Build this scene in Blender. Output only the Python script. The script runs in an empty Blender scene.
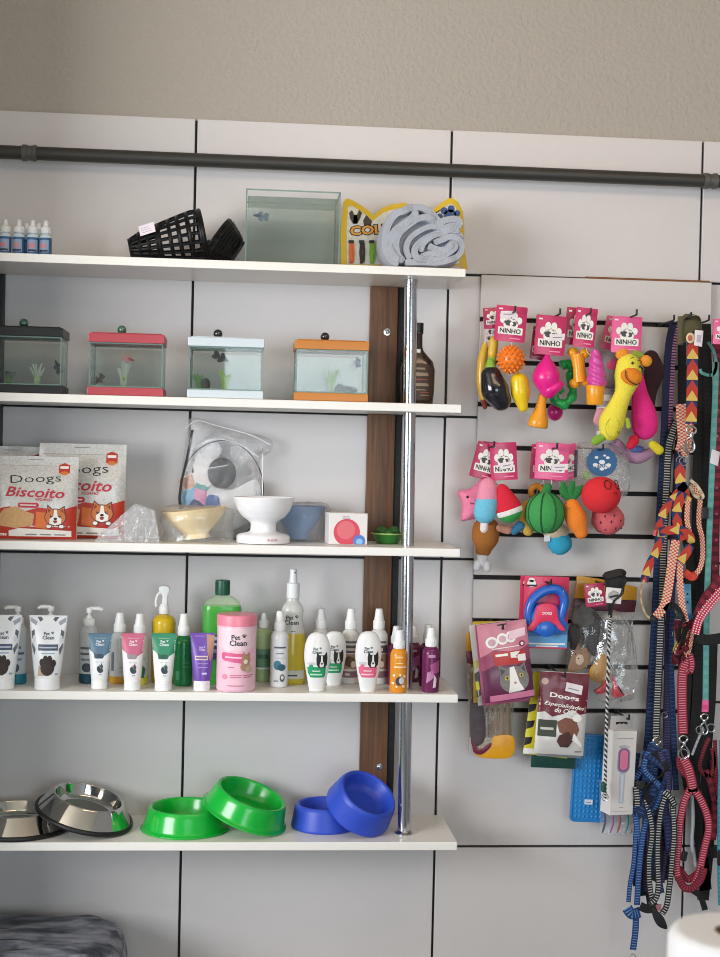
import bpy, bmesh, math, random
from math import sin, cos, pi, sqrt, radians as R
from mathutils import Vector, Matrix, noise, Euler
random.seed(7)
C = bpy.context.scene.collection
SC = bpy.context.scene

# ------------------------------------------------------------------ camera
F_PX, YAW, ROLL, PITCH = 1384.8, 0.0861, 0.0233, -0.0166
CAM = Vector((0.0, -3.0, 1.5))
_f0 = Vector((sin(YAW), cos(YAW), 0)); _r0 = Vector((cos(YAW), -sin(YAW), 0)); _z = Vector((0, 0, 1))
CF = _f0*cos(PITCH) + _z*sin(PITCH); _u0 = -_f0*sin(PITCH) + _z*cos(PITCH)
CR = _r0*cos(ROLL) + _u0*sin(ROLL); CU = -_r0*sin(ROLL) + _u0*cos(ROLL)
cam = bpy.data.objects.new('camera', bpy.data.cameras.new('camera')); C.objects.link(cam)
m = Matrix((CR, CU, -CF)).transposed().to_4x4(); m.translation = CAM
cam.matrix_world = m
cam.data.sensor_fit = 'VERTICAL'; cam.data.sensor_height = 24.0
cam.data.lens = F_PX/957*24.0
cam.data.clip_start = 0.05
cam.data.dof.use_dof = True; cam.data.dof.focus_distance = 2.9; cam.data.dof.aperture_fstop = 3.4
SC.camera = cam

# ------------------------------------------------------------------ world, lights, exposure
w = bpy.data.worlds.new('sky'); SC.world = w; w.use_nodes = True
wn = w.node_tree.nodes; wb = wn['Background']
sky = wn.new('ShaderNodeTexSky'); sky.sky_type = 'HOSEK_WILKIE'; sky.turbidity = 6; sky.ground_albedo = .5
sky.sun_direction = Vector((-.3, -.5, .8)).normalized()
w.node_tree.links.new(sky.outputs[0], wb.inputs[0]); wb.inputs[1].default_value = 0.25

def area(name, loc, aim, sx, sy, power, col):
    l = bpy.data.lights.new(name, 'AREA'); l.shape = 'RECTANGLE'; l.size = sx; l.size_y = sy
    l.energy = power; l.color = col
    o = bpy.data.objects.new(name, l); C.objects.link(o); o.location = loc
    o.rotation_euler = (Vector(aim)-Vector(loc)).to_track_quat('-Z', 'Y').to_euler()
    return o
area('daylight_side_opening', (-2.7, -2.7, 1.72), (0.3, 0, 1.15), 1.8, 1.2, 120, (.97, .975, 1.0))
area('daylight_shopfront', (0.9, -5.4, 1.4), (0.6, 0, .9), 2.0, 1.6, 58, (.80, .92, 1.0))
area('warm_top_fill', (0.8, -1.7, 2.68), (0.4, -0.1, 1.8), 1.6, 0.3, 8.0, (1.0, .69, .45))  # added fill that warms the upper wall, not a known ceiling fitting
SC.view_settings.view_transform = 'Standard'; SC.view_settings.look = 'None'
SC.view_settings.gamma = 1; SC.view_settings.use_curve_mapping = False
SC.view_settings.exposure = 0.0
SC.cycles.transparent_max_bounces = 40; SC.cycles.max_bounces = 16; SC.cycles.filter_width = 1.0

# ------------------------------------------------------------------ unprojection: pixel of the photo -> point at real depth
def ray(px, py): return CF*F_PX + CR*(px-360) - CU*(py-478.5)
def at(px, py, Y):
    d = ray(px, py); return CAM + d*((Y-CAM.y)/d.y)
def atz(px, py, z):
    d = ray(px, py); return CAM + d*((z-CAM.z)/d.z)
def s(Y): return (Y+3.0)/F_PX*1.004          # metres per pixel at depth Y

# ------------------------------------------------------------------ materials
def lin(h):
    if isinstance(h, str):
        h = h.lstrip('#'); h = [int(h[i:i+2], 16)/255 for i in (0, 2, 4)]
    return tuple(c/12.92 if c <= .04045 else ((c+.055)/1.055)**2.4 for c in h) + (1,)
_M = {}
def mat(col, rough=.5, metal=0., kind='', bump=0., scale=60., trans=0., coat=0., name=None, var=.06, spec=.5):
    """principled with procedural colour variation, optional noise bump"""
    key = (str(col), rough, metal, kind, bump, scale, trans, coat, var, spec)
    if key in _M: return _M[key]
    mt = bpy.data.materials.new(name or 'surface'); mt.use_nodes = True; _M[key] = mt
    nt = mt.node_tree; n = nt.nodes; L = nt.links.new; b = n['Principled BSDF']
    c = lin(col)
    tc = n.new('ShaderNodeTexCoord'); nz = n.new('ShaderNodeTexNoise'); nz.inputs['Scale'].default_value = scale
    nz.inputs['Detail'].default_value = 3
    L(tc.outputs['Object'], nz.inputs['Vector'])
    mx = n.new('ShaderNodeMix'); mx.data_type = 'RGBA'
    mx.inputs[6].default_value = tuple(min(1, v*(1-var)) for v in c[:3])+(1,)
    mx.inputs[7].default_value = tuple(min(1, v*(1+var)) for v in c[:3])+(1,)
    L(nz.outputs['Fac'], mx.inputs[0]); L(mx.outputs[2], b.inputs['Base Color'])
    b.inputs['Roughness'].default_value = rough; b.inputs['Metallic'].default_value = metal
    b.inputs['Specular IOR Level'].default_value = spec
    if coat: b.inputs['Coat Weight'].default_value = coat; b.inputs['Coat Roughness'].default_value = .1
    if bump:
        bp = n.new('ShaderNodeBump'); bp.inputs['Strength'].default_value = bump; bp.inputs['Distance'].default_value = .004
        L(nz.outputs['Fac'], bp.inputs['Height']); L(bp.outputs[0], b.inputs['Normal'])
    if kind == 'plush':
        b.inputs['Sheen Weight'].default_value = .5; b.inputs['Sheen Roughness'].default_value = .5
        b.inputs['Sheen Tint'].default_value = c
    if kind == 'sss':
        b.inputs['Subsurface Weight'].default_value = .15; b.inputs['Subsurface Radius'].default_value = (.004, .004, .004)
    if trans:
        out = n['Material Output']; tr = n.new('ShaderNodeBsdfTransparent')
        tr.inputs[0].default_value = tuple(.35*v+.65 for v in c[:3])+(1,)
        ms = n.new('ShaderNodeMixShader'); ms.inputs[0].default_value = trans
        L(b.outputs[0], ms.inputs[1]); L(tr.outputs[0], ms.inputs[2]); L(ms.outputs[0], out.inputs[0])
    return mt
def plush(c): return mat(c, .9, kind='plush', bump=.5, scale=420, var=.12)
def film(tint='#fbfcfc', base=.03, edge=.5, bump=.5, scale=30, rough=.15, milky=.07, key='film'):
    k = (tint, base, edge, bump, scale, rough, milky)
    if k in _M: return _M[k]
    mt = bpy.data.materials.new('clear_plastic'); mt.use_nodes = True; _M[k] = mt
    nt = mt.node_tree; n = nt.nodes; L = nt.links.new; n.remove(n['Principled BSDF']); out = n['Material Output']
    tc = n.new('ShaderNodeTexCoord'); nz = n.new('ShaderNodeTexNoise'); nz.inputs['Scale'].default_value = scale; nz.inputs['Detail'].default_value = 4
    L(tc.outputs['Object'], nz.inputs['Vector'])
    tr = n.new('ShaderNodeBsdfTransparent'); tr.inputs[0].default_value = lin(tint)
    gl = n.new('ShaderNodeBsdfGlossy'); gl.inputs['Roughness'].default_value = rough
    lw = n.new('ShaderNodeLayerWeight'); lw.inputs[0].default_value = .35
    mr = n.new('ShaderNodeMapRange'); mr.inputs[3].default_value = base; mr.inputs[4].default_value = edge
    L(lw.outputs['Fresnel'], mr.inputs[0])
    if bump:
        bp = n.new('ShaderNodeBump'); bp.inputs['Strength'].default_value = bump; bp.inputs['Distance'].default_value = .01
        L(nz.outputs['Fac'], bp.inputs['Height']); L(bp.outputs[0], gl.inputs['Normal']); L(bp.outputs[0], lw.inputs['Normal'])
    m1 = n.new('ShaderNodeMixShader'); L(mr.outputs[0], m1.inputs[0]); L(tr.outputs[0], m1.inputs[1]); L(gl.outputs[0], m1.inputs[2])
    d1 = n.new('ShaderNodeBsdfDiffuse'); d1.inputs[0].default_value = lin('#f0f2f4'); d2 = n.new('ShaderNodeBsdfTranslucent'); d2.inputs[0].default_value = lin('#f0f2f4')
    df = n.new('ShaderNodeAddShader'); L(d1.outputs[0], df.inputs[0]); L(d2.outputs[0], df.inputs[1])
    m2 = n.new('ShaderNodeMixShader'); m2.inputs[0].default_value = milky
    L(m1.outputs[0], m2.inputs[1]); L(df.outputs[0], m2.inputs[2]); L(m2.outputs[0], out.inputs[0])
    return mt
def strap_mat(base, stripe, period=.005, duty=.5, mode='bars', third='#e8c060', rough=.75):
    k = ('strap', base, stripe, period, duty, mode, third)
    if k in _M: return _M[k]
    mt = bpy.data.materials.new('webbing'); mt.use_nodes = True; _M[k] = mt
    nt = mt.node_tree; n = nt.nodes; L = nt.links.new; b = n['Principled BSDF']; b.inputs['Roughness'].default_value = rough
    uv = n.new('ShaderNodeUVMap'); uv.uv_map = 'UVMap'; sp = n.new('ShaderNodeSeparateXYZ'); L(uv.outputs[0], sp.inputs[0])
    def mth(op, a, c=None):
        q = n.new('ShaderNodeMath'); q.operation = op
        for i, v in enumerate((a, c)):
            if v is None: continue
            if isinstance(v, (int, float)): q.inputs[i].default_value = v
            else: L(v, q.inputs[i])
        return q.outputs[0]
    U, V = sp.outputs[0], sp.outputs[1]                     # U across 0..1, V metres along
    if mode == 'bars':
        fac = mth('LESS_THAN', mth('FRACT', mth('DIVIDE', V, period)), duty)
        fac = mth('MULTIPLY', fac, mth('LESS_THAN', mth('ABSOLUTE', mth('SUBTRACT', U, .5)), .36))
    elif mode == 'edge':
        fac = mth('LESS_THAN', mth('FRACT', mth('DIVIDE', V, period)), duty)
        fac = mth('MULTIPLY', fac, mth('GREATER_THAN', U, .62))
    elif mode == 'check':
        a = mth('LESS_THAN', mth('FRACT', mth('DIVIDE', V, period)), .5); c2 = mth('LESS_THAN', mth('FRACT', mth('MULTIPLY', U, 2)), .5)
        fac = mth('ABSOLUTE', mth('SUBTRACT', a, c2))
    elif mode == 'tri':
        fr = mth('FRACT', mth('DIVIDE', V, period))
        fac = mth('LESS_THAN', mth('ABSOLUTE', mth('SUBTRACT', U, .5)), mth('MULTIPLY', fr, .62))
    elif mode == 'dots':
        x = mth('SUBTRACT', mth('FRACT', mth('MULTIPLY', U, 3)), .5); y = mth('SUBTRACT', mth('FRACT', mth('DIVIDE', V, period)), .5)
        fac = mth('LESS_THAN', mth('ADD', mth('MULTIPLY', x, x), mth('MULTIPLY', y, y)), .09)
    mx = n.new('ShaderNodeMix'); mx.data_type = 'RGBA'; mx.inputs[6].default_value = lin(base); mx.inputs[7].default_value = lin(stripe)
    L(fac, mx.inputs[0]); res = mx.outputs[2]
    if mode == 'tri':
        f2 = mth('LESS_THAN', mth('FRACT', mth('DIVIDE', V, period*2)), .5)
        m2 = n.new('ShaderNodeMix'); m2.data_type = 'RGBA'; L(f2, m2.inputs[0]); L(res, m2.inputs[6])
        m3 = n.new('ShaderNodeMix'); m3.data_type = 'RGBA'; m3.inputs[6].default_value = lin('#22305c'); m3.inputs[7].default_value = lin(base)
        L(fac, m3.inputs[0]); L(m3.outputs[2], m2.inputs[7]); res = m2.outputs[2]
    wv = n.new('ShaderNodeTexNoise'); wv.inputs['Scale'].default_value = 900
    bp = n.new('ShaderNodeBump'); bp.inputs['Strength'].default_value = .3; bp.inputs['Distance'].default_value = .001
    L(wv.outputs['Fac'], bp.inputs['Height']); L(bp.outputs[0], b.inputs['Normal'])
    L(res, b.inputs['Base Color']); return mt

# ------------------------------------------------------------------ mesh builder
def rounded(pts, r, n=4):
    """round the interior corners of an open polyline of 2D points"""
    out = [pts[0]]
    for i in range(1, len(pts)-1):
        p0, p, p1 = Vector(pts[i-1]), Vector(pts[i]), Vector(pts[i+1])
        a, b = p0-p, p1-p; d = min(r, a.length*.45, b.length*.45)
        if d < 1e-6: out.append(pts[i]); continue
        a = p+a.normalized()*d; b = p+b.normalized()*d
        for k in range(n+1):
            t = k/n; out.append(tuple((1-t)**2*a+2*t*(1-t)*p+t*t*b))
    out.append(pts[-1]); return out
def smooth(pts, n=6, closed=False):
    """Catmull-Rom through points of any dimension"""
    P = [Vector(p) for p in pts]; N = len(P); out = []
    for i in range(N if closed else N-1):
        g = (lambda k: P[k % N]) if closed else (lambda k: P[max(0, min(N-1, k))])
        a, b, c, d = g(i-1), g(i), g(i+1), g(i+2)
        for k in range(n):
            t = k/n
            out.append(.5*((2*b)+(c-a)*t+(2*a-5*b+4*c-d)*t*t+(3*b-a-3*c+d)*t**3))
    if not closed: out.append(P[-1])
    return out
def circ(cx, cy, rx, ry=None, n=24, rot=0):
    ry = ry or rx; return [(cx+rx*cos(a)*cos(rot)-ry*sin(a)*sin(rot), cy+rx*cos(a)*sin(rot)+ry*sin(a)*cos(rot)) for a in [2*pi*i/n for i in range(n)]]
def rrect(x0, z0, x1, z1, r, n=4):
    out = []
    for cx, cz, a0 in ((x1-r, z1-r, 0), (x0+r, z1-r, pi/2), (x0+r, z0+r, pi), (x1-r, z0+r, 1.5*pi)):
        out += [(cx+r*cos(a0+pi/2*k/n), cz+r*sin(a0+pi/2*k/n)) for k in range(n+1)]
    return out
_T = {}
def textmesh(txt, bold=0., shear=0.):
    k = (txt, bold, shear)
    if k not in _T:
        cu = bpy.data.curves.new('t', 'FONT'); cu.body = txt; cu.resolution_u = 2; cu.offset = bold; cu.shear = shear
        cu.align_x = 'CENTER'; o = bpy.data.objects.new('t', cu); me = bpy.data.meshes.new_from_object(o)
        v = [tuple(x.co) for x in me.vertices]; f = [tuple(p.vertices) for p in me.polygons]
        bpy.data.objects.remove(o); bpy.data.meshes.remove(me); bpy.data.curves.remove(cu)
        xs = [a[0] for a in v] or [0]; ys = [a[1] for a in v] or [0]
        _T[k] = (v, f, min(xs), max(xs), min(ys), max(ys))
    return _T[k]
class MB:
    def __init__(self): self.v = []; self.f = []; self.fm = []; self.mats = []; self.uv = {}; self.M = None; self.hard = 38; self.wn = False
    def mi(self, mt):
        if mt not in self.mats: self.mats.append(mt)
        return self.mats.index(mt)
    def add(self, vs, fs, mt, M=None, uv=None):
        b = len(self.v); k = self.mi(mt)
        for p in vs:
            p = Vector(p)
            if M is not None: p = M @ p
            if self.M is not None: p = self.M @ p
            self.v.append(tuple(p))
        for f in fs:
            if uv: self.uv[len(self.f)] = [uv[i] for i in f]
            self.f.append(tuple(i+b for i in f)); self.fm.append(k)
        return self
    def bm(self, bm, mt, M=None):
        bm.verts.index_update()
        self.add([v.co.copy() for v in bm.verts], [[v.index for v in f.verts] for f in bm.faces], mt, M); bm.free(); return self
    def box(self, x0, y0, z0, x1, y1, z1, mt, bev=0., seg=2, M=None):
        self.wn = self.wn or bev > 0
        bm = bmesh.new(); bmesh.ops.create_cube(bm, size=1)
        for v in bm.verts: v.co = Vector(((x0+x1)/2+v.co.x*(x1-x0), (y0+y1)/2+v.co.y*(y1-y0), (z0+z1)/2+v.co.z*(z1-z0)))
        if bev: bmesh.ops.bevel(bm, geom=bm.edges[:], offset=bev, segments=seg, affect='EDGES', profile=.5)
        return self.bm(bm, mt, M)
    def rings(self, rings, mt, cap0=True, cap1=True, closed=True, M=None, uv=None):
        n = len(rings[0]); vs = [p for r in rings for p in r]; fs = []
        for i in range(len(rings)-1):
            for j in range(n if closed else n-1):
                a = i*n+j; b = i*n+(j+1) % n; fs.append((a, b, b+n, a+n))
        if cap0: fs.append(tuple(range(n-1, -1, -1)))
        if cap1: fs.append(tuple((len(rings)-1)*n+j for j in range(n)))
        return self.add(vs, fs, mt, M, uv)
    def loft(self, sec, mt, seg=24, e=2., cap0=True, cap1=True, M=None, cx=0., cy=0.):
        """stack of (super)ellipses: sec = (z, half width, half depth)"""
        rg = []
        for z, a, b in sec:
            r = []
            for i in range(seg):
                t = 2*pi*i/seg; c, d = cos(t), sin(t)
                r.append((cx+a*math.copysign(abs(c)**(2/e), c), cy+b*math.copysign(abs(d)**(2/e), d), z))
            rg.append(r)
        return self.rings(rg, mt, cap0, cap1, M=M)
    def lathe(self, prof, mt, seg=24, M=None, cap0=False, cap1=False, cx=0., cy=0.):
        return self.loft([(z, r, r) for r, z in prof], mt, seg, 2., cap0, cap1, M, cx, cy)
    def tube(self, pts, r, mt, seg=8, cap=True, M=None, flat=1.):
        P = [Vector(p) for p in pts]; n = len(P); rg = []; up = None
        for i, p in enumerate(P):
            t = (P[min(i+1, n-1)]-P[max(i-1, 0)]); t = t.normalized() if t.length > 1e-9 else Vector((0, 0, 1))
            if up is None: up = t.orthogonal().normalized()
            up = (up-t*up.dot(t)); up = up.normalized() if up.length > 1e-6 else t.orthogonal().normalized()
            sd = t.cross(up); rr = r[i] if isinstance(r, (list, tuple)) else r
            rg.append([p+up*rr*cos(2*pi*k/seg)+sd*rr*flat*sin(2*pi*k/seg) for k in range(seg)])
        return self.rings(rg, mt, cap, cap, M=M)
    def blob(self, pts, rad, mt, seg=16, flat=1., M=None, n=5):
        """rounded stuffed body along a path in the XZ plane (rad per point), depth = rad*flat"""
        q = smooth([tuple(p)+(r,) for p, r in zip(pts, rad)], n) if len(pts) > 2 else [Vector(tuple(pts[0])+(rad[0],)).lerp(Vector(tuple(pts[1])+(rad[1],)), k/6) for k in range(7)]
        P = [v.xyz if len(v) > 3 else v for v in [Vector(tuple(a)[:3]) for a in q]]; rr = [a[3] for a in q]
        t0 = (P[0]-P[1]).normalized(); t1 = (P[-1]-P[-2]).normalized()
        pre = [(P[0]+t0*rr[0]*sin(a), rr[0]*cos(a)) for a in (R(82), R(62), R(42), R(22))]
        pos = [(P[-1]+t1*rr[-1]*sin(a), rr[-1]*cos(a)) for a in (R(22), R(42), R(62), R(82))]
        al = pre+list(zip(P, rr))+pos; rg = []; N = len(al)
        for i, (p, r) in enumerate(al):
            t = (al[min(i+1, N-1)][0]-al[max(i-1, 0)][0]).normalized()
            yv = Vector((0, 1, 0)); yv = (yv-t*yv.dot(t)); yv = yv.normalized() if yv.length > .2 else t.orthogonal().normalized(); sd = t.cross(yv)
            rg.append([p+sd*r*cos(2*pi*k/seg)+yv*r*flat*sin(2*pi*k/seg) for k in range(seg)])
        return self.rings(rg, mt, M=M)
    def ell(self, c, r, mt, M=None, seg=20, rot=None, nz=0.):
        r = (r, r, r) if isinstance(r, (int, float)) else r
        bm = bmesh.new(); bmesh.ops.create_uvsphere(bm, u_segments=seg, v_segments=max(6, seg//2), radius=1)
        Q = Euler(rot).to_matrix() if rot else Matrix.Identity(3)
        for v in bm.verts:
            k = 1+(noise.noise(v.co*2.3+Vector(c)*50)*nz if nz else 0)
            v.co = Vector(c)+Q@Vector((v.co.x*r[0]*k, v.co.y*r[1]*k, v.co.z*r[2]*k))
        return self.bm(bm, mt, M)
    def prism(self, out, y0, y1, mt, bev=0., M=None, seg=2):
        """2D outline in XZ given real thickness along Y"""
        bm = bmesh.new(); vs = [bm.verts.new((p[0], y0, p[1])) for p in out]; f = bm.faces.new(vs)
        r = bmesh.ops.extrude_face_region(bm, geom=[f])
        for g in r['geom']:
            if isinstance(g, bmesh.types.BMVert): g.co.y = y1
        bmesh.ops.recalc_face_normals(bm, faces=bm.faces[:])
        if bev:
            ed = [e for e in bm.edges if len({round(v.co.y, 6) for v in e.verts}) == 1]
            bmesh.ops.bevel(bm, geom=ed, offset=bev, segments=seg, affect='EDGES', profile=.5)
        bmesh.ops.triangulate(bm, faces=[f for f in bm.faces if len(f.verts) > 4])
        return self.bm(bm, mt, M)
    def decal(self, out, mt, surf=None, lv=1, step=.006, M=None):
        """print lying on a front surface y = surf(x, z)"""
        bm = bmesh.new(); f = bm.faces.new([bm.verts.new((p[0], 0, p[1])) for p in out])
        if surf and step:
            xs = [p[0] for p in out]; zs = [p[1] for p in out]
            for ax, (a, b) in ((0, (min(xs), max(xs))), (2, (min(zs), max(zs)))):
                k = int((b-a)/step)
                for i in range(1, k+1):
                    co = [0, 0, 0]; no = [0, 0, 0]; co[ax] = a+(b-a)*i/(k+1); no[ax] = 1
                    bmesh.ops.bisect_plane(bm, geom=bm.verts[:]+bm.edges[:]+bm.faces[:], plane_co=co, plane_no=no)
        bmesh.ops.triangulate(bm, faces=[f for f in bm.faces if len(f.verts) > 4])
        for fc in bm.faces:
            fc.normal_update()
            if fc.normal.y > 0: fc.normal_flip()
        for v in bm.verts: v.co.y = (surf(v.co.x, v.co.z) if surf else 0)-lv*.00028
        return self.bm(bm, mt, M)
    def text(self, txt, cx, cz, width, mt, surf=None, lv=2, h=None, bold=0., shear=0., rot=0., M=None, arc=0.):
        v, f, x0, x1, y0, y1 = textmesh(txt, bold, shear); k = width/max(1e-6, x1-x0); kz = (h/(y1-y0)) if h else k
        vs = []
        for a in v:
            x, z = (a[0]-(x0+x1)/2)*k, (a[1]-(y0+y1)/2)*kz
            if arc: z -= arc*(x/width*2)**2
            x, z = cx+x*cos(rot)-z*sin(rot), cz+x*sin(rot)+z*cos(rot)
            vs.append((x, (surf(x, z) if surf else 0)-lv*.00028, z))
        return self.add(vs, f, mt, M)
    def ribbon(self, pts, wd, mt, th=.0016, side=None, M=None):
        """webbing along a path; wd = width; side = width direction (vector or one per point)"""
        P = [Vector(p) for p in pts]; n = len(P); L = 0; vs = []; uv = []; fs = []
        for i, p in enumerate(P):
            t = (P[min(i+1, n-1)]-P[max(i-1, 0)]).normalized()
            sd = side[i] if isinstance(side, list) else (side or Vector((1, 0, 0)))
            sd = Vector(sd); sd = sd-t*sd.dot(t); sd = sd.normalized() if sd.length > 1e-4 else t.orthogonal().normalized()
            nn = t.cross(sd).normalized(); w2 = (wd[i] if isinstance(wd, list) else wd)/2
            if i: L += (p-P[i-1]).length
            for a, b, u in ((-1, -1, 0), (1, -1, 1), (1, 1, 1), (-1, 1, 0)):
                vs.append(p+sd*w2*a+nn*th/2*b); uv.append((u, L))
        for i in range(n-1):
            for j in range(4):
                a = i*4+j; b = i*4+(j+1) % 4; fs.append((a, b, b+4, a+4))
        fs += [(3, 2, 1, 0), tuple((n-1)*4+j for j in range(4))]
        return self.add(vs, fs, mt, M, uv)
    def build(self, name, parent=None, loc=None, rot=None, label=None, cat=None, group=None, kind=None, fix=True):
        me = bpy.data.meshes.new(name); me.from_pydata(self.v, [], self.f)
        for q in self.mats: me.materials.append(q)
        me.polygons.foreach_set('material_index', self.fm)
        if self.uv:
            lay = me.uv_layers.new(name='UVMap')
            for p in me.polygons:
                if p.index in self.uv:
                    for li, c in zip(p.loop_indices, self.uv[p.index]): lay.data[li].uv = c
        me.update(); me.shade_smooth(); me.set_sharp_from_angle(angle=R(self.hard))
        o = bpy.data.objects.new(name, me); C.objects.link(o)
        if self.wn: o.modifiers.new('weighted', 'WEIGHTED_NORMAL').keep_sharp = True
        if parent: o.parent = parent
        if loc is not None: o.location = loc
        if rot is not None: o.rotation_euler = rot
        return tag(o, label, cat, group, kind)
def tag(o, label=None, cat=None, group=None, kind=None):
    for k, v in (('label', label), ('category', cat), ('group', group), ('kind', kind)):
        if v: o[k] = v
    return o
def thing(name, label, cat, loc=(0, 0, 0), rot=(0, 0, 0), group=None):
    o = bpy.data.objects.new(name, None); o.empty_display_size = .03; C.objects.link(o)
    o.location = loc; o.rotation_euler = rot
    return tag(o, label, cat, group)
def dup(root, loc, rot=None, label=None, group=None):
    r = root.copy(); C.objects.link(r); r.location = loc
    if rot is not None: r.rotation_euler = rot
    if label: r['label'] = label
    if group: r['group'] = group
    for ch in list(root.children):
        c = ch.copy(); C.objects.link(c); c.parent = r
        for g in list(ch.children):
            d = g.copy(); C.objects.link(d); d.parent = c
    return r
def settle(t, z):
    """let a thing down (or up) until its lowest point just rests at height z"""
    bpy.context.view_layer.update(); lo = 9
    for c in t.children_recursive:
        if c.type == 'MESH': lo = min(lo, min((c.matrix_world @ v.co).z for v in c.data.vertices))
    t.location.z += z-lo; return t
def esurf(sec, e=2.):
    """front surface of an ellipse loft"""
    def f(x, z):
        a = b = 0
        for (z0, a0, b0), (z1, a1, b1) in zip(sec, sec[1:]):
            if z0 <= z <= z1 and z1 > z0:
                t = (z-z0)/(z1-z0); a = a0+(a1-a0)*t; b = b0+(b1-b0)*t; break
        else:
            return -sec[0][2]
        return -b*max(0, 1-min(1, abs(x)/max(a, 1e-6))**e)**(1/e)
    return f
# ------------------------------------------------------------------ setting
WHITE = mat('#d3cfce', .38, bump=.02, scale=35, var=.025, name='melamine_panel')
PLASTER = mat('#aea79d', .85, bump=.7, scale=90, var=.04, name='plaster')
BLACK = mat('#0c0c0d', .6, name='black_gap')
SHELFM = mat('#efede7', .35, var=.02, name='shelf_board')
def struct(mb, name): return mb.build(name, kind='structure')
ZT = 1.5+.7129
mb = MB(); mb.box(-.66, .012, 0, 2.3, .13, 2.75, PLASTER); struct(mb, 'wall_back')
# panel cladding: boards with dark gaps
xs = [-.6662, -.1106, .4427, 1.0039, 1.5585, 2.3]
zs = [0, .335, .6453, .968, 1.278, 1.5895, 1.8997, ZT]
mb = MB(); mb.box(-.66, .008, 0.0, 2.298, .0125, ZT-.002, BLACK); struct(mb, 'trim_backing')
g = .0027; k = 1
for i in range(5):
    for j in range(7):
        mb = MB(); mb.box(xs[i]+g, 0, zs[j]+g, xs[i+1]-g, .009, zs[j+1]-(g if j < 6 else 0), WHITE, .0012, 1)
        struct(mb, 'trim_%d' % k); k += 1
FLOORM = mat('#8c9094', .45, scale=8, var=.1, name='tile_floor')
mb = MB(); mb.box(-3.3, -5.7, -.1, 2.4, .13, 0, FLOORM); struct(mb, 'floor')
CEIL = mat('#d8cdb8', .8, name='ceiling_paint')
mb = MB(); mb.box(-3.3, -5.7, 2.75, 2.4, .13, 2.85, CEIL); struct(mb, 'ceiling')
LW = mat('#a1a2a2', .8, name='side_paint')
# left: a short return wall next to the shelves, then the room opens to a wide side opening
mb = MB(); mb.box(-.86, -.50, 0, -.66, .0, 2.75, LW); struct(mb, 'wall_left')
mb = MB(); mb.box(-3.3, -.50, 0, -.86, -.38, 2.75, LW); struct(mb, 'wall_left_return')
mb = MB(); mb.box(-3.3, -5.6, 0, -3.2, -.42, .9, LW); mb.box(-3.3, -5.6, 2.65, -3.2, -.42, 2.75, LW); struct(mb, 'wall_left_sill')
mb = MB(); mb.box(2.3, -5.7, 0, 2.4, .13, 2.75, LW); struct(mb, 'wall_right')
# street side with the open shopfront
mb = MB()
mb.box(-3.2, -5.7, 0, -.6, -5.6, 2.75, LW); mb.box(1.9, -5.7, 0, 2.3, -5.6, 2.75, LW); mb.box(-.6, -5.7, 2.6, 1.9, -5.6, 2.75, LW)
struct(mb, 'wall_front')

# shelf boards
SZ = {1: 1.8836, 2: 1.6082, 3: 1.3153, 4: 1.0180, 5: .7159}
SEND = {1: .446, 2: .444, 3: .449, 4: .4515, 5: .4575}
SD = .2146
nm = {1: 'topmost white shelf board holding the towel and empty tank', 2: 'second white shelf board from the top, under the four little aquariums',
      3: 'middle white shelf board with the biscuit bags and white pedestal bowl', 4: 'white shelf board crowded with shampoo bottles and tubes',
      5: 'lowest white shelf board, under the pet bowls'}
for i in range(1, 6):
    mb = MB(); mb.box(-.658, -SD, SZ[i]-.0175, SEND[i], 0, SZ[i], SHELFM, .0022, 2)
    mb.build('shelf_board', label=nm[i], cat='shelf', group='white shelf boards')
# brown timber batten on the wall with bolts, black slotted uprights
WOOD = None
def wood_mat():
    mt = bpy.data.materials.new('brown_timber'); mt.use_nodes = True; nt = mt.node_tree; n = nt.nodes; L = nt.links.new; b = n['Principled BSDF']
    tc = n.new('ShaderNodeTexCoord'); mp = n.new('ShaderNodeMapping'); mp.inputs['Scale'].default_value = (60, 60, 3)
    nz = n.new('ShaderNodeTexNoise'); nz.inputs['Scale'].default_value = 1.6; nz.inputs['Detail'].default_value = 6; nz.inputs['Distortion'].default_value = 1.2
    cr = n.new('ShaderNodeValToRGB'); cr.color_ramp.elements[0].color = lin('#4f3420'); cr.color_ramp.elements[1].color = lin('#7d5433')
    cr.color_ramp.elements[0].position = .3; cr.color_ramp.elements[1].position = .75
    L(tc.outputs['Object'], mp.inputs[0]); L(mp.outputs[0], nz.inputs['Vector']); L(nz.outputs['Fac'], cr.inputs[0]); L(cr.outputs[0], b.inputs['Base Color'])
    b.inputs['Roughness'].default_value = .5; return mt
WOOD = wood_mat(); STEEL = mat('#c9c9c9', .22, 1., name='steel'); CHROME = mat('#cbccd0', .16, 1., var=.02, name='chrome')
bx0, bx1 = at(370, 330, -.02).x, at(397.5, 330, -.02).x
t = thing('wall_batten', 'brown timber board fixed upright on the wall behind the shelves', 'board', ((bx0+bx1)/2, 0, .74))
hw = (bx1-bx0)/2
for a, b in ((5, 4), (4, 3), (3, 2), (2, 1)):
    mb = MB(); mb.box(-hw, -.02, SZ[a]+.0004-.74, hw, -.0005, SZ[b]-.018-.74, WOOD, .0015); mb.build('timber_length', t)
for px, py in ((387, 332), (379.5, 767)):
    p = at(px, py, -.02); mb = MB()
    mb.loft([(0, .0052, .0052), (.003, .0052, .0052), (.0042, .003, .003)], STEEL, 6, M=Matrix.Translation((p.x-t.location.x, -.0205, p.z-.74)) @ Matrix.Rotation(pi/2, 4, 'X'))
    mb.lathe([(.0075, 0), (.0075, .001), (.004, .0012)], STEEL, 16, M=Matrix.Translation((p.x-t.location.x, -.0199, p.z-.74)) @ Matrix.Rotation(pi/2, 4, 'X')); mb.build('bolt', t)
DARK = mat('#17171a', .5, name='black_metal')
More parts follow.
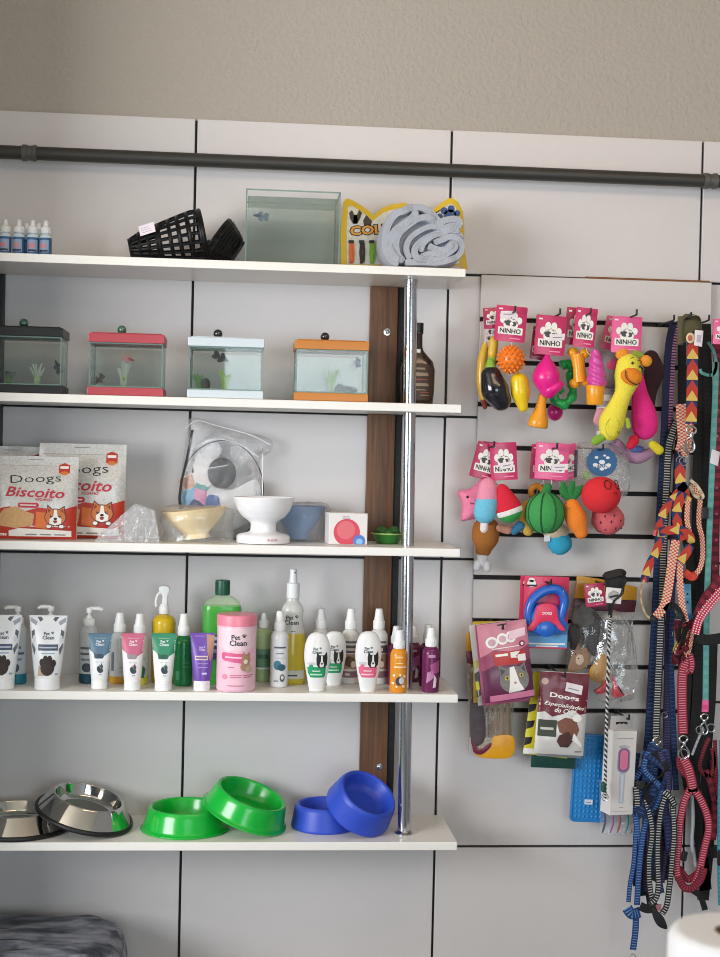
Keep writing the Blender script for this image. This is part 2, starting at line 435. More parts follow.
for px, lab in ((401, 'black metal shelf upright beside the brown timber board'), (0, 'black metal shelf upright at the left edge of the shelves')):
    x = at(px, 330, -.015).x; t = thing('shelf_upright', lab, 'shelf upright', (x, 0, .74))
    for a, b in ((5, 4), (4, 3), (3, 2), (2, 1)):
        mb = MB(); q = .0075; z0, z1 = SZ[a]+.0004-.74, SZ[b]-.018-.74
        mb.prism([(-q, z0), (q, z0), (q, z1), (-q, z1)], -.014, -.0005, DARK, .001)
        kk = int((z1-z0)/.025)
        for i in range(kk): mb.box(-.002, -.0144, z0+.012+.025*i, .002, -.0139, z0+.024+.025*i, BLACK)
        mb.build('upright_length', t)
# chrome pole
p = at(404, 832, -.15); p2 = at(411, 278, -.15)
t = thing('shelf_pole', 'shiny chrome pole running down the front right of the shelves', 'pole', (p.x, -.15, SZ[5]), (0, math.atan2(p2.x-p.x, p2.z-p.z), 0))
for a, b in ((5, 4), (4, 3), (3, 2), (2, 1)):
    z0, z1 = SZ[a]-SZ[5], SZ[b]-.0175-SZ[5]
    mb = MB(); mb.lathe([(.0135, z0+.0003), (.0135, z1-.0003)], CHROME, 32, cap0=True, cap1=True); mb.build('tube_length', t)
mb = MB(); mb.lathe([(.0142, .0004), (.0195, .0004), (.0195, .002), (.0155, .005), (.0142, .007)], CHROME, 32); mb.build('foot_flange', t)
# dark pipe with couplings
PIPE = mat('#34332f', .42, scale=25, var=.2, name='dark_pipe'); COUP = mat('#54534e', .45, scale=60, var=.2, bump=.1, name='pipe_coupling')
a = at(-60, 147, -.04); b = at(780, 184.5, -.04); pz = (at(0, 151, -.04).z+at(700, 181.5, -.04).z)/2
t = thing('wall_pipe', 'dark grey horizontal pipe running along the wall above the shelves', 'pipe', (a.x, -.04, pz))
L_ = 2.296-a.x; MX = Matrix.Rotation(pi/2, 4, 'Y')
mb = MB(); mb.lathe([(.0142, 0), (.0142, L_)], PIPE, 28, M=MX, cap0=True, cap1=True); mb.build('pipe_run', t)
for px in (30, 711):
    x = at(px, 165, -.04).x-a.x; mb = MB()
    mb.lathe([(.0144, x-.017), (.0172, x-.016), (.0172, x-.006), (.0155, x-.005), (.0155, x+.005), (.0172, x+.006), (.0172, x+.013), (.0144, x+.014)], COUP, 28, M=MX)
    mb.build('coupling', t)
for x in (at(-30, 165, -.04).x-a.x, at(330, 165, -.04).x-a.x, at(740, 165, -.04).x-a.x, 2.1-a.x):
    mb = MB(); mb.box(x-.006, .0146, -.006, x+.006, .0395, .006, PIPE, .001); mb.build('standoff', t)
# ================================================================== SHELF 1
def onshelf(i, px, Y, py=None):
    """point on shelf i straight under the photo column px at depth Y"""
    p = at(px, py or (200, 365, 520, 650, 800)[i-1], Y); return Vector((p.x, Y, SZ[i]+.0006))
PW = mat('#eef0f0', .35, kind='sss', name='white_plastic'); PW2 = mat('#e4e6e6', .45, name='matte_white_plastic')
# dropper bottles
def dropper(loc, label, H=.074, r=.0121):
    t = thing('dropper_bottle', label, 'bottle', loc, (0, 0, random.uniform(-.3, .3)), 'little dropper bottles')
    b = [(0, r*.93, r*.93), (.002, r, r), (.040, r, r), (.044, r*.9, r*.9), (.047, r*.55, r*.55), (.05, r*.55, r*.55)]
    mb = MB(); mb.loft(b, mat('#c9d9e2', .25), 20); mb.build('bottle_body', t)
    mb = MB(); sec = [(.004, r+.0003, r+.0003), (.0385, r+.0003, r+.0003)]
    mb.loft(sec, mat('#33628e', .4, var=.1), 24, cap0=False, cap1=False); sf = esurf(sec)
    mb.decal([(-.0098, .009), (.0098, .009), (.0098, .0335), (-.0098, .0335)], mat('#8fa3c0', .4), sf, 1, .003)
    mb.decal([(-.0075, .0175), (.005, .0175), (.005, .0265), (-.0075, .0265)], mat('#c98a94', .4), sf, 2, .003)
    mb.decal([(-.0085, .010), (.0085, .010), (.0085, .014), (-.0085, .014)], mat('#22324a', .4), sf, 2, .003); mb.build('label', t)
    mb = MB(); mb.lathe(rounded([(0, .0475), (r*.78, .0475), (r*.80, .060), (r*.45, .0625), (r*.40, .071), (r*.2, H+.001), (0, H+.001)], .0015, 2), PW2, 20)
    for k in range(16):
        a = 2*pi*k/16; mb.box(-.0004, -r*.82, .048, .0004, -r*.76, .059, PW2, M=Matrix.Rotation(a, 4, 'Z'))
    mb.build('dropper_cap', t); return t
dn = ['white capped dropper bottle cut by the left edge of the photo on the top shelf', 'white capped dropper bottle, second from the left of the front row on the top shelf',
      'white capped dropper bottle, third from the left of the front row on the top shelf', 'white capped dropper bottle at the right end of the front row, nearest the black muzzle']
for px, l in zip((6, 19.5, 33.5, 46.5), dn): dropper(onshelf(1, px, -.155), l)
for px, l in zip((27.5, 39.5), ('dropper bottle half hidden behind the second and third of the front row', 'dropper bottle half hidden behind the third and fourth of the front row')): dropper(onshelf(1, px, -.118), l)
# muzzles
MUZ = mat('#08080a', .34, spec=.35, name='black_plastic')
def muzzle(a, b, r0, r1, label, tagp=False, roll=0.):
    """basket muzzle whose nose is at a and open end at b"""
    a, b = Vector(a), Vector(b); ax = (b-a); Lm = ax.length; q = ax.to_track_quat('Z', 'Y')
    t = thing('dog_muzzle', label, 'muzzle', a, (0, 0, 0), 'black basket muzzles'); t.rotation_mode = 'QUATERNION'; t.rotation_quaternion = q
    rad = lambda u: r0+(r1-r0)*min(1, u*1.15)**.75
    mb = MB()
    for k in range(18):                                     # long ribs
        an = 2*pi*k/18+roll; pts = []
        for i in range(9):
            u = i/8; r = rad(u); pts.append((r*cos(an), r*sin(an)*.92, u*Lm))
        mb.tube(pts, .0034, MUZ, 6)
    for u in (0, .12, .24, .36, .40, .55, .68, .82, .97, 1.):
        r = rad(u); mb.tube([(r*cos(2*pi*k/24), r*sin(2*pi*k/24)*.92, u*Lm) for k in range(25)], .0042 if u < 1 else .005, MUZ, 6)
    mb.build('basket', t)
    mb = MB(); r = r0
    mb.lathe([(0, -.004), (r*.55, -.003), (r*.98, .002), (r*1.02, .004), (r*.9, .005), (0, .002)], MUZ, 20)
    for k in range(9): mb.box(-.0022, -r, -.006, .0022, r, -.001, MUZ, .0006, 1, M=Matrix.Translation((r*(-.8+.2*k), 0, 0)) @ Matrix.Scale(max(.25, sqrt(max(0, 1-(-.8+.2*k)**2))), 4, (0, 1, 0)))
    for k in range(22):
        an = 2*pi*k/22; mb.tube([(r*1.0*cos(an), r*.92*sin(an), 0), (rad(.34)*cos(an), rad(.34)*.92*sin(an), Lm*.34)], .0028, MUZ, 5)
    mb.build('nose_grille', t)
    mb = MB(); r = r1*1.02; pts = [(r*cos(R(200+i*20)), r*.92*sin(R(200+i*20)), Lm+.004+.012*sin(pi*i/7)) for i in range(8)]
    mb.ribbon(pts, .012, mat('#19191b', .7), .002, side=(0, 0, 1)); mb.build('strap', t)
    return t
zs1 = SZ[1]
mm = muzzle(tuple(at(132, 247, -.125)), tuple(at(203, 235, -.12)), .020, .0575, 'black basket muzzle nearest the dropper bottles, with a pale price sticker')
settle(mm, zs1+.0006)
m2_ = muzzle((at(234.5, 250, -.12).x, -.12, zs1+.03), (at(216.5, 238, -.12).x, -.12, zs1+.054), .030, .053, 'black basket muzzle lying mouth to mouth with the other one, against the empty glass tank', roll=.2)
settle(m2_, zs1+.0006); bpy.context.view_layer.update()
p0 = at(147, 229, -.166); mb = MB()
mb.box(-.0165, -.0004, -.011, .0165, .0004, .011, mat('#e6dde6', .5), .0001, 1)
for k in range(3): mb.box(-.012, -.00055, -.006+.005*k, .010-.003*k, -.0003, -.0052+.005*k, mat('#9a8f9f', .5))
ps = mb.build('price_sticker', mm); Mi = (Matrix.Translation(mm.location) @ mm.rotation_quaternion.to_matrix().to_4x4()).inverted()
ps.matrix_parent_inverse = Mi; ps.location = p0; ps.rotation_euler = (R(-14), R(-17), R(-12))
# glass tanks
GL = film('#fcfdfd', .015, .36, 0, 30, .02, .008); GE = mat('#8fb0a6', .15, trans=.5, name='glass_edge'); WAT = film('#f0f4f1', .004, .06, 0, 30, .02, .01)
def panes(mb, w_, d, z0, z1, th=.003):
    for x in (-w_/2, w_/2-th): mb.box(x, -d/2, z0, x+th, d/2, z1, GL)
    for y in (-d/2, d/2-th): mb.box(-w_/2+th, y, z0, w_/2-th, y+th, z1, GL)
def edges(mb, w_, d, z0, z1, r=.0016, top=True):
    for x in (-w_/2, w_/2):
        for y in (-d/2, d/2): mb.box(x-r, y-r, z0, x+r, y+r, z1, GE)
    for z in ((z0, z1) if top else ()):
        for y in (-d/2, d/2): mb.box(-w_/2, y-r, z-r, w_/2, y+r, z+r, GE)
        for x in (-w_/2, w_/2): mb.box(x-r, -d/2, z-r, x+r, d/2, z+r, GE)
def fish(name, label, loc, L, body, fin, ang=0., flip=1, grp=None):
    """betta: body + veil fins"""
    t = thing(name, label, 'fish', loc, (0, ang, 0), grp); mb = MB(); k = L
    bm_ = mat(body, .3); fm = mat(fin, .45, trans=.1)
    mb.blob([(-.42*k*flip, 0, 0), (-.2*k*flip, 0, .01*k), (.12*k*flip, 0, 0)], [.05*k, .115*k, .05*k], bm_, 12, .6)
    mb.ell((-.40*k*flip, -.03*k, .03*k), .018*k, BLACK, seg=8); mb.build('body', t)
    for nm_, o in (('tail', [(.12, .03), (.4, .26), (.62, .16), (.56, -.02), (.62, -.22), (.36, -.26), (.12, -.03)]),
                   ('dorsal_fin', [(-.18, .10), (-.05, .30), (.14, .30), (.12, .06)]), ('anal_fin', [(-.16, -.08), (.0, -.32), (.2, -.30), (.14, -.04)])):
        mb = MB(); mb.prism([(a*k*flip, b*k) for a, b in smooth(o, 3, True)], -.0006, .0006, fm); mb.build(nm_, t)
    return t
def knotfix(o): return o
# big empty tank
x0, x1 = at(245.5, 230, -.19).x, at(340, 230, -.19).x; wd = x1-x0; hT = (at(290, 191, -.19).z-zs1)
t = thing('glass_tank', 'frameless empty glass tank of water between the muzzles and the yellow card', 'tank', ((x0+x1)/2, -.117, zs1+.0006))
mb = MB(); panes(mb, wd, .145, .003, hT); mb.build('glass_panes', t)
mb = MB(); mb.box(-wd/2, -.0725, 0, wd/2, .0725, .003, GL); mb.build('glass_base', t)
mb = MB(); edges(mb, wd-.002, .143, .0016, hT, .0013); mb.build('glass_edges', t)
hw_ = hT-.013
mb = MB(); mb.box(-wd/2+.0033, -.069, .0033, wd/2-.0033, .069, hw_, WAT); mb.build('water', t)
mb = MB(); mb.box(-wd/2+.0036, -.0688, hw_+.0002, wd/2-.0036, .0688, hw_+.0008, film('#f2f6f5', .15, .5, .1, 60, .08, .12)); mb.build('water_surface', t)
fish('fighting_fish', 'small blue grey fish near the water surface of the big glass tank', at(260, 216, -.13), .030, '#42566a', '#6f8496', .1)
# yellow collar card, then grey towel
YE = mat('#d9b321', .45, name='yellow_card')
cw = [(341, 265), (340.5, 232), (343.5, 202), (347, 198), (354, 201), (365, 208), (374, 215), (382, 208), (393, 204), (405, 203), (418, 207), (428, 214), (436, 207), (446, 199.5), (452, 197.5), (458, 202), (463, 212), (464, 226), (464.5, 250), (467.5, 268), (463, 276), (461, 266)]
YC = -.085
def cardpt(px, py, Y, o): p = at(px, py, Y); return (p.x-o.x, p.z-o.z)
o = at(400, 265, YC); o = Vector((o.x, YC, o.z)); zl = zs1+.0008-o.z
out = [cardpt(a, b, YC, o) for a, b in cw]; out = [(a, max(b, zl) if a < SEND[1]-o.x+.002 else b) for a, b in out]
t = thing('collar_card', 'yellow cat ear shaped display card of collars behind the grey towel', 'display card', o)
mb = MB(); mb.prism(out, -.0012, .0012, YE, .0003)
def inset(pts, d):
    n = len(pts); res = []; A = sum(pts[i][0]*pts[(i+1) % n][1]-pts[(i+1) % n][0]*pts[i][1] for i in range(n)); sg = 1 if A > 0 else -1
    for i in range(n):
        a, b, c = Vector(pts[i-1]), Vector(pts[i]), Vector(pts[(i+1) % n]); e = (b-a).normalized()+(c-b).normalized()
        e = e.normalized() if e.length > 1e-6 else (b-a).normalized(); res.append(tuple(b+Vector((-e.y, e.x))*d*sg))
    return res
MARB = mat('#d8d5cb', .5, scale=140, var=.25, name='marbled_print')
ins = [cardpt(a, b, YC, o) for a, b in [(347, 264.5), (346.5, 232), (348, 207), (352, 206), (363, 213), (373, 221), (383, 213), (393, 209.5), (405, 208.5), (417, 212), (428, 220), (437, 213), (446, 205.5), (451, 203.5), (456, 208), (458.5, 216), (459, 240), (459, 264)]]
mb.M = Matrix.Translation((0, -.0013, 0)); mb.decal([(a, max(b, zl+.003)) for a, b in ins], MARB, None, 1, 0)
ORG = mat('#e09a2c', .45); BK = mat('#241a14', .5)
def cp(px, py): return cardpt(px, py, YC, o)
# dog picture
DG = mat('#f1ece4', .5); DB = mat('#3a2a20', .5)
for pts, mt_ in (([(349, 213), (352, 210), (354, 215), (357, 215), (359, 210), (362, 213), (360, 219), (357, 224), (353, 224), (350, 219)], DB), ([(354, 215), (357, 215), (358, 222), (355.5, 226), (353, 222)], DG),
                 ([(363, 221), (366, 215), (369, 218), (372, 221), (371, 226), (364, 226)], DB)):
    mb.decal([cp(*q) for q in pts], mt_, None, 2, 0)
c = cp(366, 231); MT = Matrix.Translation((0, 0, 0))
mb.text('COLE', c[0]+.008, c[1]+.0025, .088, BK, None, 2, h=.0235, bold=.10, rot=R(6)); mb.text('COLE', c[0]+.008, c[1]+.0025, .083, ORG, None, 4, h=.0195, bold=.035, rot=R(6))
# paw
PB = mat('#1f4f86', .4)
for px, py, r_ in ((450, 216, 6.5), (439.5, 217, 3.4), (444, 211, 3.6), (451, 209, 3.6), (457, 213.5, 3.2)): mb.decal(circ(*cp(px, py), r_*s(YC)), PB, None, 2, 0)
mb.M = None; mb.build('printed_card', t)
for px, c_ in ((351, '#e0703c'), (361.5, '#3a3733'), (371.5, '#7fb23c')):
    a = cp(px, 243); b = cp(px, 263.5); mb = MB(); W_ = .0072
    mb.ribbon([(a[0], -.003, a[1]), (a[0]-.001, -.0055, (a[1]+b[1])/2), (a[0]+.001, -.0065, b[1]+.004), (a[0]+.0012, -.003, b[1])], W_, strap_mat(c_, c_, .01), .0016)
    mb.ribbon([(a[0]+.004, -.003, a[1]), (a[0]+.006, -.0045, (a[1]+b[1])/2), (a[0]+.005, -.003, b[1]+.003)], W_*.6, strap_mat(c_, c_, .01), .0016)
    mb.box(a[0]-.0055, -.0075, a[1]-.001, a[0]+.0055, -.0015, a[1]+.005, DARK, .0008); mb.build('sample_collar', t, label={'#e0703c': 'orange sample collar', '#3a3733': 'black sample collar', '#7fb23c': 'green sample collar'}[c_])
# towel: one folded sheet
TW = mat('#a9aeb8', .95, kind='plush', bump=.5, scale=300, var=.14, name='grey_towelling')
def towel():
    Y0, Y1 = -.195, -.10
    q = lambda px, py: (lambda p: (p.x, p.z))(at(px, py, -.19))
    base = smooth([q(*a) for a in [(398, 262.5), (393, 262), (387, 254), (384.5, 242), (386, 230), (391, 220), (397, 214), (404, 212), (409, 208.5), (414, 208.5), (414, 215), (404, 224), (394, 232), (389, 243), (391, 256), (398, 261)]], 5)
    l2 = smooth([q(*a) for a in [(404, 261), (398, 254), (396, 243), (400, 233), (410, 224), (421, 218.5), (430, 219), (436, 224), (444, 221), (456, 219), (460, 224), (452, 229), (440, 232), (428, 237), (418, 244), (414, 251), (417, 258), (428, 259.5), (441, 258), (449, 253), (455, 247), (452, 243.5), (446, 249), (438, 250), (428, 246)]], 5)
    l3 = smooth([q(*a) for a in [(405, 262), (418, 262.5), (432, 262.5), (446, 261.5), (457, 257), (461, 249), (459, 241), (450, 237), (441, 240), (434, 243)]], 5)
    l4 = smooth([q(*a) for a in [(413, 208.5), (421, 208), (430, 213), (437, 220), (443, 228), (452, 231), (459, 231)]], 5)
    l5 = smooth([q(*a) for a in [(401, 262), (393, 255), (389, 244), (393, 233), (402, 224), (411, 217), (417, 212)]], 5)
    l6 = smooth([q(*a) for a in [(410, 259), (406, 249), (409, 240), (418, 232), (430, 227), (442, 228), (454, 225), (461, 228)]], 5)
    l7 = smooth([q(*a) for a in [(420, 252), (424, 243), (434, 236), (446, 234), (458, 234), (461, 241)]], 5)
    l8 = smooth([q(*a) for a in [(416, 260), (428, 254), (440, 255), (448, 250)]], 5)
    mb = MB(); o_ = [q(*a) for a in ((390, 262), (387, 252), (385, 240), (388, 228), (394, 219), (404, 214), (420, 212), (434, 220), (446, 227), (457, 230), (459, 245), (456, 258), (440, 262))]
    mb.prism(smooth(o_, 3, True), -.178, -.105, TW, .004)
    for ci, (pl, th) in enumerate(((base, .0085), (l2, .008), (l3, .0075), (l4, .008), (l5, .007), (l6, .0065), (l7, .0065), (l8, .006))):
        rg = []
        N = 11
        for j in range(N):
            y = Y0+(Y1-Y0)*j/(N-1)
            row = []; 
            n = len(pl); left = []; right = []
            for i, p in enumerate(pl):
                tg = Vector(pl[min(i+1, n-1)])-Vector(pl[max(i-1, 0)]); tg.normalize(); nn = Vector((-tg.y, tg.x))
                k = th*(.8 if j in (0, N-1) else 1)*(1 if 0 < i < n-1 else .6)
                wv = noise.noise(Vector((p[0]*26, y*24+ci*7, p[1]*26)))*.0024
                yy = y+noise.noise(Vector((p[0]*30, ci*3, p[1]*30)))*.006*(1 if j < N-1 else 0)
                left.append((p[0]+nn.x*(k+wv), yy, p[1]+nn.y*(k+wv))); right.append((p[0]-nn.x*(k-wv), yy, p[1]-nn.y*(k-wv)))
            rg.append(left+right[::-1])
        mb.rings(rg, TW, cap0=False, cap1=False)
        n = len(pl); nv = 2*n
        for rr in (0, N-1):                                  # close both ends strip-wise
            vs = rg[rr]; mb.add(vs, [(i, i+1, nv-2-i, nv-1-i) if rr else (nv-1-i, nv-2-i, i+1, i) for i in range(n-1)], TW)
    zmin = min(v[2] for v in mb.v); cx = sum(v[0] for v in mb.v)/len(mb.v)
    lift = SZ[1]+.0008-zmin if zmin < SZ[1]+.0008 else 0
    mb.v = [(v[0]-cx, v[1]+.15, max(v[2], SZ[1]+.0008)-SZ[1]) for v in mb.v]
    mb.hard = 80
    mb.build('folded_towel', None, (cx, -.15, SZ[1]), label='soft grey folded towel rolled up in front of the yellow collar card', cat='towel')
towel()

# ================================================================== SHELF 2: little aquariums
ROCK = mat('#4c4a44', .8, bump=.8, scale=90, var=.4); GRN = mat('#9cc25a', .5, trans=.2); GRN2 = mat('#5d8a4a', .5)
def aquarium(pxl, pxr, pyt, col, label, knobpx, knobcol, Y=-.195, dp=.105):
    x0, x1 = at(pxl, 365, Y).x, at(pxr, 365, Y).x; w_ = x1-x0; cm = mat(col, .35, var=.04)
    t = thing('aquarium', label, 'aquarium', ((x0+x1)/2, Y+dp/2, SZ[2]+.0006), (0, 0, 0), 'little aquariums')
    zb = .0165; zl = at((pxl+pxr)/2, pyt+9, Y).z-SZ[2]; zt = at((pxl+pxr)/2, pyt, Y).z-SZ[2]
    mb = MB(); mb.box(-w_/2, -dp/2, 0, w_/2, dp/2, zb, cm, .0018); mb.build('base', t)
    mb = MB(); panes(mb, w_-.006, dp-.006, zb+.0004, zl-.0004, .0024); mb.build('glass_panes', t)
    mb = MB(); edges(mb, w_-.008, dp-.008, zb+.0014, zl-.0014, .0012); mb.build('glass_edges', t)
    mb = MB(); mb.box(-w_/2, -dp/2, zl, w_/2, dp/2, zt, cm, .0018)
    mb.box(-w_/2+.006, -dp/2+.006, zt, w_/2-.006, dp/2-.006, zt+.0022, cm, .0008, 1); lid = mb.build('lid', t)
    zw = zl-.014
    mb = MB(); mb.box(-w_/2+.0062, -dp/2+.0062, zb+.0006, w_/2-.0062, dp/2-.0062, zw, WAT); mb.build('water', t)
    kx = at(knobpx, pyt-5, Y+dp/2).x-t.location.x
    mb = MB(); mb.ell((kx, 0, zt+.0022+.0095), .0095, mat(knobcol, .06, coat=1., var=.5, scale=120)); mb.lathe([(.004, zt+.0018), (.004, zt+.004), (.0028, zt+.005)], DARK, 12, cx=kx)
    mb.build('knob', lid)
    return t, w_, zb, zw
def plant(t, x, z, h, n, mt, spread=.012, y=.0):
    mb = MB()
    for i in range(n):
        a = (i/(n-1)-.5)*2 if n > 1 else 0; hh = h*(.65+.35*random.random())
        pts = [(x+a*.003, y+random.uniform(-.004, .004), z), (x+a*spread*.5, y, z+hh*.55), (x+a*spread*1.1, y+random.uniform(-.006, .006), z+hh)]
        mb.ribbon(smooth(pts, 4), .0036, mt, .0007)
    mb.build('aquarium_plant', t)
def rock(t, x, z, rx, rz, y=0.):
    mb = MB(); mb.ell((x, y, z+rz*.8), (rx, .016, rz), ROCK, nz=.35, seg=16); mb.build('rock', t)
PALE = mat('#d9e2d8', .4, trans=.5)
a1, w_, zb, zw = aquarium(-22, 62.5, 327, '#101012', 'little aquarium with black lid and base at the left end of the second shelf', 24, '#2c5a4a')
plant(a1, .026, zb+.001, .055, 6, PALE, .013); plant(a1, .026, zb+.001, .03, 4, GRN, .006); plant(a1, -.03, zb+.001, .03, 5, GRN2, .01)
fish('fighting_fish', 'dark fish by the right glass of the black framed aquarium', at(57.5, 366, -.15), .026, '#1b1a20', '#2b2930', 1.2)
fish('fighting_fish', 'small grey fish low at the left of the black framed aquarium', at(9, 373, -.15), .018, '#4a5056', '#6c7278', .4)
a2, w_, zb, zw = aquarium(87.5, 164, 334, '#b54650', 'little aquarium with red lid and base on the second shelf', 122, '#3d6a55')
plant(a2, at(124, 370, -.14).x-a2.location.x, zb+.001, .058, 7, PALE, .012); plant(a2, at(124, 370, -.14).x-a2.location.x, zb+.001, .034, 5, GRN, .006)
fish('fighting_fish', 'red and white fish at the plant of the red framed aquarium', at(129, 359, -.16), .024, '#a33a42', '#c9858a', .3, -1)
fish('fighting_fish', 'dark fish near the bottom left of the red framed aquarium', at(98.5, 380, -.16), .024, '#3a3230', '#54443e', -.9)
a3, w_, zb, zw = aquarium(187.5, 264, 338, '#cfdbe2', 'little aquarium with white lid and base on the second shelf', 218, '#161616')
xx = at(225, 370, -.14).x-a3.location.x; plant(a3, xx, zb+.001, .045, 8, GRN, .011)
xx = at(200, 370, -.14).x-a3.location.x; plant(a3, xx, zb+.001, .036, 7, GRN2, .016); rock(a3, xx+.012, zb+.001, .010, .014)
fish('fighting_fish', 'black fish above the plant in the white framed aquarium', at(222, 358, -.168), .032, '#101012', '#1a191d', .45, -1)
a4, w_, zb, zw = aquarium(294.5, 369, 341, '#c47a1e', 'little aquarium with orange lid and base next to the timber board', 325, '#141414')
xx = at(332, 370, -.14).x-a4.location.x; plant(a4, xx, zb+.001, .050, 8, GRN, .011); plant(a4, xx, zb+.001, .062, 5, PALE, .016)
xx = at(346, 385, -.14).x-a4.location.x; rock(a4, xx, zb+.001, .024, .009); rock(a4, xx-.012, zb+.001, .010, .012, .01)
fish('fighting_fish', 'small dark fish at the top right of the orange framed aquarium', at(357.5, 361, -.15), .022, '#3a4240', '#2a2e30', 1.35)
# dark bottle behind the pole
YB = -.07; k = s(YB)
t = thing('flask_bottle', 'dark brown flat flask bottle with black cap behind the chrome pole', 'bottle', onshelf(2, 417.5, YB))
sec = [(0, .031, .017), (.004, .0345, .0195), (.030, .037, .0205), (.075, .0375, .0205), (.092, .033, .018), (.105, .021, .0135), (.114, .0125, .0115), (.122, .0098, .0098), (.148, .0092, .0092), (.150, .0112, .0112), (.153, .0112, .0112)]
sec = [(z*1.02, a, b) for z, a, b in sec]
mb = MB(); mb.loft(sec, mat('#2a1813', .12, coat=.4, scale=20, var=.4), 28, 2.4); body = mb.build('bottle_body', t)
mb = MB(); sf = esurf(sec, 2.4); LB = mat('#46332a', .5); LT = mat('#9a8770', .5); LR = mat('#a8483a', .5)
mb.decal(rrect(-.031, .012, .031, .088, .010), LB, sf, 1, .005)
for x_, z_, w2, h2, mt_ in ((0, .078, .030, .004, LT), (0, .066, .044, .007, LT), (.002, .055, .040, .002, LR), (0, .044, .046, .006, LT), (0, .033, .036, .002, LT), (-.018, .024, .012, .014, LR), (.014, .022, .020, .002, LT), (.014, .028, .020, .002, LR)):
    mb.decal([(x_-w2/2, z_-h2/2), (x_+w2/2, z_-h2/2), (x_+w2/2-.002, z_+h2/2), (x_-w2/2+.002, z_+h2/2)], mt_, sf, 3, .004)
mb.decal([(-.004, .112), (.004, .112), (.004, .119), (-.004, .119)], PW2, lambda x, z: -.0128, 1, 0); mb.build('label', t)
mb = MB(); mb.lathe(rounded([(0, .1562), (.0112, .1562), (.0112, .176), (0, .176)], .0015, 2), mat('#161414', .4), 20); mb.build('cap', t)
# ================================================================== SHELF 3
zs3 = SZ[3]+.0006
def pillow_fn(w_, h, T, seed=0, cr=.0012, seal=.10, gus=.0):
    """bag: returns thickness function; base fuller, top sealed flat"""
    def th(x, z):
        u = min(1, abs(x)/(w_/2)); v = z/h
        e = sqrt(max(0, 1-u**2.6))
        if v > 1-seal: k = .02
        else:
            q = v/(1-seal); k = max(.02, min(1, sqrt(max(0, q*6)))*(1-q**2.2)**.8)
        n = noise.noise(Vector((x*38+seed, z*30, seed)))*cr + noise.noise(Vector((x*90+seed, z*75, seed+3)))*cr*.45
        return T/2*e*k + n*min(1, e*2.5)
    return th
def bag(mb, w_, h, T, mt, seed=0, cr=.0012, seal=.1, nx=22, nz=26, taper=0., both=True):
    th = pillow_fn(w_, h, T, seed, cr, seal); W = lambda z: 1-taper*(z/h)
    sf = lambda x, z: -(max(0., th(x/W(z), z))+.0004)
    g = []
    for sgn in (1, -1):
        vs = []; fs = []
        for j in range(nz+1):
            z = h*j/nz
            for i in range(nx+1):
                x0 = w_*(-.5+i/nx); x = x0*W(z); y = max(0., th(x0, z))+.0004
                vs.append((x, -y*sgn, z))
        for j in range(nz):
            for i in range(nx):
                a = j*(nx+1)+i; q = (a, a+1, a+nx+2, a+nx+1); fs.append(q if sgn > 0 else q[::-1])
        mb.add(vs, fs, mt); g.append(vs)
    n1 = nx+1
    per = [i for i in range(n1)]+[j*n1+nx for j in range(1, nz+1)]+[nz*n1+i for i in range(nx-1, -1, -1)]+[j*n1 for j in range(nz-1, 0, -1)]
    m_ = len(per); mb.add([g[0][i] for i in per]+[g[1][i] for i in per], [(k+m_, (k+1) % m_+m_, (k+1) % m_, k) for k in range(m_)], mt)
    return sf
def oval(cx, cz, rx, rz, n=22, rot=0): return circ(cx, cz, rx, rz, n, rot)
SILV = mat('#cfcecb', .34, metal=.2, scale=230, var=.35, name='silver_pouch'); RED = mat('#b93422', .4); RSC = mat('#c02a45', .45); BRN = mat('#c5713c', .5); WH = mat('#efece6', .5); NB = mat('#1c1a1a', .5)
TAN = mat('#c99d6b', .6, scale=200, var=.25); ORN = mat('#d9702f', .45); GRY = mat('#8d8a88', .5); ED = mat('#8a3a22', .5)
def corgi(mb, cx, cz, k, sf, lv=3):
    """smiling orange and white dog head with paws"""
    D = lambda pts, m_, l: mb.decal([(cx+a*k, cz+b*k) for a, b in pts], m_, sf, lv+l, .006)
    D([(-.85, .35), (-.72, 1.25), (-.2, .78)], NB, 0); D([(.2, .78), (.78, 1.18), (.85, .3)], NB, 0)
    D(oval(0, .12, .95, .78), NB, 0)
    D([(-.78, .4), (-.68, 1.12), (-.24, .74)], BRN, 1); D([(.24, .74), (.74, 1.05), (.78, .36)], BRN, 1); D(oval(0, .12, .89, .72), BRN, 1)
    D([(-.68, .5), (-.63, .92), (-.4, .7)], ED, 2); D([(.4, .7), (.67, .88), (.7, .48)], ED, 2)
    D([(-.12, .8), (.1, .8), (.2, .2), (.55, -.05), (.5, -.45), (0, -.62), (-.5, -.45), (-.5, -.05), (-.18, .2)], WH, 2)
    for sx in (-.38, .36): D(oval(sx, .22, .10, .13, 12), NB, 4); D(oval(sx+.03, .26, .035, .04, 8), WH, 5)
    D(oval(0, -.02, .16, .11, 12), NB, 4); D([(-.2, -.2), (0, -.14), (.2, -.2), (.1, -.42), (-.1, -.42)], ED, 4)
    for sx in (-.55, .55): D(oval(sx, -.72, .26, .2, 14), NB, 5); D(oval(sx, -.71, .21, .155, 14), WH, 6)
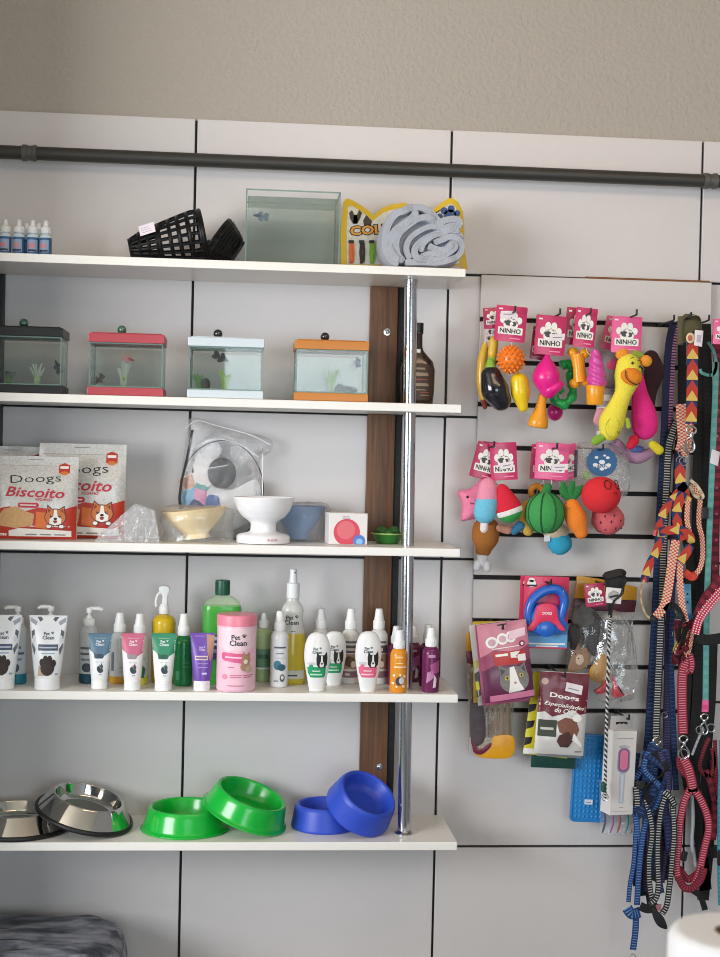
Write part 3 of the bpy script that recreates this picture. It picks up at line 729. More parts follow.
def biscuit(px, pyt, pyb, w_px, Y, label, lean=0., tilt=0., seed=1, txt=True):
    k = s(Y); h = at(px, pyt, Y).z-zs3; w_ = w_px*k
    o = onshelf(3, px, Y); mb = MB(); sf = bag(mb, w_, h, .042, SILV, seed, .0017, .10, taper=.0)
    dd = lambda pts, m_, lv=1: mb.decal([(a*w_, b*h) for a, b in pts], m_, sf, lv, .006)
    dd([(-.495, .004), (.495, .004), (.495, .41), (.30, .35), (.05, .38), (-.12, .33), (-.3, .39), (-.495, .35)], RED, 1)
    dd([(.02, .33), (.2, .31), (.18, .12), (.02, .14)], ORN, 2)
    dd([(-.44, .26), (-.36, .36), (-.22, .39), (-.10, .33), (0, .30), (-.02, .16), (-.22, .13), (-.4, .16)], TAN, 3)
    dd([(-.30, .035), (.44, .035), (.44, .105), (-.18, .13), (-.30, .10)], WH, 4)
    for i in range(3): dd([(-.1+.17*i, .05), (.03+.17*i, .05), (.03+.17*i, .064), (-.1+.17*i, .064)], GRY, 5)
    mb.text('one', -.37*w_, .055*h, .09*w_, WH, sf, 4, bold=.03, shear=.2)
    dd(rrect(-.2, .375, .05, .435, .028), RSC, 4); dd([(-.17, .40), (.02, .40), (.02, .412), (-.17, .412)], WH, 5)
    mb.text('VEGANO', .10*w_, .475*h, .2*w_, RSC, sf, 3, bold=.02)
    mb.text('Biscoito', .0*w_, .56*h, .70*w_, RSC, sf, 4, bold=.018, shear=.25, h=.12*h, rot=R(-1.5))
    mb.text('Doogs', .0*w_, .715*h, .60*w_, NB, sf, 3, bold=-.008, h=.125*h, rot=R(3))
    dd([(.27, .80), (.40, .80), (.40, .90), (.335, .925), (.27, .90)], RED, 2); dd(oval(.335, .80, .05, .022, 14), ORN, 3); dd([(.285, .855), (.385, .855), (.385, .885), (.285, .885)], WH, 4)
    dd([(-.10, .955), (.08, .955), (.08, .963), (-.10, .963)], GRY, 2); dd([(-.46, .885), (.25, .885), (.25, .889), (-.46, .889)], GRY, 1)
    corgi(mb, .25*w_, .25*h, .135*w_, sf, 6)
    mb.build('biscuit_bag', None, o, (R(lean), 0, R(tilt)), label, 'bag of dog biscuits', 'dog biscuit bags')
biscuit(81, 443.5, 542, 85, -.115, 'dog biscuit bag standing at the right behind another one', -4, -1, 5)
biscuit(10, 446, 542, 78, -.085, 'dog biscuit bag almost hidden behind the front one at the left edge', -4, 1, 9)
biscuit(35, 456, 541.5, 81, -.172, 'dog biscuit bag in front at the left edge, whole dog face showing', -5, 2, 2)
# empty clear tray
FILM = film(); FILM2 = film('#fbfcfd', .06, .6, 1., 55, .12, .08)
def wedge_tray():
    FILM2 = film('#f6f7f8', .12, .7, .8, 60, .14, .10)
    Y0, Y1 = -.205, -.148; o = onshelf(3, 131, -.14); mb = MB(); q = lambda px, py: (at(px, py, -.14).x-o.x, max(0, at(px, py, -.14).z-zs3))
    A, B_, Cc, D_ = q(97, 542), q(137, 503), q(156, 510), q(161, 542)
    def sheet(P, nu, nv, amp, sd):
        vs = []; fs = []
        for i in range(nu+1):
            for j in range(nv+1):
                u, v = i/nu, j/nv; a = Vector(P[0]).lerp(Vector(P[1]), u); b = Vector(P[3]).lerp(Vector(P[2]), u); p = a.lerp(b, v)
                e = min(u, 1-u, v, 1-v)*4; p = p+Vector((noise.noise(p*45+Vector((sd, 0, 0))), noise.noise(p*45+Vector((0, sd, 0))), noise.noise(p*45+Vector((0, 0, sd)))))*amp*min(1, e+.2)
                p.z = max(p.z, .0005); vs.append(p)
        for i in range(nu):
            for j in range(nv): a = i*(nv+1)+j; fs.append((a, a+1, a+nv+2, a+nv+1))
        mb.add(vs, fs, FILM2)
    y0, y1 = Y0+.14, Y1+.14
    F = lambda p, y: (p[0], y, p[1])
    sheet([F(A, y0), F(B_, y0), F(B_, y1), F(A, y1)], 12, 10, .003, 1); sheet([F(B_, y0), F(Cc, y0), F(Cc, y1), F(B_, y1)], 8, 10, .003, 1)
    sheet([F(Cc, y0), F(D_, y0), F(D_, y1), F(Cc, y1)], 10, 10, .004, 1); sheet([F(A, y0), F(B_, y0), F(Cc, y0), F(D_, y0)], 12, 14, .004, 1)
    sheet([F(A, y1), F(B_, y1), F(Cc, y1), F(D_, y1)], 12, 14, .004, 1)
    for a, b, y in ((A, B_, y0), (B_, Cc, y0), (Cc, D_, y0)):
        mb.tube([F(a, y), F(((a[0]+b[0])/2, (a[1]+b[1])/2), y-.001), F(b, y)], .0011, FILM2, 6)
    for i in range(9):
        u = .06+.1*i; a = Vector((A[0], A[1])).lerp(Vector((D_[0], D_[1])), u); b = Vector((B_[0], B_[1])).lerp(Vector((Cc[0], Cc[1])), u)
        mb.tube([(a.x, y0-.0015, max(a.y, .001)), ((a.x+b.x)/2, y0-.0045, (a.y+b.y)/2), (b.x, y0-.001, b.y)], .0007, FILM2, 5)
    mb.build('clear_bag', None, o, label='crumpled clear plastic bag, empty, between the biscuit bags and the cream bowl', cat='plastic bag')
wedge_tray()
def bowl_prof(rim, foot, H, wall=.0025, neck=None):
    pr = [(0, .004), (foot*.8, .003), (foot*.95, 0), (foot, .001)]
    pr += neck or [(foot*.86, H*.16)]
    pr += [(rim*.62, H*.42), (rim*.86, H*.70), (rim*.985, H*.98), (rim, H), (rim-wall, H), (rim*.84-wall, H*.70), (rim*.58, H*.42), (rim*.3, H*.33), (0, H*.31)]
    return pr
def wrapskin(rx, ry, H, seed, o, mt=None, low=1.0, tails=True):
    """loose crinkled clear film round an object"""
    mb = MB(); rg = []; n = 28
    for z, k in ((.001, .96*low), (.02*H, 1.03*low), (.3*H, 1.0), (.62*H, 1.04), (.9*H, 1.05), (1.04*H, .98), (1.10*H, .7), (1.08*H, .3)):
        r = []
        for i in range(n):
            a = 2*pi*i/n; q = 1+.13*noise.noise(Vector((cos(a)*2.2+seed, sin(a)*2.2, z*34)))+.05*noise.noise(Vector((cos(a)*7, sin(a)*7+seed, z*90)))
            r.append((rx*k*q*cos(a), ry*k*q*sin(a), max(.0008, z+.006*noise.noise(Vector((cos(a)*3, sin(a)*3+seed, 4)))*(z > .01))))
        rg.append(r)
    mb.rings(rg, mt or FILM, cap0=False, cap1=True); return mb
# cream bowl in film
k = s(-.12)
t = thing('footed_bowl', 'cream plastic footed bowl wrapped in clear film, leaning', 'bowl', onshelf(3, 197.5, -.14), (0, 0, 0), None)
mb = MB(); prf = bowl_prof(.067, .0275, .061); mb.lathe(rounded(prf, .002, 2), mat('#f3dcae', .35, kind='sss'), 40, M=Matrix.Translation((0, 0, .006)) @ Matrix.Rotation(R(-7), 4, 'Y')); mb.build('bowl_body', t)
mb = wrapskin(.070, .064, .066, 3, None); mb.build('film_wrap', t)
# white pedestal bowl
t = thing('pedestal_bowl', 'white plastic pedestal pet bowl standing at the shelf edge', 'bowl', onshelf(3, 263.5, -.15))
H = .0945; rm = .0635
prf = [(0, .006), (.05, .003), (.0535, 0), (.0548, .002), (.0548, .0145), (.050, .0185), (.034, .0215), (.0275, .0245), (.0262, .030), (.0262, .040), (.031, .0455), (.044, .054), (.054, .067), (.0602, .083), (rm, H-.001), (rm-.0006, H), (rm-.002, H-.001), (.057, .083), (.050, .070), (.038, .059), (.02, .054), (0, .053)]
mb = MB(); mb.lathe(rounded(prf, .002, 2), mat('#f1f1f4', .3, kind='sss'), 56); b_ = mb.build('bowl_body', t)
mb = MB(); sf = lambda x, z: -sqrt(max(0, .0548**2-x*x)); mb.decal([(.006, .006), (.030, .006), (.030, .0115), (.006, .0115)], mat('#e7dfe2', .5), sf, 1, .003)
for i in range(3): mb.decal([(.008+.007*i, .0068), (.013+.007*i, .0068), (.013+.007*i, .0105), (.008+.007*i, .0105)], mat('#d3a6a8', .5), sf, 2, .003)
mb.build('sticker', t)
# blue bowl in film
t = thing('footed_bowl', 'blue plastic footed bowl wrapped in clear film behind the white pedestal bowl', 'bowl', onshelf(3, 299.5, -.058))
mb = MB(); mb.lathe(rounded(bowl_prof(.056, .025, .07), .002, 2), mat('#7f9dc4', .35, kind='sss'), 36, M=Matrix.Translation((0, 0, .004))); mb.build('bowl_body', t)
mb = wrapskin(.063, .059, .074, 8, None, low=.9); mb.build('film_wrap', t)
# clear bag with hoop toy
YB_ = -.020
o = onshelf(3, 224, YB_)+Vector((0, 0, .002)); q = lambda px, py: (at(px, py, YB_).x-o.x, max(.001, at(px, py, YB_).z-zs3))
t = thing('hoop_toy', 'round wire hoop toy with a black disc packed in a clear plastic bag', 'pet toy', o)
mb = MB(); c = q(222, 492); rx, rz = 41*s(YB_), 50*s(YB_)
mb.tube([(c[0]+rx*cos(a), -.022, c[1]+rz*sin(a)) for a in [2*pi*i/48 for i in range(49)]], .0011, NB, 6); mb.build('wire_hoop', t)
mb = MB(); mb.loft([(0, .001, .001), (.0005, .029, .032), (.003, .030, .033), (.0045, .027, .03), (.005, .010, .01), (.0042, .001, .001)], mat('#26282b', .35, bump=.3, scale=80, var=.3), 32, M=Matrix.Translation((q(222, 474)[0], -.024, q(222, 474)[1])) @ Matrix.Rotation(pi/2, 4, 'X')); mb.build('disc', t, label='black round disc')
mb = MB(); mb.ribbon([(q(a, b)[0], -.028, q(a, b)[1]) for a, b in ((193, 431), (188, 458), (182, 482), (180, 498), (181, 513))], .0055, NB, .002); mb.build('spine', t, label='black folded edge')
mb = MB()
for i, (px, py, r_, cc) in enumerate(((188, 485, 10, '#d8a58e'), (204, 485, 9, '#5aa39e'), (190, 497, 10, '#6fb2d6'), (200, 498, 9, '#d892b8'), (197, 507, 9, '#1d3566'), (212, 505, 9, '#27539a'), (205, 470, 15, '#e6e4e2'), (212, 452, 12, '#d9d9da'))):
    mb.ell((q(px, py)[0], -.012-.0006*i, q(px, py)[1]), (r_*.0019, .004, r_*.0021), mat(cc, .6), seg=14, nz=.5)
mb.build('folded_fabric', t, label='folded colourful fabric')
mb = MB(); c = q(222, 490); mb.prism(smooth([q(*a) for a in ((186, 458), (197, 446), (208, 450), (211, 464), (216, 486), (232, 490), (256, 480), (261, 498), (252, 520), (225, 532), (200, 524), (186, 500))], 4, True), -.014, -.009, mat('#d9dbdd', .7, bump=.6, scale=25, var=.08), .002); mb.build('white_cloth', t, label='white cloth panel')
# the bag skin: outline front and back
ol = [(180, 541), (178, 520), (180, 490), (184, 455), (188, 428), (190, 420), (200, 419), (216, 426), (232, 431), (250, 434), (266, 438), (273, 444), (270, 453), (260, 461), (262, 480), (264, 500), (262, 525), (258, 541)]
def skin(ol, thick, seed, mt, y0=0., n=18):
    """closed clear bag between left and right outline chains"""
    P = [q(*a) for a in ol]; zmax = max(p[1] for p in P); rg = []
    return P, zmax
P = smooth([q(*a) for a in ol], 3)
def clearbag(name, parent, P, T, mt, seed, step=.010, lab=None, ylo=None):
    """crinkled closed pouch of clear film with outline P"""
    bm = bmesh.new(); f = bm.faces.new([bm.verts.new((p[0], 0, p[1])) for p in P])
    xs_ = [p[0] for p in P]; zs_ = [p[1] for p in P]
    for ax, (a, b) in ((0, (min(xs_), max(xs_))), (2, (min(zs_), max(zs_)))):
        kk = int((b-a)/step)
        for i in range(1, kk+1):
            co = [0, 0, 0]; no = [0, 0, 0]; co[ax] = a+(b-a)*i/(kk+1); no[ax] = 1
            bmesh.ops.bisect_plane(bm, geom=bm.verts[:]+bm.edges[:]+bm.faces[:], plane_co=co, plane_no=no)
    bmesh.ops.triangulate(bm, faces=[f for f in bm.faces if len(f.verts) > 4])
    pv = [Vector((p[0], p[1])) for p in P]
    def de(x, z):
        b = 9
        for i in range(len(pv)):
            a, c = pv[i], pv[(i+1) % len(pv)]; d = c-a; u = max(0, min(1, (Vector((x, z))-a).dot(d)/max(1e-9, d.length_squared))); b = min(b, (a+d*u-Vector((x, z))).length)
        return b
    bm.verts.index_update(); V = [v.co.copy() for v in bm.verts]; F = [[v.index for v in f.verts] for f in bm.faces]; dv = [de(v.x, v.z) for v in V]; bm.free()
    mb = MB()
    for sg in (-1, 1):
        vs = []
        for v, d in zip(V, dv):
            e = min(1, sqrt(d/.03)); nn = noise.noise(Vector((v.x*30+seed, sg*3, v.z*30)))*.35+noise.noise(Vector((v.x*80+seed, sg*5, v.z*60)))*.3
            vs.append((v.x, sg*T/2*e*(1+nn), v.z))
        mb.add(vs, F if sg < 0 else [f[::-1] for f in F], mt)
    mb.hard = 60
    return mb.build(name, parent, label=lab)
bo = clearbag('clear_bag', t, P, .036, film('#fdfdfd', .05, .55, 1., 55, .12, .06), 4); bo.location.y = -.018
mb = MB()
for a in ([(186, 430), (198, 422), (220, 428), (250, 436), (270, 446)], [(184, 478), (205, 470), (228, 466)], [(262, 455), (262, 480), (263, 505)], [(192, 450), (215, 440), (240, 446), (258, 458)]):
    mb.tube([(x_, -.0385, z_) for x_, z_ in smooth([q(*b) for b in a], 4)], [.0006]*len(smooth([q(*b) for b in a], 4)), film('#ffffff', .3, .9, 0, 30, .2, .5), 6)
mb.build('bag_crease', t)
t.children[-1]['kind'] = 'stuff'
# white box with red ball picture
YX = -.16; k = s(YX); w_ = 38*k; h = 31.5*k
t0_ = onshelf(3, 348, YX); t0_.y = YX
mb = MB(); mb.box(-w_/2, 0, 0, w_/2+.002, .058, h, mat('#e9e5e4', .45), .0008, 1)
REDB = mat('#d9475c', .45); RB2 = mat('#e0707a', .45)
mb.decal(circ(.0005, .0275, .0285, .0275, 40)[0:21]+[(-.028, .0275-.0265), (.029, .001)], REDB, None, 1, 0) if False else None
def clipc(cx, cz, r, z0, x1): return [(min(x1, a), max(z0, b)) for a, b in circ(cx, cz, r, n=48)]
mb.decal(clipc(-.002, .0255, .0275, .0012, w_/2-.001), REDB, None, 1, 0); mb.decal(clipc(-.004, .030, .019, .0012, w_/2-.001), RB2, None, 2, 0)
mb.decal(clipc(.024, .008, .0125, .0012, w_/2-.0008), mat('#4f7fd0', .45), None, 3, 0); mb.decal(clipc(.0245, .006, .007, .0012, w_/2-.0008), mat('#8fc0ee', .45), None, 4, 0)
mb.text('PETS', -.004, .0575, .014, GRY, None, 2, h=.0035); mb.decal([(-.012, .0535), (.005, .0535), (.005, .0542), (-.012, .0542)], GRY, None, 1, 0)
mb.build('carton', None, t0_, (0, 0, R(5)), 'small white carton with a red ball picture beside the brown board', 'box')
# green dish of green balls
t = thing('green_dish', 'small green dish holding green lumps beside the chrome pole', 'dish', onshelf(3, 388, -.095))
mb = MB(); mb.lathe(rounded([(0, .004), (.018, .003), (.022, 0), (.024, .002), (.032, .018), (.034, .021), (.033, .0215), (.029, .018), (.02, .008), (0, .006)], .001, 2), mat('#2f742c', .3), 36); mb.build('dish_body', t)
mb = MB(); mb.lathe([(.0335, .0195), (.0348, .0205), (.0348, .0225), (.0335, .0225)], mat('#9ec46a', .35), 36); mb.build('rim', t, label='pale green rim')
for i, (x, y, r) in enumerate(((-.0132, .0, .013), (.0132, .003, .0132), (0, -.0195, .0095), (0, .0195, .0105))):
    p = onshelf(3, 388, -.095); mb = MB(); mb.ell((0, 0, 0), (r, r, r*.95), mat('#2f6a26', .6, bump=.4, scale=120, var=.2), nz=.2)
    mb.build('rubber_ball', None, (p.x+x, p.y+y, p.z+.0105+r), None, ('left green rubber lump in the little green dish', 'right green rubber lump in the little green dish, by the pole', 'green rubber lump at the front of the little green dish', 'green rubber lump at the back of the little green dish')[i], 'rubber ball', 'green lumps in the dish')
# ================================================================== SHELF 4: shampoos, tubes and sprays
zs4 = SZ[4]+.0006
CLR = lambda c, tr=.35: mat(c, .15, trans=tr, name='translucent_plastic')
TXT = mat('#2b3040', .5); GRY2 = mat('#9ba0a8', .5)
def spot4(px, pyb):
    p = atz(px, pyb, SZ[4]); Y = max(-.19, min(-.022, p.y)); return onshelf(4, px, Y, pyb-20)
def topz(px, py, Y): return at(px, py, Y).z-zs4
def rnd(sec, r=.002): 
    return [(b, a, a) for a, b in rounded(sec, r, 3)]
def spray_head(t, z0, r, H, mt=PW, clear=True):
    """fine mist pump: collar and tapered overcap"""
    mb = MB(); mb.lathe(rounded([(0, z0), (r, z0), (r, z0+H*.42), (r*.86, z0+H*.45), (r*.62, z0+H*.95), (r*.55, z0+H), (0, z0+H)], .0015, 3), mt, 24)
    for k_ in range(18): mb.box(-.0003, -r*1.02, z0+.002, .0003, -r*.96, z0+H*.38, mt, M=Matrix.Rotation(2*pi*k_/18, 4, 'Z'))
    mb.build('spray_cap', t)
def pump_head(t, z0, r, H, side=1, mt=PW):
    mb = MB(); mb.lathe(rounded([(0, z0), (r, z0), (r, z0+H*.36), (r*.55, z0+H*.42), (r*.5, z0+H*.55), (.0032, z0+H*.56), (.0032, z0+H*.74), (0, z0+H*.74)], .0012, 3), mt, 22); mb.build('pump_collar', t)
    mb = MB(); mb.lathe(rounded([(0, z0+H*.70), (r*.52, z0+H*.70), (r*.56, z0+H), (0, z0+H)], .001, 2), mt, 18)
    mb.tube(smooth([(0, 0, z0+H*.93), (side*.012, 0, z0+H*.95), (side*.022, 0, z0+H*.93), (side*.026, 0, z0+H*.84)], 4), [.0042]*8+[.0036]*4+[.003], mt, 10); mb.build('pump_head', t)
def tube_sec(w0, wt, hc, H, d0):
    n = 10; o = []
    for i in range(n+1):
        u = i/n; o.append((hc+(H-hc)*u, w0+(wt-w0)*u**.8, max(.0006, d0*(1-u**1.7))))
    return o
PCB = mat('#20242e', .5)
def logo(mb, x, z, w_, sf, mt=None, lv=3):
    mt = mt or PCB
    mb.text('Pet', x-w_*.14, z+w_*.17, w_*.5, mt, sf, lv, bold=.015); mb.text('Clean', x, z-w_*.16, w_*.98, mt, sf, lv, bold=.015)
    cx, cz, r = x+w_*.34, z+w_*.20, w_*.06
    mb.decal(circ(cx, cz, r*1.2, r, 10), mt, sf, lv, .01)
    for a in (-50, -17, 17, 50): mb.decal(circ(cx+2.0*r*sin(R(a)), cz+1.9*r*cos(R(a)), r*.55, n=8), mt, sf, lv, .01)
def sqz(px, pyb, pyt, wt_px, w0_px, kind, label, rot=0., group=None):
    """squeeze tube standing on its cap"""
    o = spot4(px, pyb); k = s(o.y); H = topz(px, pyt, o.y); hc = H*(.165 if kind == 'big' else .17)
    t = thing('squeeze_tube', label, 'tube', o, (0, 0, R(rot)), group)
    w0, wt = w0_px/2*k, wt_px/2*k; sec = tube_sec(w0, wt, hc, H, w0*.78); sf = esurf(sec)
    pal = {'big': ('#e6e9ec', None), 'blue': ('#e8eaec', '#54788e'), 'pink': ('#ece6e8', '#c76382'), 'green': ('#e9edea', '#2f8a63'), 'purple': ('#6f4aa8', None)}[kind]
    mb = MB(); mb.loft(sec, mat(pal[0], .32), 28)
    D = lambda pts, m_, lv=1: mb.decal([(a*wt, hc+b*(H-hc)) for a, b in pts], m_, sf, lv, .005)
    wz = lambda b: (w0+(wt-w0)*b**.8)/wt*.985
    if kind == 'big':
        for sg in (1, -1):
            D([(sg*a, b) for a, b in ((.94, .98), (.55, .90), (.62, .84), (.92, .90))], GRY2)
            D([(sg*a, b) for a, b in ((.70, .78), (.86, .74), (.80, .62), (.66, .68))], mat('#5a5f6a', .5)); D([(sg*a, b) for a, b in ((.66, .70), (.78, .66), (.72, .56), (.60, .60))], mat('#d5d9de', .5), 2)
            D([(sg*a, b) for a, b in ((.60, .46), (.80, .56), (.82, .50), (.66, .36))], mat('#6a6f78', .5)); D([(sg*.36, .98), (sg*.58, .98), (sg*.40, .90), (sg*.26, .94)], mat('#565b66', .5))
        logo(mb, .05*wt, hc+.68*(H-hc), .62*wt, sf)
        D([(-.46, .44), (.56, .44), (.56, .54), (-.46, .54)], mat('#41506b', .45), 2); mb.decal([(-.40*wt, hc+.478*(H-hc)), (.5*wt, hc+.478*(H-hc)), (.5*wt, hc+.502*(H-hc)), (-.40*wt, hc+.502*(H-hc))], mat('#b7bfce', .5), sf, 4, .005)
        D([(-.3, .385), (.4, .385), (.4, .405), (-.3, .405)], mat('#8fb0c4', .5), 2)
        D([(-.46, .03), (-.40, .20), (-.1, .24), (.2, .12), (.14, .03)], mat('#bda58c', .6, scale=150, var=.3), 2)
        D(oval(.05, .16, .36, .125), mat('#33251f', .6, scale=150, var=.3), 3)
        for a, b in ((-.24, .25), (-.06, .30), (.16, .30), (.36, .235)): D(oval(a, b, .13, .062, 14), mat('#2a1e1a', .6), 4)
        D([(.44, .04), (.58, .04), (.58, .07), (.44, .07)], GRY2, 2)
    elif kind in ('blue', 'pink', 'green'):
        cm = mat(pal[1], .4); D([(-wz(.985), .985), (wz(.985), .985), (wz(.6), .60), (.42, .52), (.30, .46), (-.40, .46), (-.52, .58), (-wz(.66), .66)], cm, 1)
        D([(-.5, .60), (-.38, .47), (.30, .47), (.36, .53), (.3, .56), (-.3, .56)], mat({'blue': '#2d4658', 'pink': '#8f8e93', 'green': '#1d5c44'}[kind], .4), 2)
        logo(mb, .02*wt, hc+.80*(H-hc), .74*wt, sf, mat('#f0f2f4', .5)); D([(-.46, .90), (.5, .90), (.5, .905), (-.46, .905)], WH, 2)
        for a, b, w2 in ((-.3, .38, .25), (.1, .38, .3)): D([(a, b), (a+w2, b), (a+w2, b+.012), (a, b+.012)], GRY2, 1)
        D(oval(.12, .2, .24, .05), mat('#3d4a52', .6), 1); D(oval(-.04, .24, .14, .06), mat('#2f3b44', .6), 2); D(oval(.22, .28, .11, .055), mat('#454f55', .6), 3); D([(.16, .32), (.20, .38), (.25, .32)], mat('#2f3b44', .6), 4); D(oval(.08, .31, .06, .025), mat(pal[1], .5), 3)
        D([(.0, .10), (.26, .10), (.26, .12), (.0, .12)], GRY2, 1)
    else:
        D([(.30, .985), (wz(.985), .985), (.84, .50), (.62, .42), (.42, .60)], mat('#b58a72', .4), 1); logo(mb, -.03*wt, hc+.68*(H-hc), .52*wt, sf, mat('#e6dcf2', .5))
        D([(-.66, .93), (.2, .93), (.2, .945), (-.66, .945)], mat('#a88fd0', .5)); D([(-.56, .44), (.46, .44), (.46, .53), (-.56, .53)], mat('#d9c3b8', .5), 2); D([(-.5, .47), (.4, .47), (.4, .5), (-.5, .5)], mat('#5b3a8e', .5), 3)
        for b in (.36, .28): D([(-.3, b), (.5, b), (.5, b+.012), (-.3, b+.012)], mat('#b7a3da', .5))
        D([(.0, .14), (.4, .14), (.4, .18), (.0, .18)], mat('#d7c9ee', .5))
    mb.build('tube_body', t)
    mb = MB(); mb.box(-wt*.995, -.0011, H-.0045, wt*.995, .0011, H+.0005, mat(pal[1] or pal[0], .35), .0004, 1); mb.build('crimp', t)
    mb = MB(); r = w0*1.0; mb.loft(rnd([(r*.985, 0), (r*.985, hc*.92), (r*.9, hc*1.02)], .001), PW, 28, cap0=True, cap1=True)
    mb.build('cap', t); return t
def bottle(px, pyb, pyt, r_px, name, label, col, sh=.70, tr=0., liquid=None, head='mist', headh=.27, sy=1., lab=None, e=2., group=None, side=1, hr=.62, capc=None, neck=True, cat='bottle', rot=0.):
    """generic bottle; sh = body share of height"""
    o = spot4(px, pyb); k = s(o.y); H = topz(px, pyt, o.y); r = r_px*k; hb = H*sh
    t = thing(name, label, cat, o, (0, 0, R(rot)), group)
    pf = rounded([(r*.94, 0), (r, r*.14), (r, hb-r*.62), (r*.86, hb-r*.28), (r*hr*.98, hb)], r*.22, 3)
    sec = [(z, a, a*sy) for a, z in pf]
    mb = MB()
    if liquid:
        zl = liquid[1]*hb
        lo = [q for q in sec if q[0] < zl]; hi = [q for q in sec if q[0] > zl]
        a0, a1 = lo[-1], hi[0]; u_ = (zl-a0[0])/(a1[0]-a0[0]); cut = (zl, a0[1]+(a1[1]-a0[1])*u_, a0[2]+(a1[2]-a0[2])*u_)
        mb.loft(lo+[cut], mat(liquid[0], .2, trans=liquid[2] if len(liquid) > 2 else .12), 28, e, True, False)
        mb.loft([cut]+hi, mat(col, .22, trans=tr), 28, e, False, True)
    else: mb.loft(sec, mat(col, .22, trans=tr), 28, e)
    b_ = mb.build('bottle_body', t)
    if lab:
        m3 = MB(); lab(m3, r, hb, esurf([(z, a+.0002, b+.0002) for z, a, b in sec], e)); m3.build('label', t)
    hd = H-hb
    if head == 'mist': spray_head(t, hb+.0002, r*hr, hd, capc or PW)
    elif head == 'pump': pump_head(t, hb+.0002, r*hr, hd, side, capc or PW)
    elif head == 'cap':
        mb = MB(); mb.lathe(rounded([(0, hb+.0002), (r*hr, hb+.0002), (r*hr*.97, H), (0, H)], .0015, 3), capc or PW, 26)
        for k_ in range(24): mb.box(-.0004, -r*hr*1.015, hb+.003, .0004, -r*hr*.96, H-.003, capc or PW, M=Matrix.Rotation(2*pi*k_/24, 4, 'Z'))
        mb.build('cap', t)
    elif head == 'dropper':
        mb = MB(); mb.lathe(rounded([(0, hb+.0002), (r*hr, hb+.0002), (r*hr, hb+hd*.45), (r*hr*.6, hb+hd*.55), (r*hr*.4, H), (0, H)], .001, 3), capc or PW2, 20); mb.build('cap', t)
    return t, r, hb, H
def rects(mb, r, h, sf, items, lv=1):
    for a0, b0, a1, b1, c_, l in items: mb.decal([(a0*r, b0*h), (a1*r, b0*h), (a1*r, b1*h), (a0*r, b1*h)], mat(c_, .45), sf, l, .004)
# --- back row first, left to right
def lab_teal(mb, r, h, sf):
    rects(mb, r, h, sf, ((-.8, .50, .8, .54, '#5a6470', 1), (-.8, .60, .5, .64, '#5a6470', 1), (-.7, .40, .6, .44, '#7d868e', 1))); mb.decal(oval(-.1*r, .28*h, .5*r, .08*h), mat('#37454f', .5), sf, 1, .004)
bottle(17, 683, 606.5, 9.5, 'pump_bottle', 'translucent pump bottle with teal liquid behind the leftmost big tube', '#dbe2e4', .77, .3, ('#1f7f98', .17), 'pump', lab=lab_teal, side=-1, group='pump bottles')
bottle(50, 683, 606, 9.5, 'pump_bottle', 'pump bottle hidden behind the second big white tube, only its white pump showing', '#dbe2e4', .77, .3, ('#1f7f98', .17), 'pump', lab=lab_teal, side=-1, group='pump bottles')
bottle(88.5, 682.5, 607.5, 9.3, 'pump_bottle', 'translucent pump bottle with dark teal liquid behind the small blue and white tube', '#dbe2e4', .76, .3, ('#1f4f66', .17), 'pump', lab=lab_teal, side=1, group='pump bottles')
def lab_side(mb, r, h, sf): rects(mb, r, h, sf, ((-.75, .25, -.45, .62, '#6a7078', 1), (.1, .3, .8, .34, '#9aa3ab', 1), (.1, .22, .8, .25, '#9aa3ab', 1)))
bottle(119, 682.5, 612.5, 9.3, 'spray_bottle', 'translucent spray bottle with amber liquid between the blue and pink tubes', '#d7dbdc', .72, .3, ('#d39a2a', .14), 'mist', lab=lab_side, group='translucent spray bottles')
def lab_leaf(mb, r, h, sf): mb.decal([(-.3*r, .16*h), (.6*r, .14*h), (.75*r, .32*h), (.3*r, .42*h), (-.2*r, .34*h)], mat('#27603c', .5), sf, 1, .004); rects(mb, r, h, sf, ((-.2, .5, .8, .54, '#9aa3ab', 1),))
bottle(139, 684, 613.5, 9.3, 'spray_bottle', 'translucent spray bottle with green leaf mark behind the pink and white tube', '#d9dcd6', .72, .3, ('#d8c850', .16), 'mist', lab=lab_leaf, group='translucent spray bottles')
# yellow trigger sprayer
t, r, hb, H = bottle(163, 682, 585.5, 11.6, 'trigger_sprayer', 'yellow bottle with white trigger spray head', '#d3b31c', .705, 0, None, None, hr=.40, cat='spray bottle')
mb = MB(); z0 = hb; mb.lathe(rounded([(0, z0+.0003), (.0105, z0+.0003), (.0112, z0+.010), (.0075, z0+.021), (0, z0+.021)], .001, 3), PW, 22); mb.build('collar', t)
mb = MB(); hz = z0+.02
mb.prism(smooth([(-.011, H-.004), (-.004, H), (.008, H-.002), (.011, H-.010), (.0065, H-.022), (.0055, hz), (-.0045, hz), (-.0035, H-.022), (-.010, H-.014)], 3, True), -.0065, .0065, PW, .0015); mb.build('spray_head', t)
mb = MB(); mb.tube(smooth([(-.006, 0, H-.012), (-.014, 0, H-.020), (-.0175, 0, H-.034), (-.0165, 0, H-.044)], 4), .0026, PW, 8); mb.build('trigger', t)
# green spray
bottle(183, 685, 613.5, 9.4, 'spray_bottle', 'dark green spray bottle with white cap between the green and the purple tubes', '#157a43', .69, 0, None, 'mist', lab=lambda mb, r, h, sf: rects(mb, r, h, sf, ((.0, .46, .6, .48, '#3f9a68', 1), (.0, .38, .6, .40, '#3f9a68', 1), (-.7, .12, -.3, .3, '#3f9a68', 1))), group=None)
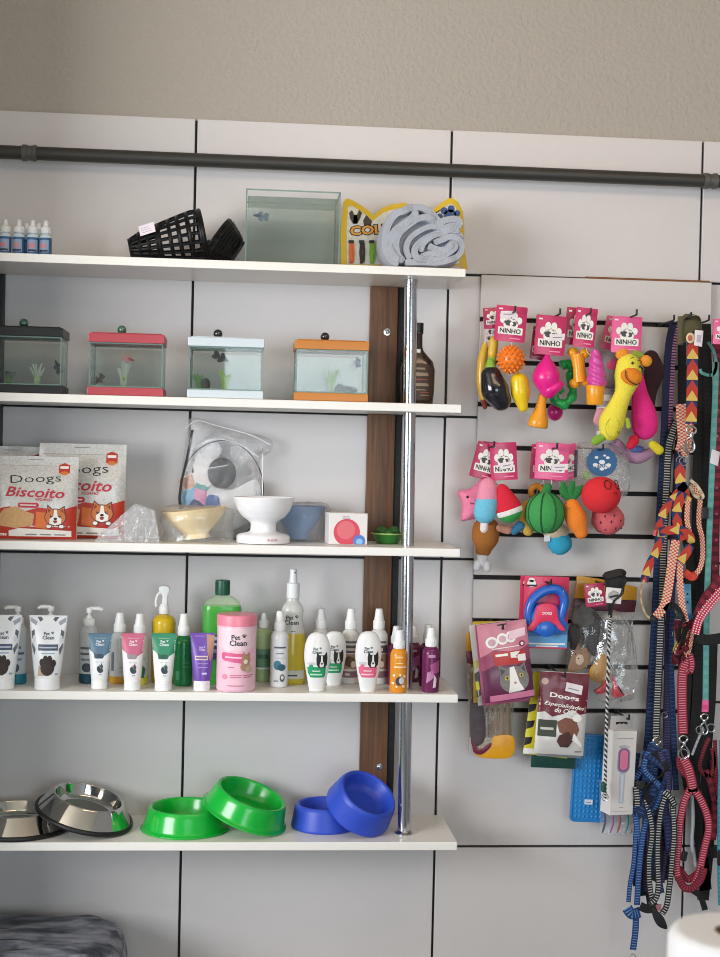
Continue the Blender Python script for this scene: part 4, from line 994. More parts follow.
# big green bottle
def lab_big(mb, r, h, sf):
    rects(mb, r, h, sf, ((-.96, .28, .96, .56, '#243a5a', 1), (-.9, .50, -.1, .54, '#c9d3df', 2), (-.9, .44, .3, .47, '#c9d3df', 2), (-.9, .36, .2, .40, '#7f95b5', 2)))
bottle(221, 683, 580, 19.2, 'lotion_bottle', 'big green disinfectant bottle with dark green cap behind the pink tub', '#d3ecc8', .855, .72, ('#4fb84a', .88, .22), 'cap', lab=lab_big, sy=.55, e=3.2, hr=.38, capc=mat('#1a5a42', .35))
# dropper green
bottle(263, 681, 613, 8.6, 'ear_drops_bottle', 'small green labelled dropper bottle right of the pink tub', '#b4cc96', .78, .3, None, 'dropper', lab=lambda mb, r, h, sf: rects(mb, r, h, sf, ((-.97, .28, .97, .62, '#5f8a6a', 1), (-.6, .44, .6, .52, '#37604a', 2), (-.97, .24, .97, .27, '#cfd8cf', 2))), hr=.6)
# big spray "Pet Clean"
o = spot4(291.5, 683.5); H = topz(289, 569, o.y); k = s(o.y)
t = thing('household_sprayer', 'tall clear bottle of yellow liquid with white spray nozzle on top', 'spray bottle', o)
sec = rnd([(.0285, 0), (.0305, .004), (.0305, .058), (.0295, .08), (.026, .105), (.0218, .124), (.0212, .134), (.0235, .146), (.0195, .157), (.0128, .163), (.0122, .170)], .004)
sec = [(z*H/.228, a, b*.72) for z, a, b in sec]; sf = esurf([(z, a+.0002, b+.0002) for z, a, b in sec])
lo = [q for q in sec if q[0] < H*.40]; hi = [q for q in sec if q[0] >= H*.40]
mb = MB(); mb.loft(lo+hi[:1], mat('#d6c23c', .15, trans=.2), 32, 2, True, False); mb.loft(hi, CLR('#e3e4e0', .35), 32, 2, False, True); mb.build('bottle_body', t)
mb = MB(); logo(mb, -.002, H*.56, .030, sf); mb.decal([(-.026, .012), (.026, .012), (.026, .030), (-.026, .030)], mat('#c9cbbf', .4), sf, 1, .004); mb.decal([(-.015, .018), (.012, .018), (.012, .021), (-.015, .021)], TXT, sf, 2, .004)
mb.decal([(-.004, H*.46), (.006, H*.46), (.006, H*.465), (-.004, H*.465)], TXT, sf, 2, .004); mb.build('label', t)
mb = MB(); z0 = H*.747; mb.lathe(rounded([(0, z0), (.0135, z0), (.0135, z0+H*.13), (.0085, z0+H*.135), (.007, H), (0, H)], .0015, 3), PW, 24)
mb.lathe([(0, 0), (.0016, 0), (.0012, .0006), (0, .0006)], NB, 10, M=Matrix.Translation((.003, -.0077, H-.007)) @ Matrix.Rotation(pi/2, 4, 'X')); mb.build('spray_nozzle', t)
# small white sprays with pictures
def lab_white(mb, r, h, sf, c1='#3c7f95', c2='#2c5a6e'):
    rects(mb, r, h, sf, ((-.6, .70, .7, .73, '#5a6470', 1), (-.4, .60, .5, .62, '#8a939b', 1), (-.5, .52, .7, .535, '#c6ccd2', 1)))
    mb.decal(oval(-.2*r, .40*h, .42*r, .085*h), mat(c1, .5), sf, 1, .004); mb.decal(oval(.25*r, .36*h, .45*r, .06*h), mat(c2, .5), sf, 2, .004); mb.decal(oval(.35*r, .17*h, .28*r, .07*h), mat('#5c666e', .5), sf, 1, .004); mb.decal(oval(.35*r, .18*h, .15*r, .035*h), mat('#e4e7e9', .5), sf, 2, .004)
    mb.decal([(-.6*r, .10*h), (-.1*r, .10*h), (-.1*r, .13*h), (-.6*r, .13*h)], GRY2, sf, 1, .004)
bottle(279, 686.5, 611, 9.0, 'spray_bottle', 'white spray bottle with a teal cat picture in front of the tall yellow liquid sprayer', '#e4e8ea', .74, 0, None, 'mist', lab=lab_white)
def lab_brown(mb, r, h, sf):
    rects(mb, r, h, sf, ((-.8, .76, .8, .80, '#6b6f75', 1), (-.9, .58, .9, .72, '#57565a', 1), (-.7, .62, .4, .67, '#c9c5c0', 2), (-.95, .28, .95, .56, '#a58d78', 1), (-.9, .12, .9, .24, '#8c6e74', 1), (-.6, .16, -.1, .2, '#e0d5d3', 2)))
    mb.decal(oval(-.15*r, .42*h, .6*r, .10*h), mat('#5c4436', .6), sf, 2, .004); mb.decal(oval(.3*r, .37*h, .3*r, .06*h), mat('#e2d6c8', .6), sf, 3, .004)
bottle(350, 683, 608.5, 9.2, 'spray_bottle', 'white spray bottle with a brown dog label left of the pink labelled shampoo', '#dcdcda', .72, 0, None, 'mist', lab=lab_brown)
bottle(378, 683, 608.5, 9.2, 'spray_bottle', 'white brown labelled spray bottle behind the pink labelled shampoo, by the timber board', '#dcdcda', .72, 0, None, 'mist', lab=lab_brown)
bottle(320, 680.5, 608.5, 9.2, 'spray_bottle', 'white spray bottle whose cap rises behind the green labelled shampoos', '#dcdcda', .72, 0, None, 'mist', lab=lab_brown)
# oval shampoos
def shampoo(px, pyb, pyt, w_px, label, c1, c2, Yoff=0.):
    o = spot4(px, pyb); k = s(o.y); H = topz(px, pyt, o.y); a = w_px/2*k
    t = thing('shampoo_bottle', label, 'bottle', o, (0, 0, R(random.uniform(-4, 4))), 'oval white shampoo bottles')
    pts = smooth([(.56, 0), (.60, .05), (.80, .28), (.98, .52), (1.0, .66), (.93, .80), (.70, .93), (.40, .985), (.06, 1.0)], 4)
    sec = [(max(0, p[1])*H, p[0]*a, p[0]*a*.5+.001) for p in pts]; sf = esurf(sec)
    mb = MB(); mb.loft(sec, mat('#e9eaea', .28, kind='sss'), 32); mb.build('bottle_body', t)
    mb = MB(); D = lambda q, m_, lv: mb.decal([(x*a, z*H) for x, z in q], m_, sf, lv, .004)
    logo(mb, -.08*a, .70*H, .72*a, sf)
    D([(-.78, .42), (.62, .42), (.60, .30), (.50, .24), (-.52, .24), (-.72, .32)], mat(c1, .4), 1); D([(-.55, .28), (.35, .28), (.35, .305), (-.55, .305)], mat(c2, .45), 3); D([(-.4, .345), (.2, .345), (.2, .36), (-.4, .36)], mat('#f2f4f2', .45), 3); D(oval(-.5, .42, .16, .045, 12), mat(c1, .4), 2); D(oval(-.48, .475, .30, .03, 14), mat('#c9ced0', .45), 1)
    # black and white dog
    d_ = lambda pts: [(.30+(x-.30)*1.25, .54+(z-.57)*1.1) for x, z in pts]
    D(d_([(-.04, .60), (.0, .69), (.14, .645), (.44, .645), (.60, .70), (.64, .60), (.62, .50), (.48, .45), (.12, .45), (-.02, .50)]), NB, 2); D(d_([(.25, .64), (.33, .64), (.36, .55), (.44, .50), (.40, .46), (.18, .46), (.16, .50), (.23, .55)]), WH, 3); D(d_(oval(.30, .515, .06, .016, 10)), NB, 4)
    mb.build('label', t); return t
shampoo(334, 685.5, 631, 24, 'oval white shampoo with green label, the one behind', '#1f9a63', '#bfe5d0')
shampoo(317, 692, 632, 26.5, 'oval white shampoo with green label, the one in front', '#1f9a63', '#bfe5d0')
shampoo(368, 691.5, 631, 26.5, 'oval white shampoo with pink label', '#e4688a', '#f7cdd8')
# slim coloured sprays
def lab_or(mb, r, h, sf):
    rects(mb, r, h, sf, ((-.5, .80, .4, .84, '#f3cf8a', 1), (-.6, .58, .8, .61, '#f6e2c0', 1), (-.4, .67, .4, .69, '#f6d9a6', 1)))
    for x, z, q in ((-.6, .40, .14), (.1, .42, .12), (.6, .38, .16), (-.3, .14, .12), (.5, .15, .16), (-.7, .22, .14)): mb.decal(oval(x*r, z*h, q*r, q*r, 10), mat('#f4ead8', .5), sf, 1, .004)
    mb.decal(oval(0, .27*h, .45*r, .10*h), mat('#3a3a40', .5), sf, 1, .004); mb.decal(oval(.25*r, .28*h, .3*r, .08*h), mat('#c9cfd6', .5), sf, 2, .004)
def lab_pu(mb, r, h, sf):
    mb.decal([(-.2*r, .62*h), (.9*r, .72*h), (.9*r, .45*h), (0, .40*h)], mat('#a8528a', .5), sf, 1, .004); mb.decal([(-.6*r, .2*h), (.3*r, .34*h), (.1*r, .5*h), (-.5*r, .44*h)], mat('#b57aa8', .5), sf, 1, .004)
    mb.decal([(.15*r, .10*h), (.5*r, .12*h), (.6*r, .30*h), (.3*r, .40*h)], mat('#e2d3dc', .5), sf, 2, .004); rects(mb, r, h, sf, ((-.4, .78, .4, .84, '#c58ab8', 1),))
bottle(396, 684.5, 626, 8.6, 'spray_bottle', 'purple spray bottle behind the orange one', '#6e2148', .70, 0, None, 'mist', lab=lab_pu, hr=.66, group='slim purple sprays')
bottle(398.5, 691.8, 630, 8.8, 'spray_bottle', 'orange spray bottle with a dog picture left of the chrome pole', '#e0912a', .70, 0, None, 'mist', lab=lab_or, hr=.66)
bottle(412.5, 681, 626, 8.6, 'spray_bottle', 'purple spray bottle almost hidden behind the chrome pole', '#6e2148', .70, 0, None, 'mist', lab=lab_pu, hr=.66, group='slim purple sprays')
bottle(427.5, 686, 624.5, 8.2, 'spray_bottle', 'purple spray bottle hidden behind another at the right end of the shelf', '#5f1d45', .70, 0, None, 'mist', lab=lab_pu, hr=.66, group='slim purple sprays')
bottle(430.5, 691.5, 627.5, 8.8, 'spray_bottle', 'purple spray bottle in front at the right end of the shelf', '#6a2152', .70, 0, None, 'mist', lab=lab_pu, hr=.66, group='slim purple sprays')
# --- front row tubes
sqz(2, 688, 615, 37, 25, 'big', 'big white paw print tube cut by the left edge of the photo')
sqz(47.5, 688.7, 615.5, 37, 25, 'big', 'big white paw print tube with nothing in front, second from the left')
sqz(99.5, 688.3, 633.5, 23, 16, 'blue', 'small white tube with blue grey top')
sqz(132.5, 691, 633.5, 23, 16.5, 'pink', 'small white tube with pink top')
sqz(163.5, 691.3, 633.5, 24.5, 17, 'green', 'small white tube with green top')
sqz(202, 691.3, 633, 24.5, 16.5, 'purple', 'small purple tube with white cap')
# pink wipes tub
o = spot4(236, 689.5); H = topz(236, 613.5, o.y); k = s(o.y); r = 20*k
t = thing('wipes_tub', 'pink tub of wet wipes with a pink lid and a cat picture', 'tub', o)
sec = rnd([(r*.93, 0), (r*.98, .004), (r*.98, H*.86), (r*.95, H*.865)], .003); sf = esurf(sec)
mb = MB(); mb.loft(sec, mat('#f4c6d6', .32, kind='sss'), 40); mb.build('tub_body', t)
mb = MB(); mb.loft(rnd([(r*1.0, H*.855), (r*1.0, H*.985), (r*.94, H), (r*.5, H*1.0)], .002), mat('#ee8ba0', .32), 40); mb.build('lid', t)
mb = MB(); PK = mat('#dd5f8e', .45); D = lambda q, m_, lv=1: mb.decal([(x*r, z*H) for x, z in q], m_, sf, lv, .005)
D([(-.86, .83), (.86, .83), (.86, .60), (.4, .54), (-.4, .54), (-.86, .58)], mat('#f2d5de', .4), 1)
logo(mb, .08*r, .68*H, .86*r, sf, None, 4); D([(-.70, .50), (-.62, .52), (.40, .50), (.42, .40), (.3, .375), (-.6, .41), (-.70, .44)], PK, 3); D([(-.55, .45), (.30, .44), (.30, .46), (-.55, .47)], mat('#f5c9da', .5), 5)
CT = mat('#b48f70', .6); D(oval(.48, .42, .22, .075), CT, 6); D(oval(.45, .335, .24, .06), CT, 6); D(oval(.62, .30, .16, .05), mat('#cdb59b', .6), 7); D([(.30, .47), (.33, .535), (.45, .49)], CT, 7); D([(.52, .49), (.66, .53), (.67, .46)], CT, 7); D(oval(.47, .40, .1, .03), mat('#efe4d8', .6), 8)
D(oval(-.55, .20, .13, .034), mat('#e78ba5', .5), 3)
for z, a, b in ((.32, -.4, -.1), (.215, -.3, .3), (.19, -.3, .25), (.215, .36, .84), (.19, .36, .74), (.08, -.4, .4)): D([(a, z), (b, z), (b, z+.012), (a, z+.012)], mat('#c9718f', .5), 3)
mb.build('label', t)

# ================================================================== SHELF 5: pet bowls
def petbowl(prof, mt, name, label, loc, rot, group, ring=None, seg=64, cut=None):
    t = thing(name, label, 'pet bowl', loc, rot, group)
    mb = MB(); mb.hard = 30; mb.lathe(prof, mt, seg); b = mb.build('bowl_body', t)
    if ring: mb = MB(); mb.lathe(ring[0], ring[1], seg); mb.build('rubber_ring', t)
    return settle(t, SZ[5]+.0006)
def spot5(px, py): p = atz(px, py, SZ[5]); return Vector((p.x, p.y, SZ[5]+.0006))
SST = mat('#cfcdca', .07, 1., scale=20, var=.05, name='polished_steel'); RUB = mat('#141416', .5)
def steel(R0, r1, H):
    body = rounded([(R0*.97, .004), (R0*.985, .006), (r1+.003, H-.004), (r1, H), (r1-.004, H-.001), (r1-.012, H*.45), (r1*.72, H*.30), (0, H*.28)], .004, 5)
    ring = (rounded([(R0*.90, .006), (R0*.90, 0), (R0+.0015, 0), (R0+.003, .004), (R0+.001, .009), (R0*.965, .009)], .002, 3), RUB)
    return body, ring
k5 = s(-.12)
R0 = 50*k5; b, rg = steel(R0, R0*.72, .041)
p = at(17, 815, -.115); petbowl(b, SST, 'steel_bowl', 'polished steel pet bowl lying flat at the left edge of the lowest shelf', (p.x, -.112, SZ[5]+.0006), (0, 0, 0), 'steel pet bowls', rg)
R1 = 48*k5; b, rg = steel(R1, R1*.73, .043)
c = at(83.5, 829, -.112); tl = R(14)
petbowl(b, SST, 'steel_bowl', 'polished steel pet bowl with black rubber ring, tilted on the edge of the other one', (c.x, -.113, SZ[5]+R1*sin(tl)+.0022), (R(6), tl, 0), 'steel pet bowls', rg)
GP = mat('#10b53c', .25, kind='sss', coat=.3, name='green_plastic')
def plast(R0, r1, H, lip=.006): return rounded([(0, .006), (R0*.8, .006), (R0-.004, .002), (R0+lip, 0), (R0+lip+.0012, .003), (R0+.001, .007), (r1+.004, H-.007), (r1, H), (r1-.006, H-.0015), (r1-.013, H*.5), (r1*.75, H*.26), (0, H*.24)], .0045, 5)
GR = 41*k5; gb = plast(GR, GR*.86, .048)
p = at(185, 815, -.12); petbowl(gb, GP, 'plastic_bowl', 'green plastic pet bowl lying flat on the lowest shelf', (p.x, -.110, SZ[5]+.0006), (0, 0, 0), 'green pet bowls')
c = at(244, 820, -.12); tl = R(19.5)
petbowl(gb, GP, 'plastic_bowl', 'green plastic pet bowl tilted up on its neighbour', (c.x, -.118, SZ[5]+(GR+.007)*sin(tl)*.98+.001), (R(8), tl, 0), 'green pet bowls')
BP = mat('#2f4fc4', .42, kind='sss', name='blue_plastic')
BR = 33*k5; bb = rounded([(0, .005), (BR*.9, .002), (BR, 0), (BR+.001, .004), (BR*.91, .043), (BR*.84, .050), (BR*.76, .048), (BR*.64, .026), (BR*.5, .019), (0, .018)], .006, 6)
p = at(325, 815, -.12); petbowl(bb, BP, 'plastic_bowl', 'blue plastic pet bowl lying flat near the timber board', (p.x, -.095, SZ[5]+.0006), (0, 0, 0), 'blue pet bowls')
BR2 = 34.5*k5; bb2 = [(a*BR2/BR, b*1.1) for a, b in bb]
c = at(357, 818, -.13); tl = R(26)
petbowl(bb2, BP, 'plastic_bowl', 'blue plastic pet bowl tipped on edge against its neighbour, next to the chrome pole', (c.x, -.132, SZ[5]+(BR2+.001)*sin(tl)+.001), (R(28), tl, 0), 'blue pet bowls')

# ================================================================== low left bundle and near paper roll
def wrap_mat():
    mt = bpy.data.materials.new('wrapped_grey_fabric'); mt.use_nodes = True; nt = mt.node_tree; n = nt.nodes; L = nt.links.new; b = n['Principled BSDF']
    tc = n.new('ShaderNodeTexCoord'); mp = n.new('ShaderNodeMapping'); mp.inputs['Scale'].default_value = (9, 30, 50); mp.inputs['Rotation'].default_value = (0, .12, .2)
    nz = n.new('ShaderNodeTexNoise'); nz.inputs['Scale'].default_value = 1.0; nz.inputs['Detail'].default_value = 5; nz.inputs['Distortion'].default_value = .8
    cr = n.new('ShaderNodeValToRGB'); e = cr.color_ramp.elements
    e[0].color = lin('#2b2e37'); e[0].position = .36; e[1].color = lin('#8a8e99'); e[1].position = .62
    x = cr.color_ramp.elements.new(.46); x.color = lin('#50545f')
    L(tc.outputs['Object'], mp.inputs[0]); L(mp.outputs[0], nz.inputs['Vector']); L(nz.outputs['Fac'], cr.inputs[0]); L(cr.outputs[0], b.inputs['Base Color'])
    bp = n.new('ShaderNodeBump'); bp.inputs['Strength'].default_value = .6; bp.inputs['Distance'].default_value = .006; L(nz.outputs['Fac'], bp.inputs['Height']); L(bp.outputs[0], b.inputs['Normal'])
    b.inputs['Roughness'].default_value = .38; return mt
def bundle():
    Y0, Y1 = -.36, -.04; zt = at(60, 915, Y1-.03).z; x1 = at(121, 950, Y0).x; x0 = -.652
    mb = MB(); rg = []; n = 160; WR = wrap_mat()
    cx, cy = (x0+x1)/2, (Y0+Y1)/2; a, b = (x1-x0)/2, (Y1-Y0)/2
    lev = [(0.0006, .93), (.01, .985), (zt*.3, 1.0), (zt*.6, 1.0), (zt*.85, 1.0), (zt-.045, .985), (zt-.02, .95), (zt-.006, .89), (zt, .80), (zt+.001, .7), (zt+.002, .6), (zt+.003, .5), (zt+.003, .4), (zt+.004, .3), (zt+.004, .1)]
    for z, k in lev:
        r = []
        for i in range(n):
            t_ = 2*pi*i/n; c_, s_ = cos(t_), sin(t_); e = 3.6
            x = a*k*math.copysign(abs(c_)**(2/e), c_); y = b*k*math.copysign(abs(s_)**(2/e), s_)
            nz = noise.noise(Vector((x*9, y*40, z*60)))*.007+noise.noise(Vector((x*25, y*90, z*130)))*.003
            r.append((cx+x*(1+nz*.6), cy+y*(1+nz*1.5), max(.0006, z+nz*(1.2 if z > zt*.8 else 0))))
        rg.append(r)
    mb.rings(rg, WR)
    t = thing('wrapped_bundle', 'grey bundle in shiny plastic wrap at the bottom left under the shelves', 'bundle', (cx, cy, 0)); mb.v = [(v[0]-cx, v[1]-cy, v[2]) for v in mb.v]; mb.build('bundle_body', t)
    mb = MB(); P0 = [(x1-cx-.055, zt-.16), (x1-cx-.018, zt-.15), (x1-cx-.020, zt-.075), (x1-cx-.034, zt-.060), (x1-cx-.052, zt-.068)]
    mb.prism(smooth(P0, 3, True), -b*.985-.004, -b*.985+.03, mat('#3f7a3c', .4), .001); mb.build('green_tag', t)
    rgs = [[(cx_+(v[0]-cx_)*1.006, v[1]*1.006-cy*0, v[2]*1.003+.0005) for v in r for cx_ in (cx,)] for r in rg]
bundle()
# counter with paper towel roll close to the camera
YR = -1.62; cp_ = at(735.5, 930, YR); rr = at(735.5, 925, YR).x-at(670.5, 950, YR).x
zt = at(735.5, 931, YR).z
t = thing('paper_roll', 'white paper towel roll standing close to the camera at the bottom right corner', 'paper roll', (cp_.x, YR, zt-.24))
PAP = mat('#dededf', .9, bump=.25, scale=160, var=.03, name='tissue_paper')
mb = MB(); mb.lathe(rounded([(.021, .0005), (rr*.97, .0005), (rr, .004), (rr, .232), (rr*.90, .24), (.021, .2395)], .006, 5), PAP, 64); mb.build('paper', t)
mb = MB(); mb.lathe([(.0208, .0008), (.0208, .239), (.0195, .239), (.0195, .0008), (.0208, .0008)], mat('#7d5c43', .8), 40); mb.build('cardboard_core', t)
zc = zt-.24
t = thing('counter', 'white counter carrying the paper roll in front of the leashes', 'counter', (cp_.x+.08, YR, 0))
mb = MB(); mb.box(-.36, -.28, 0.0004, .36, .22, zc-.03, mat('#b9b2a6', .5), .003); mb.build('carcass', t)
mb = MB(); mb.box(-.38, -.30, zc-.0298, .38, .24, zc-.0004, SHELFM, .003); mb.build('worktop', t)
# ================================================================== slatwall board, hooks and hanging toys
YSW = -.018
sx0, sx1 = at(481, 300, YSW).x, at(711.5, 300, YSW).x; szt, szb = at(590, 278.5, YSW).z, at(560, 755.5, YSW).z
gz = [at(590, y, YSW).z for y in (322.5, 365, 407, 450, 493, 536, 579, 622, 667, 711)]
t = thing('slatwall_panel', 'off white slatwall board on the wall carrying the hanging toys and leashes', 'slatwall', ((sx0+sx1)/2, 0, szb)); hw = (sx1-sx0)/2
SLAT = mat('#cfccc9', .4, var=.02, name='slat_laminate'); GB = mat('#1d1512', .7, name='slat_groove')
mb = MB(); mb.box(-hw+.001, -.006, .0005, hw-.001, -.0004, szt-szb-.001, GB); mb.build('groove_backing', t)
ed = [szt]+gz+[szb]
for i in range(len(ed)-1):
    a, b = ed[i+1]+(.0050 if i < len(ed)-2 else 0), ed[i]-(.0050 if i else 0)
    mb = MB(); mb.box(-hw, YSW, a-szb, hw, -.0062, b-szb, SLAT, .0012, 1); mb.build('slat', t)
mb = MB(); mb.box(-hw*.1, -.016, szt-szb+.0002, hw*.985, -.0004, szt-szb+.0045, mat('#7d5233', .8, var=.4, scale=40), .0004, 1); mb.box(-hw*.95, -.0155, szt-szb+.0002, -hw*.1, -.0004, szt-szb+.0022, mat('#4c372a', .8, var=.4, scale=40)); mb.build('raw_edge', t, label='brown raw board edge')
hookn = 0
def hook(tipx, gi, ln=.175, label=None):
    z = gz[gi]; Y = YSW-ln; p = at(tipx, at_py(z, Y), Y)
    t = thing('display_hook', label, 'hook', (p.x, YSW, z), (0, 0, 0), 'slatwall hooks')
    mb = MB(); mb.box(-.005, -.003, -.0048, .005, .010, .0048, DARK, .0006, 1); mb.build('back_plate', t)
    mb = MB(); mb.tube(smooth([(0, -.003, 0), (0, -ln*.5, 0), (0, -ln+.006, .0006), (0, -ln, .004), (0, -ln-.001, .012)], 5), .0021, DARK, 8); mb.build('prong', t)
    return Vector((p.x, YSW, z))
def at_py(z, Y):                                             # image row of height z at depth Y near the board
    a, b = 200., 900.
    for _ in range(40):
        c = (a+b)/2
        if at(600, c, Y).z > z: a = c
        else: b = c
    return a
for tx, gi, ln, lab in ((515, 0, .17, 'dark hook on the top groove carrying the eggplant, banana and orange ball toys'), (560, 0, .15, 'dark hook on the top groove carrying the pink and green rubber toys'), (590.5, 0, .18, 'dark hook on the top groove carrying the bone and ice cream toys'), (636.5, 0, .18, 'dark hook on the top groove carrying the yellow plush animal'),
                        (494, 3, .17, 'dark hook carrying the star and popsicle plush toys'), (557, 3, .17, 'dark hook carrying the watermelon ball plush'), (603, 3, .14, 'dark hook carrying the round blue tagged plush toys'), (551, 6, .15, 'dark hook carrying the retractable leash card'), (607, 6, .15, 'dark hook carrying the twisted rope leash'),
                        (503, 7, .15, 'dark hook carrying the pink cat treat bags'), (565, 8, .15, 'dark hook carrying the dark red treat bags'), (629, 9, .10, 'dark hook carrying the brush box'), (585, 9, .06, 'dark hook carrying the blue lick mat'),
                        (674, 0, .10, 'dark hook carrying the navy and striped leashes'), (691, 0, .16, 'dark hook carrying the triangle patterned leash'), (709, 0, .12, 'dark hook carrying the teal and red leashes at the right edge')):
    hook(tx, gi, ln, lab)
PINK, PINKD, PINKL = '#c62a62', '#a81e4c', '#e2588f'
def ninho(mb, w_, h, col, sticker=None, M=None, crease=True):
    """folded pink header card with white paw badge and lettering; hangs from its top edge at z=0"""
    old = mb.M; mb.M = M
    c = mat(col, .35, coat=.2)
    mb.prism(rrect(-w_/2, -h, w_/2, 0, .0025), -.0004, .0004, c, .0001)
    mb.prism([(-w_/2, -h*.02), (w_/2, -h*.02), (w_/2, -h*.98), (-w_/2, -h*.98)], .003, .0036, c, .0001)
    mb.box(-w_/2, .0004, -.0012, w_/2, .003, -.0002, c)
    D = lambda q, m_, lv=1: mb.decal([(x*w_, z*h) for x, z in q], m_, (lambda x, z: -.0004), lv, 0)
    for x, z, rx, rz in ((0, -.52, .24, .17), (-.26, -.40, .10, .10), (-.10, -.28, .10, .11), (.10, -.28, .10, .11), (.26, -.40, .10, .10)): D(oval(x, z, rx, rz, 16), WH, 1)
    for x, z, rx, rz in ((-.08, -.48, .11, .08), (.10, -.50, .08, .07)): D(oval(x, z, rx, rz, 12), mat('#4a4448', .5), 2)
    D(oval(.02, -.50, .06, .05, 10), WH, 3)
    D(rrect(-.40, -.80, .40, -.60, .03), WH, 2); mb.text('NINHO', 0, -.70*h, .68*w_, NB, lambda x, z: -.0004, 4, h=.135*h, bold=.02)
    D([(-.42, -.12), (-.30, -.12), (-.30, -.08), (-.42, -.08)], WH, 1); D([(.0, -.92), (.35, -.92), (.35, -.89), (.0, -.89)], PKL, 1)
    if sticker: x, z = sticker; D([(x-.26, z-.10), (x+.24, z-.05), (x+.26, z+.12), (x-.24, z+.08)], mat('#e8dfe4', .5), 5); D([(x-.15, z-.02), (x+.15, z+.01), (x+.15, z+.035), (x-.15, z+.005)], GRY, 6)
    mb.M = old
PKL = mat('#e88ab0', .4)
class Hang:
    """local frame for something hanging at depth Y, centred on the photo column and row"""
    def __init__(s_, px, py, Y): s_.Y = Y; p = at(px, py, Y); s_.o = Vector((p.x, Y, p.z)); s_.k = s(Y)
    def q(s_, px, py, y=0.): p = at(px, py, s_.Y+y); return Vector((p.x-s_.o.x, y, p.z-s_.o.z))
    def r(s_, px): return px*s_.k
def toy(px, py, Y, name, label, cat='dog toy', group='hanging pet toys', card=None):
    """card = (px, py of the top centre, width px, height px, tilt deg, colour, sticker, y offset)"""
    h = Hang(px, py, Y); t = thing(name, label, cat, h.o, (0, 0, 0), group)
    if card:
        cx, cy, cw_, ch, tl, col, st, yo = card; a = h.q(cx, cy, yo); mb = MB()
        ninho(mb, cw_*h.k, ch*h.k, col, st, Matrix.Translation(a) @ Matrix.Rotation(R(tl), 4, 'Y')); mb.build('header_card', t)
        mb = MB(); e = a+Vector((0, .0015, -ch*h.k)); b_ = Vector((0, .0, e.z*.35)) if abs(e.z) > .02 else Vector((0, 0, .005))
        mb.tube(smooth([tuple(a+Vector((0, .0018, -.004))), tuple(e+Vector((0, .001, 0))), tuple((e+b_)/2+Vector((.001, .002, 0))), (0, .004, 0)], 4), .0007, PW2, 5); mb.build('hang_string', t)
    return h, t
RB = lambda c: mat(c, .3, kind='sss', coat=.15)
P2 = lambda v: (v.x, v.z)
def spin(mb, a, b, prof, mt, flat=.75, seg=26):
    """rings along the axis a-b; prof = (t, radius)"""
    a, b = Vector(a), Vector(b); t_ = (b-a).normalized(); sd = t_.cross(Vector((0, 1, 0))).normalized()
    mb.rings([[a.lerp(b, u)+sd*r*cos(2*pi*k/seg)+Vector((0, 1, 0))*r*flat*sin(2*pi*k/seg) for k in range(seg)] for u, r in prof], mt)
# ---- hook 1
h, t = toy(482, 372, -.075, 'banana_toy', 'long yellow banana shaped toy at the far left of the top row', card=(491, 318, 15, 29, -3, '#d9c3c0', None, -.006))
mb = MB(); mb.blob([h.q(486, 343), h.q(482.5, 360), h.q(481.5, 382), h.q(483.5, 398)], [h.r(3.2), h.r(5), h.r(5), h.r(3.6)], RB('#dcae36'), 16); mb.build('body', t)
mb = MB(); mb.blob([h.q(483.5, 400), h.q(485, 407)], [h.r(3.2), h.r(2.4)], RB('#8a3326'), 12); mb.build('tip', t, label='dark red tip')
h, t = toy(493, 346, -.115, 'squeaky_stick', 'short yellow rubber stick with light green end above the eggplant toy', card=(493.5, 307.5, 21, 21, -5, PINKD, None, -.012))
mb = MB(); mb.blob([h.q(494, 340), h.q(492.5, 354)], [h.r(4.4), h.r(5)], RB('#e3b93c'), 14); mb.build('body', t)
mb = MB(); mb.blob([h.q(492, 360), h.q(490.5, 366)], [h.r(4.6), h.r(4.4)], RB('#9cc24a'), 12); mb.build('end', t, label='light green end')
h, t = toy(497, 388, -.150, 'eggplant_toy', 'shiny black eggplant shaped rubber toy in the top row')
mb = MB(); mb.blob([h.q(491, 376), h.q(495, 390), h.q(500.5, 400)], [h.r(10.5), h.r(14), h.r(11)], mat('#15131f', .16, coat=.6), 26); mb.build('body', t)
mb = MB(); mb.blob([h.q(490.5, 362), h.q(490.5, 367)], [h.r(4), h.r(6)], RB('#86b040'), 14); mb.build('stem', t, label='green stem')
h, t = toy(511, 359.5, -.165, 'spiky_ball', 'orange rubber ball with spikes under the leftmost big pink card', card=(512.5, 306, 31.5, 36, 4, PINK, (-.12, -.25), .0))
mb = MB(); r = h.r(13.2); mb.ell((0, 0, 0), r, RB('#ee7a1e'), seg=28)
for i in range(-4, 5):
    la = i*R(19); n_ = max(1, int(17*cos(la)))
    for j in range(n_):
        lo = 2*pi*(j+.5*(i % 2))/n_; d = Vector((cos(la)*sin(lo), -cos(la)*cos(lo), sin(la)))
        mb.lathe([(.0034, 0), (.0028, .0025), (.0015, .0048), (0, .0052)], RB('#f08428'), 7, M=Matrix.Translation(d*r*.97) @ d.to_track_quat('Z', 'Y').to_matrix().to_4x4())
mb.build('ball', t)
h, t = toy(520, 393, -.150, 'corn_toy', 'yellow corn shaped rubber toy right of the eggplant toy')
mb = MB(); mb.blob([h.q(519, 381), h.q(520, 394), h.q(523, 407)], [h.r(8.6), h.r(8.8), h.r(5)], RB('#f0cd1c'), 20); mb.build('body', t)
mb = MB(); mb.blob([h.q(525, 380, -.004), h.q(526, 394, -.004), h.q(525, 404, -.002)], [h.r(3.4), h.r(4), h.r(2.6)], RB('#ee9a28'), 12); mb.build('side_leaf', t, label='orange side')
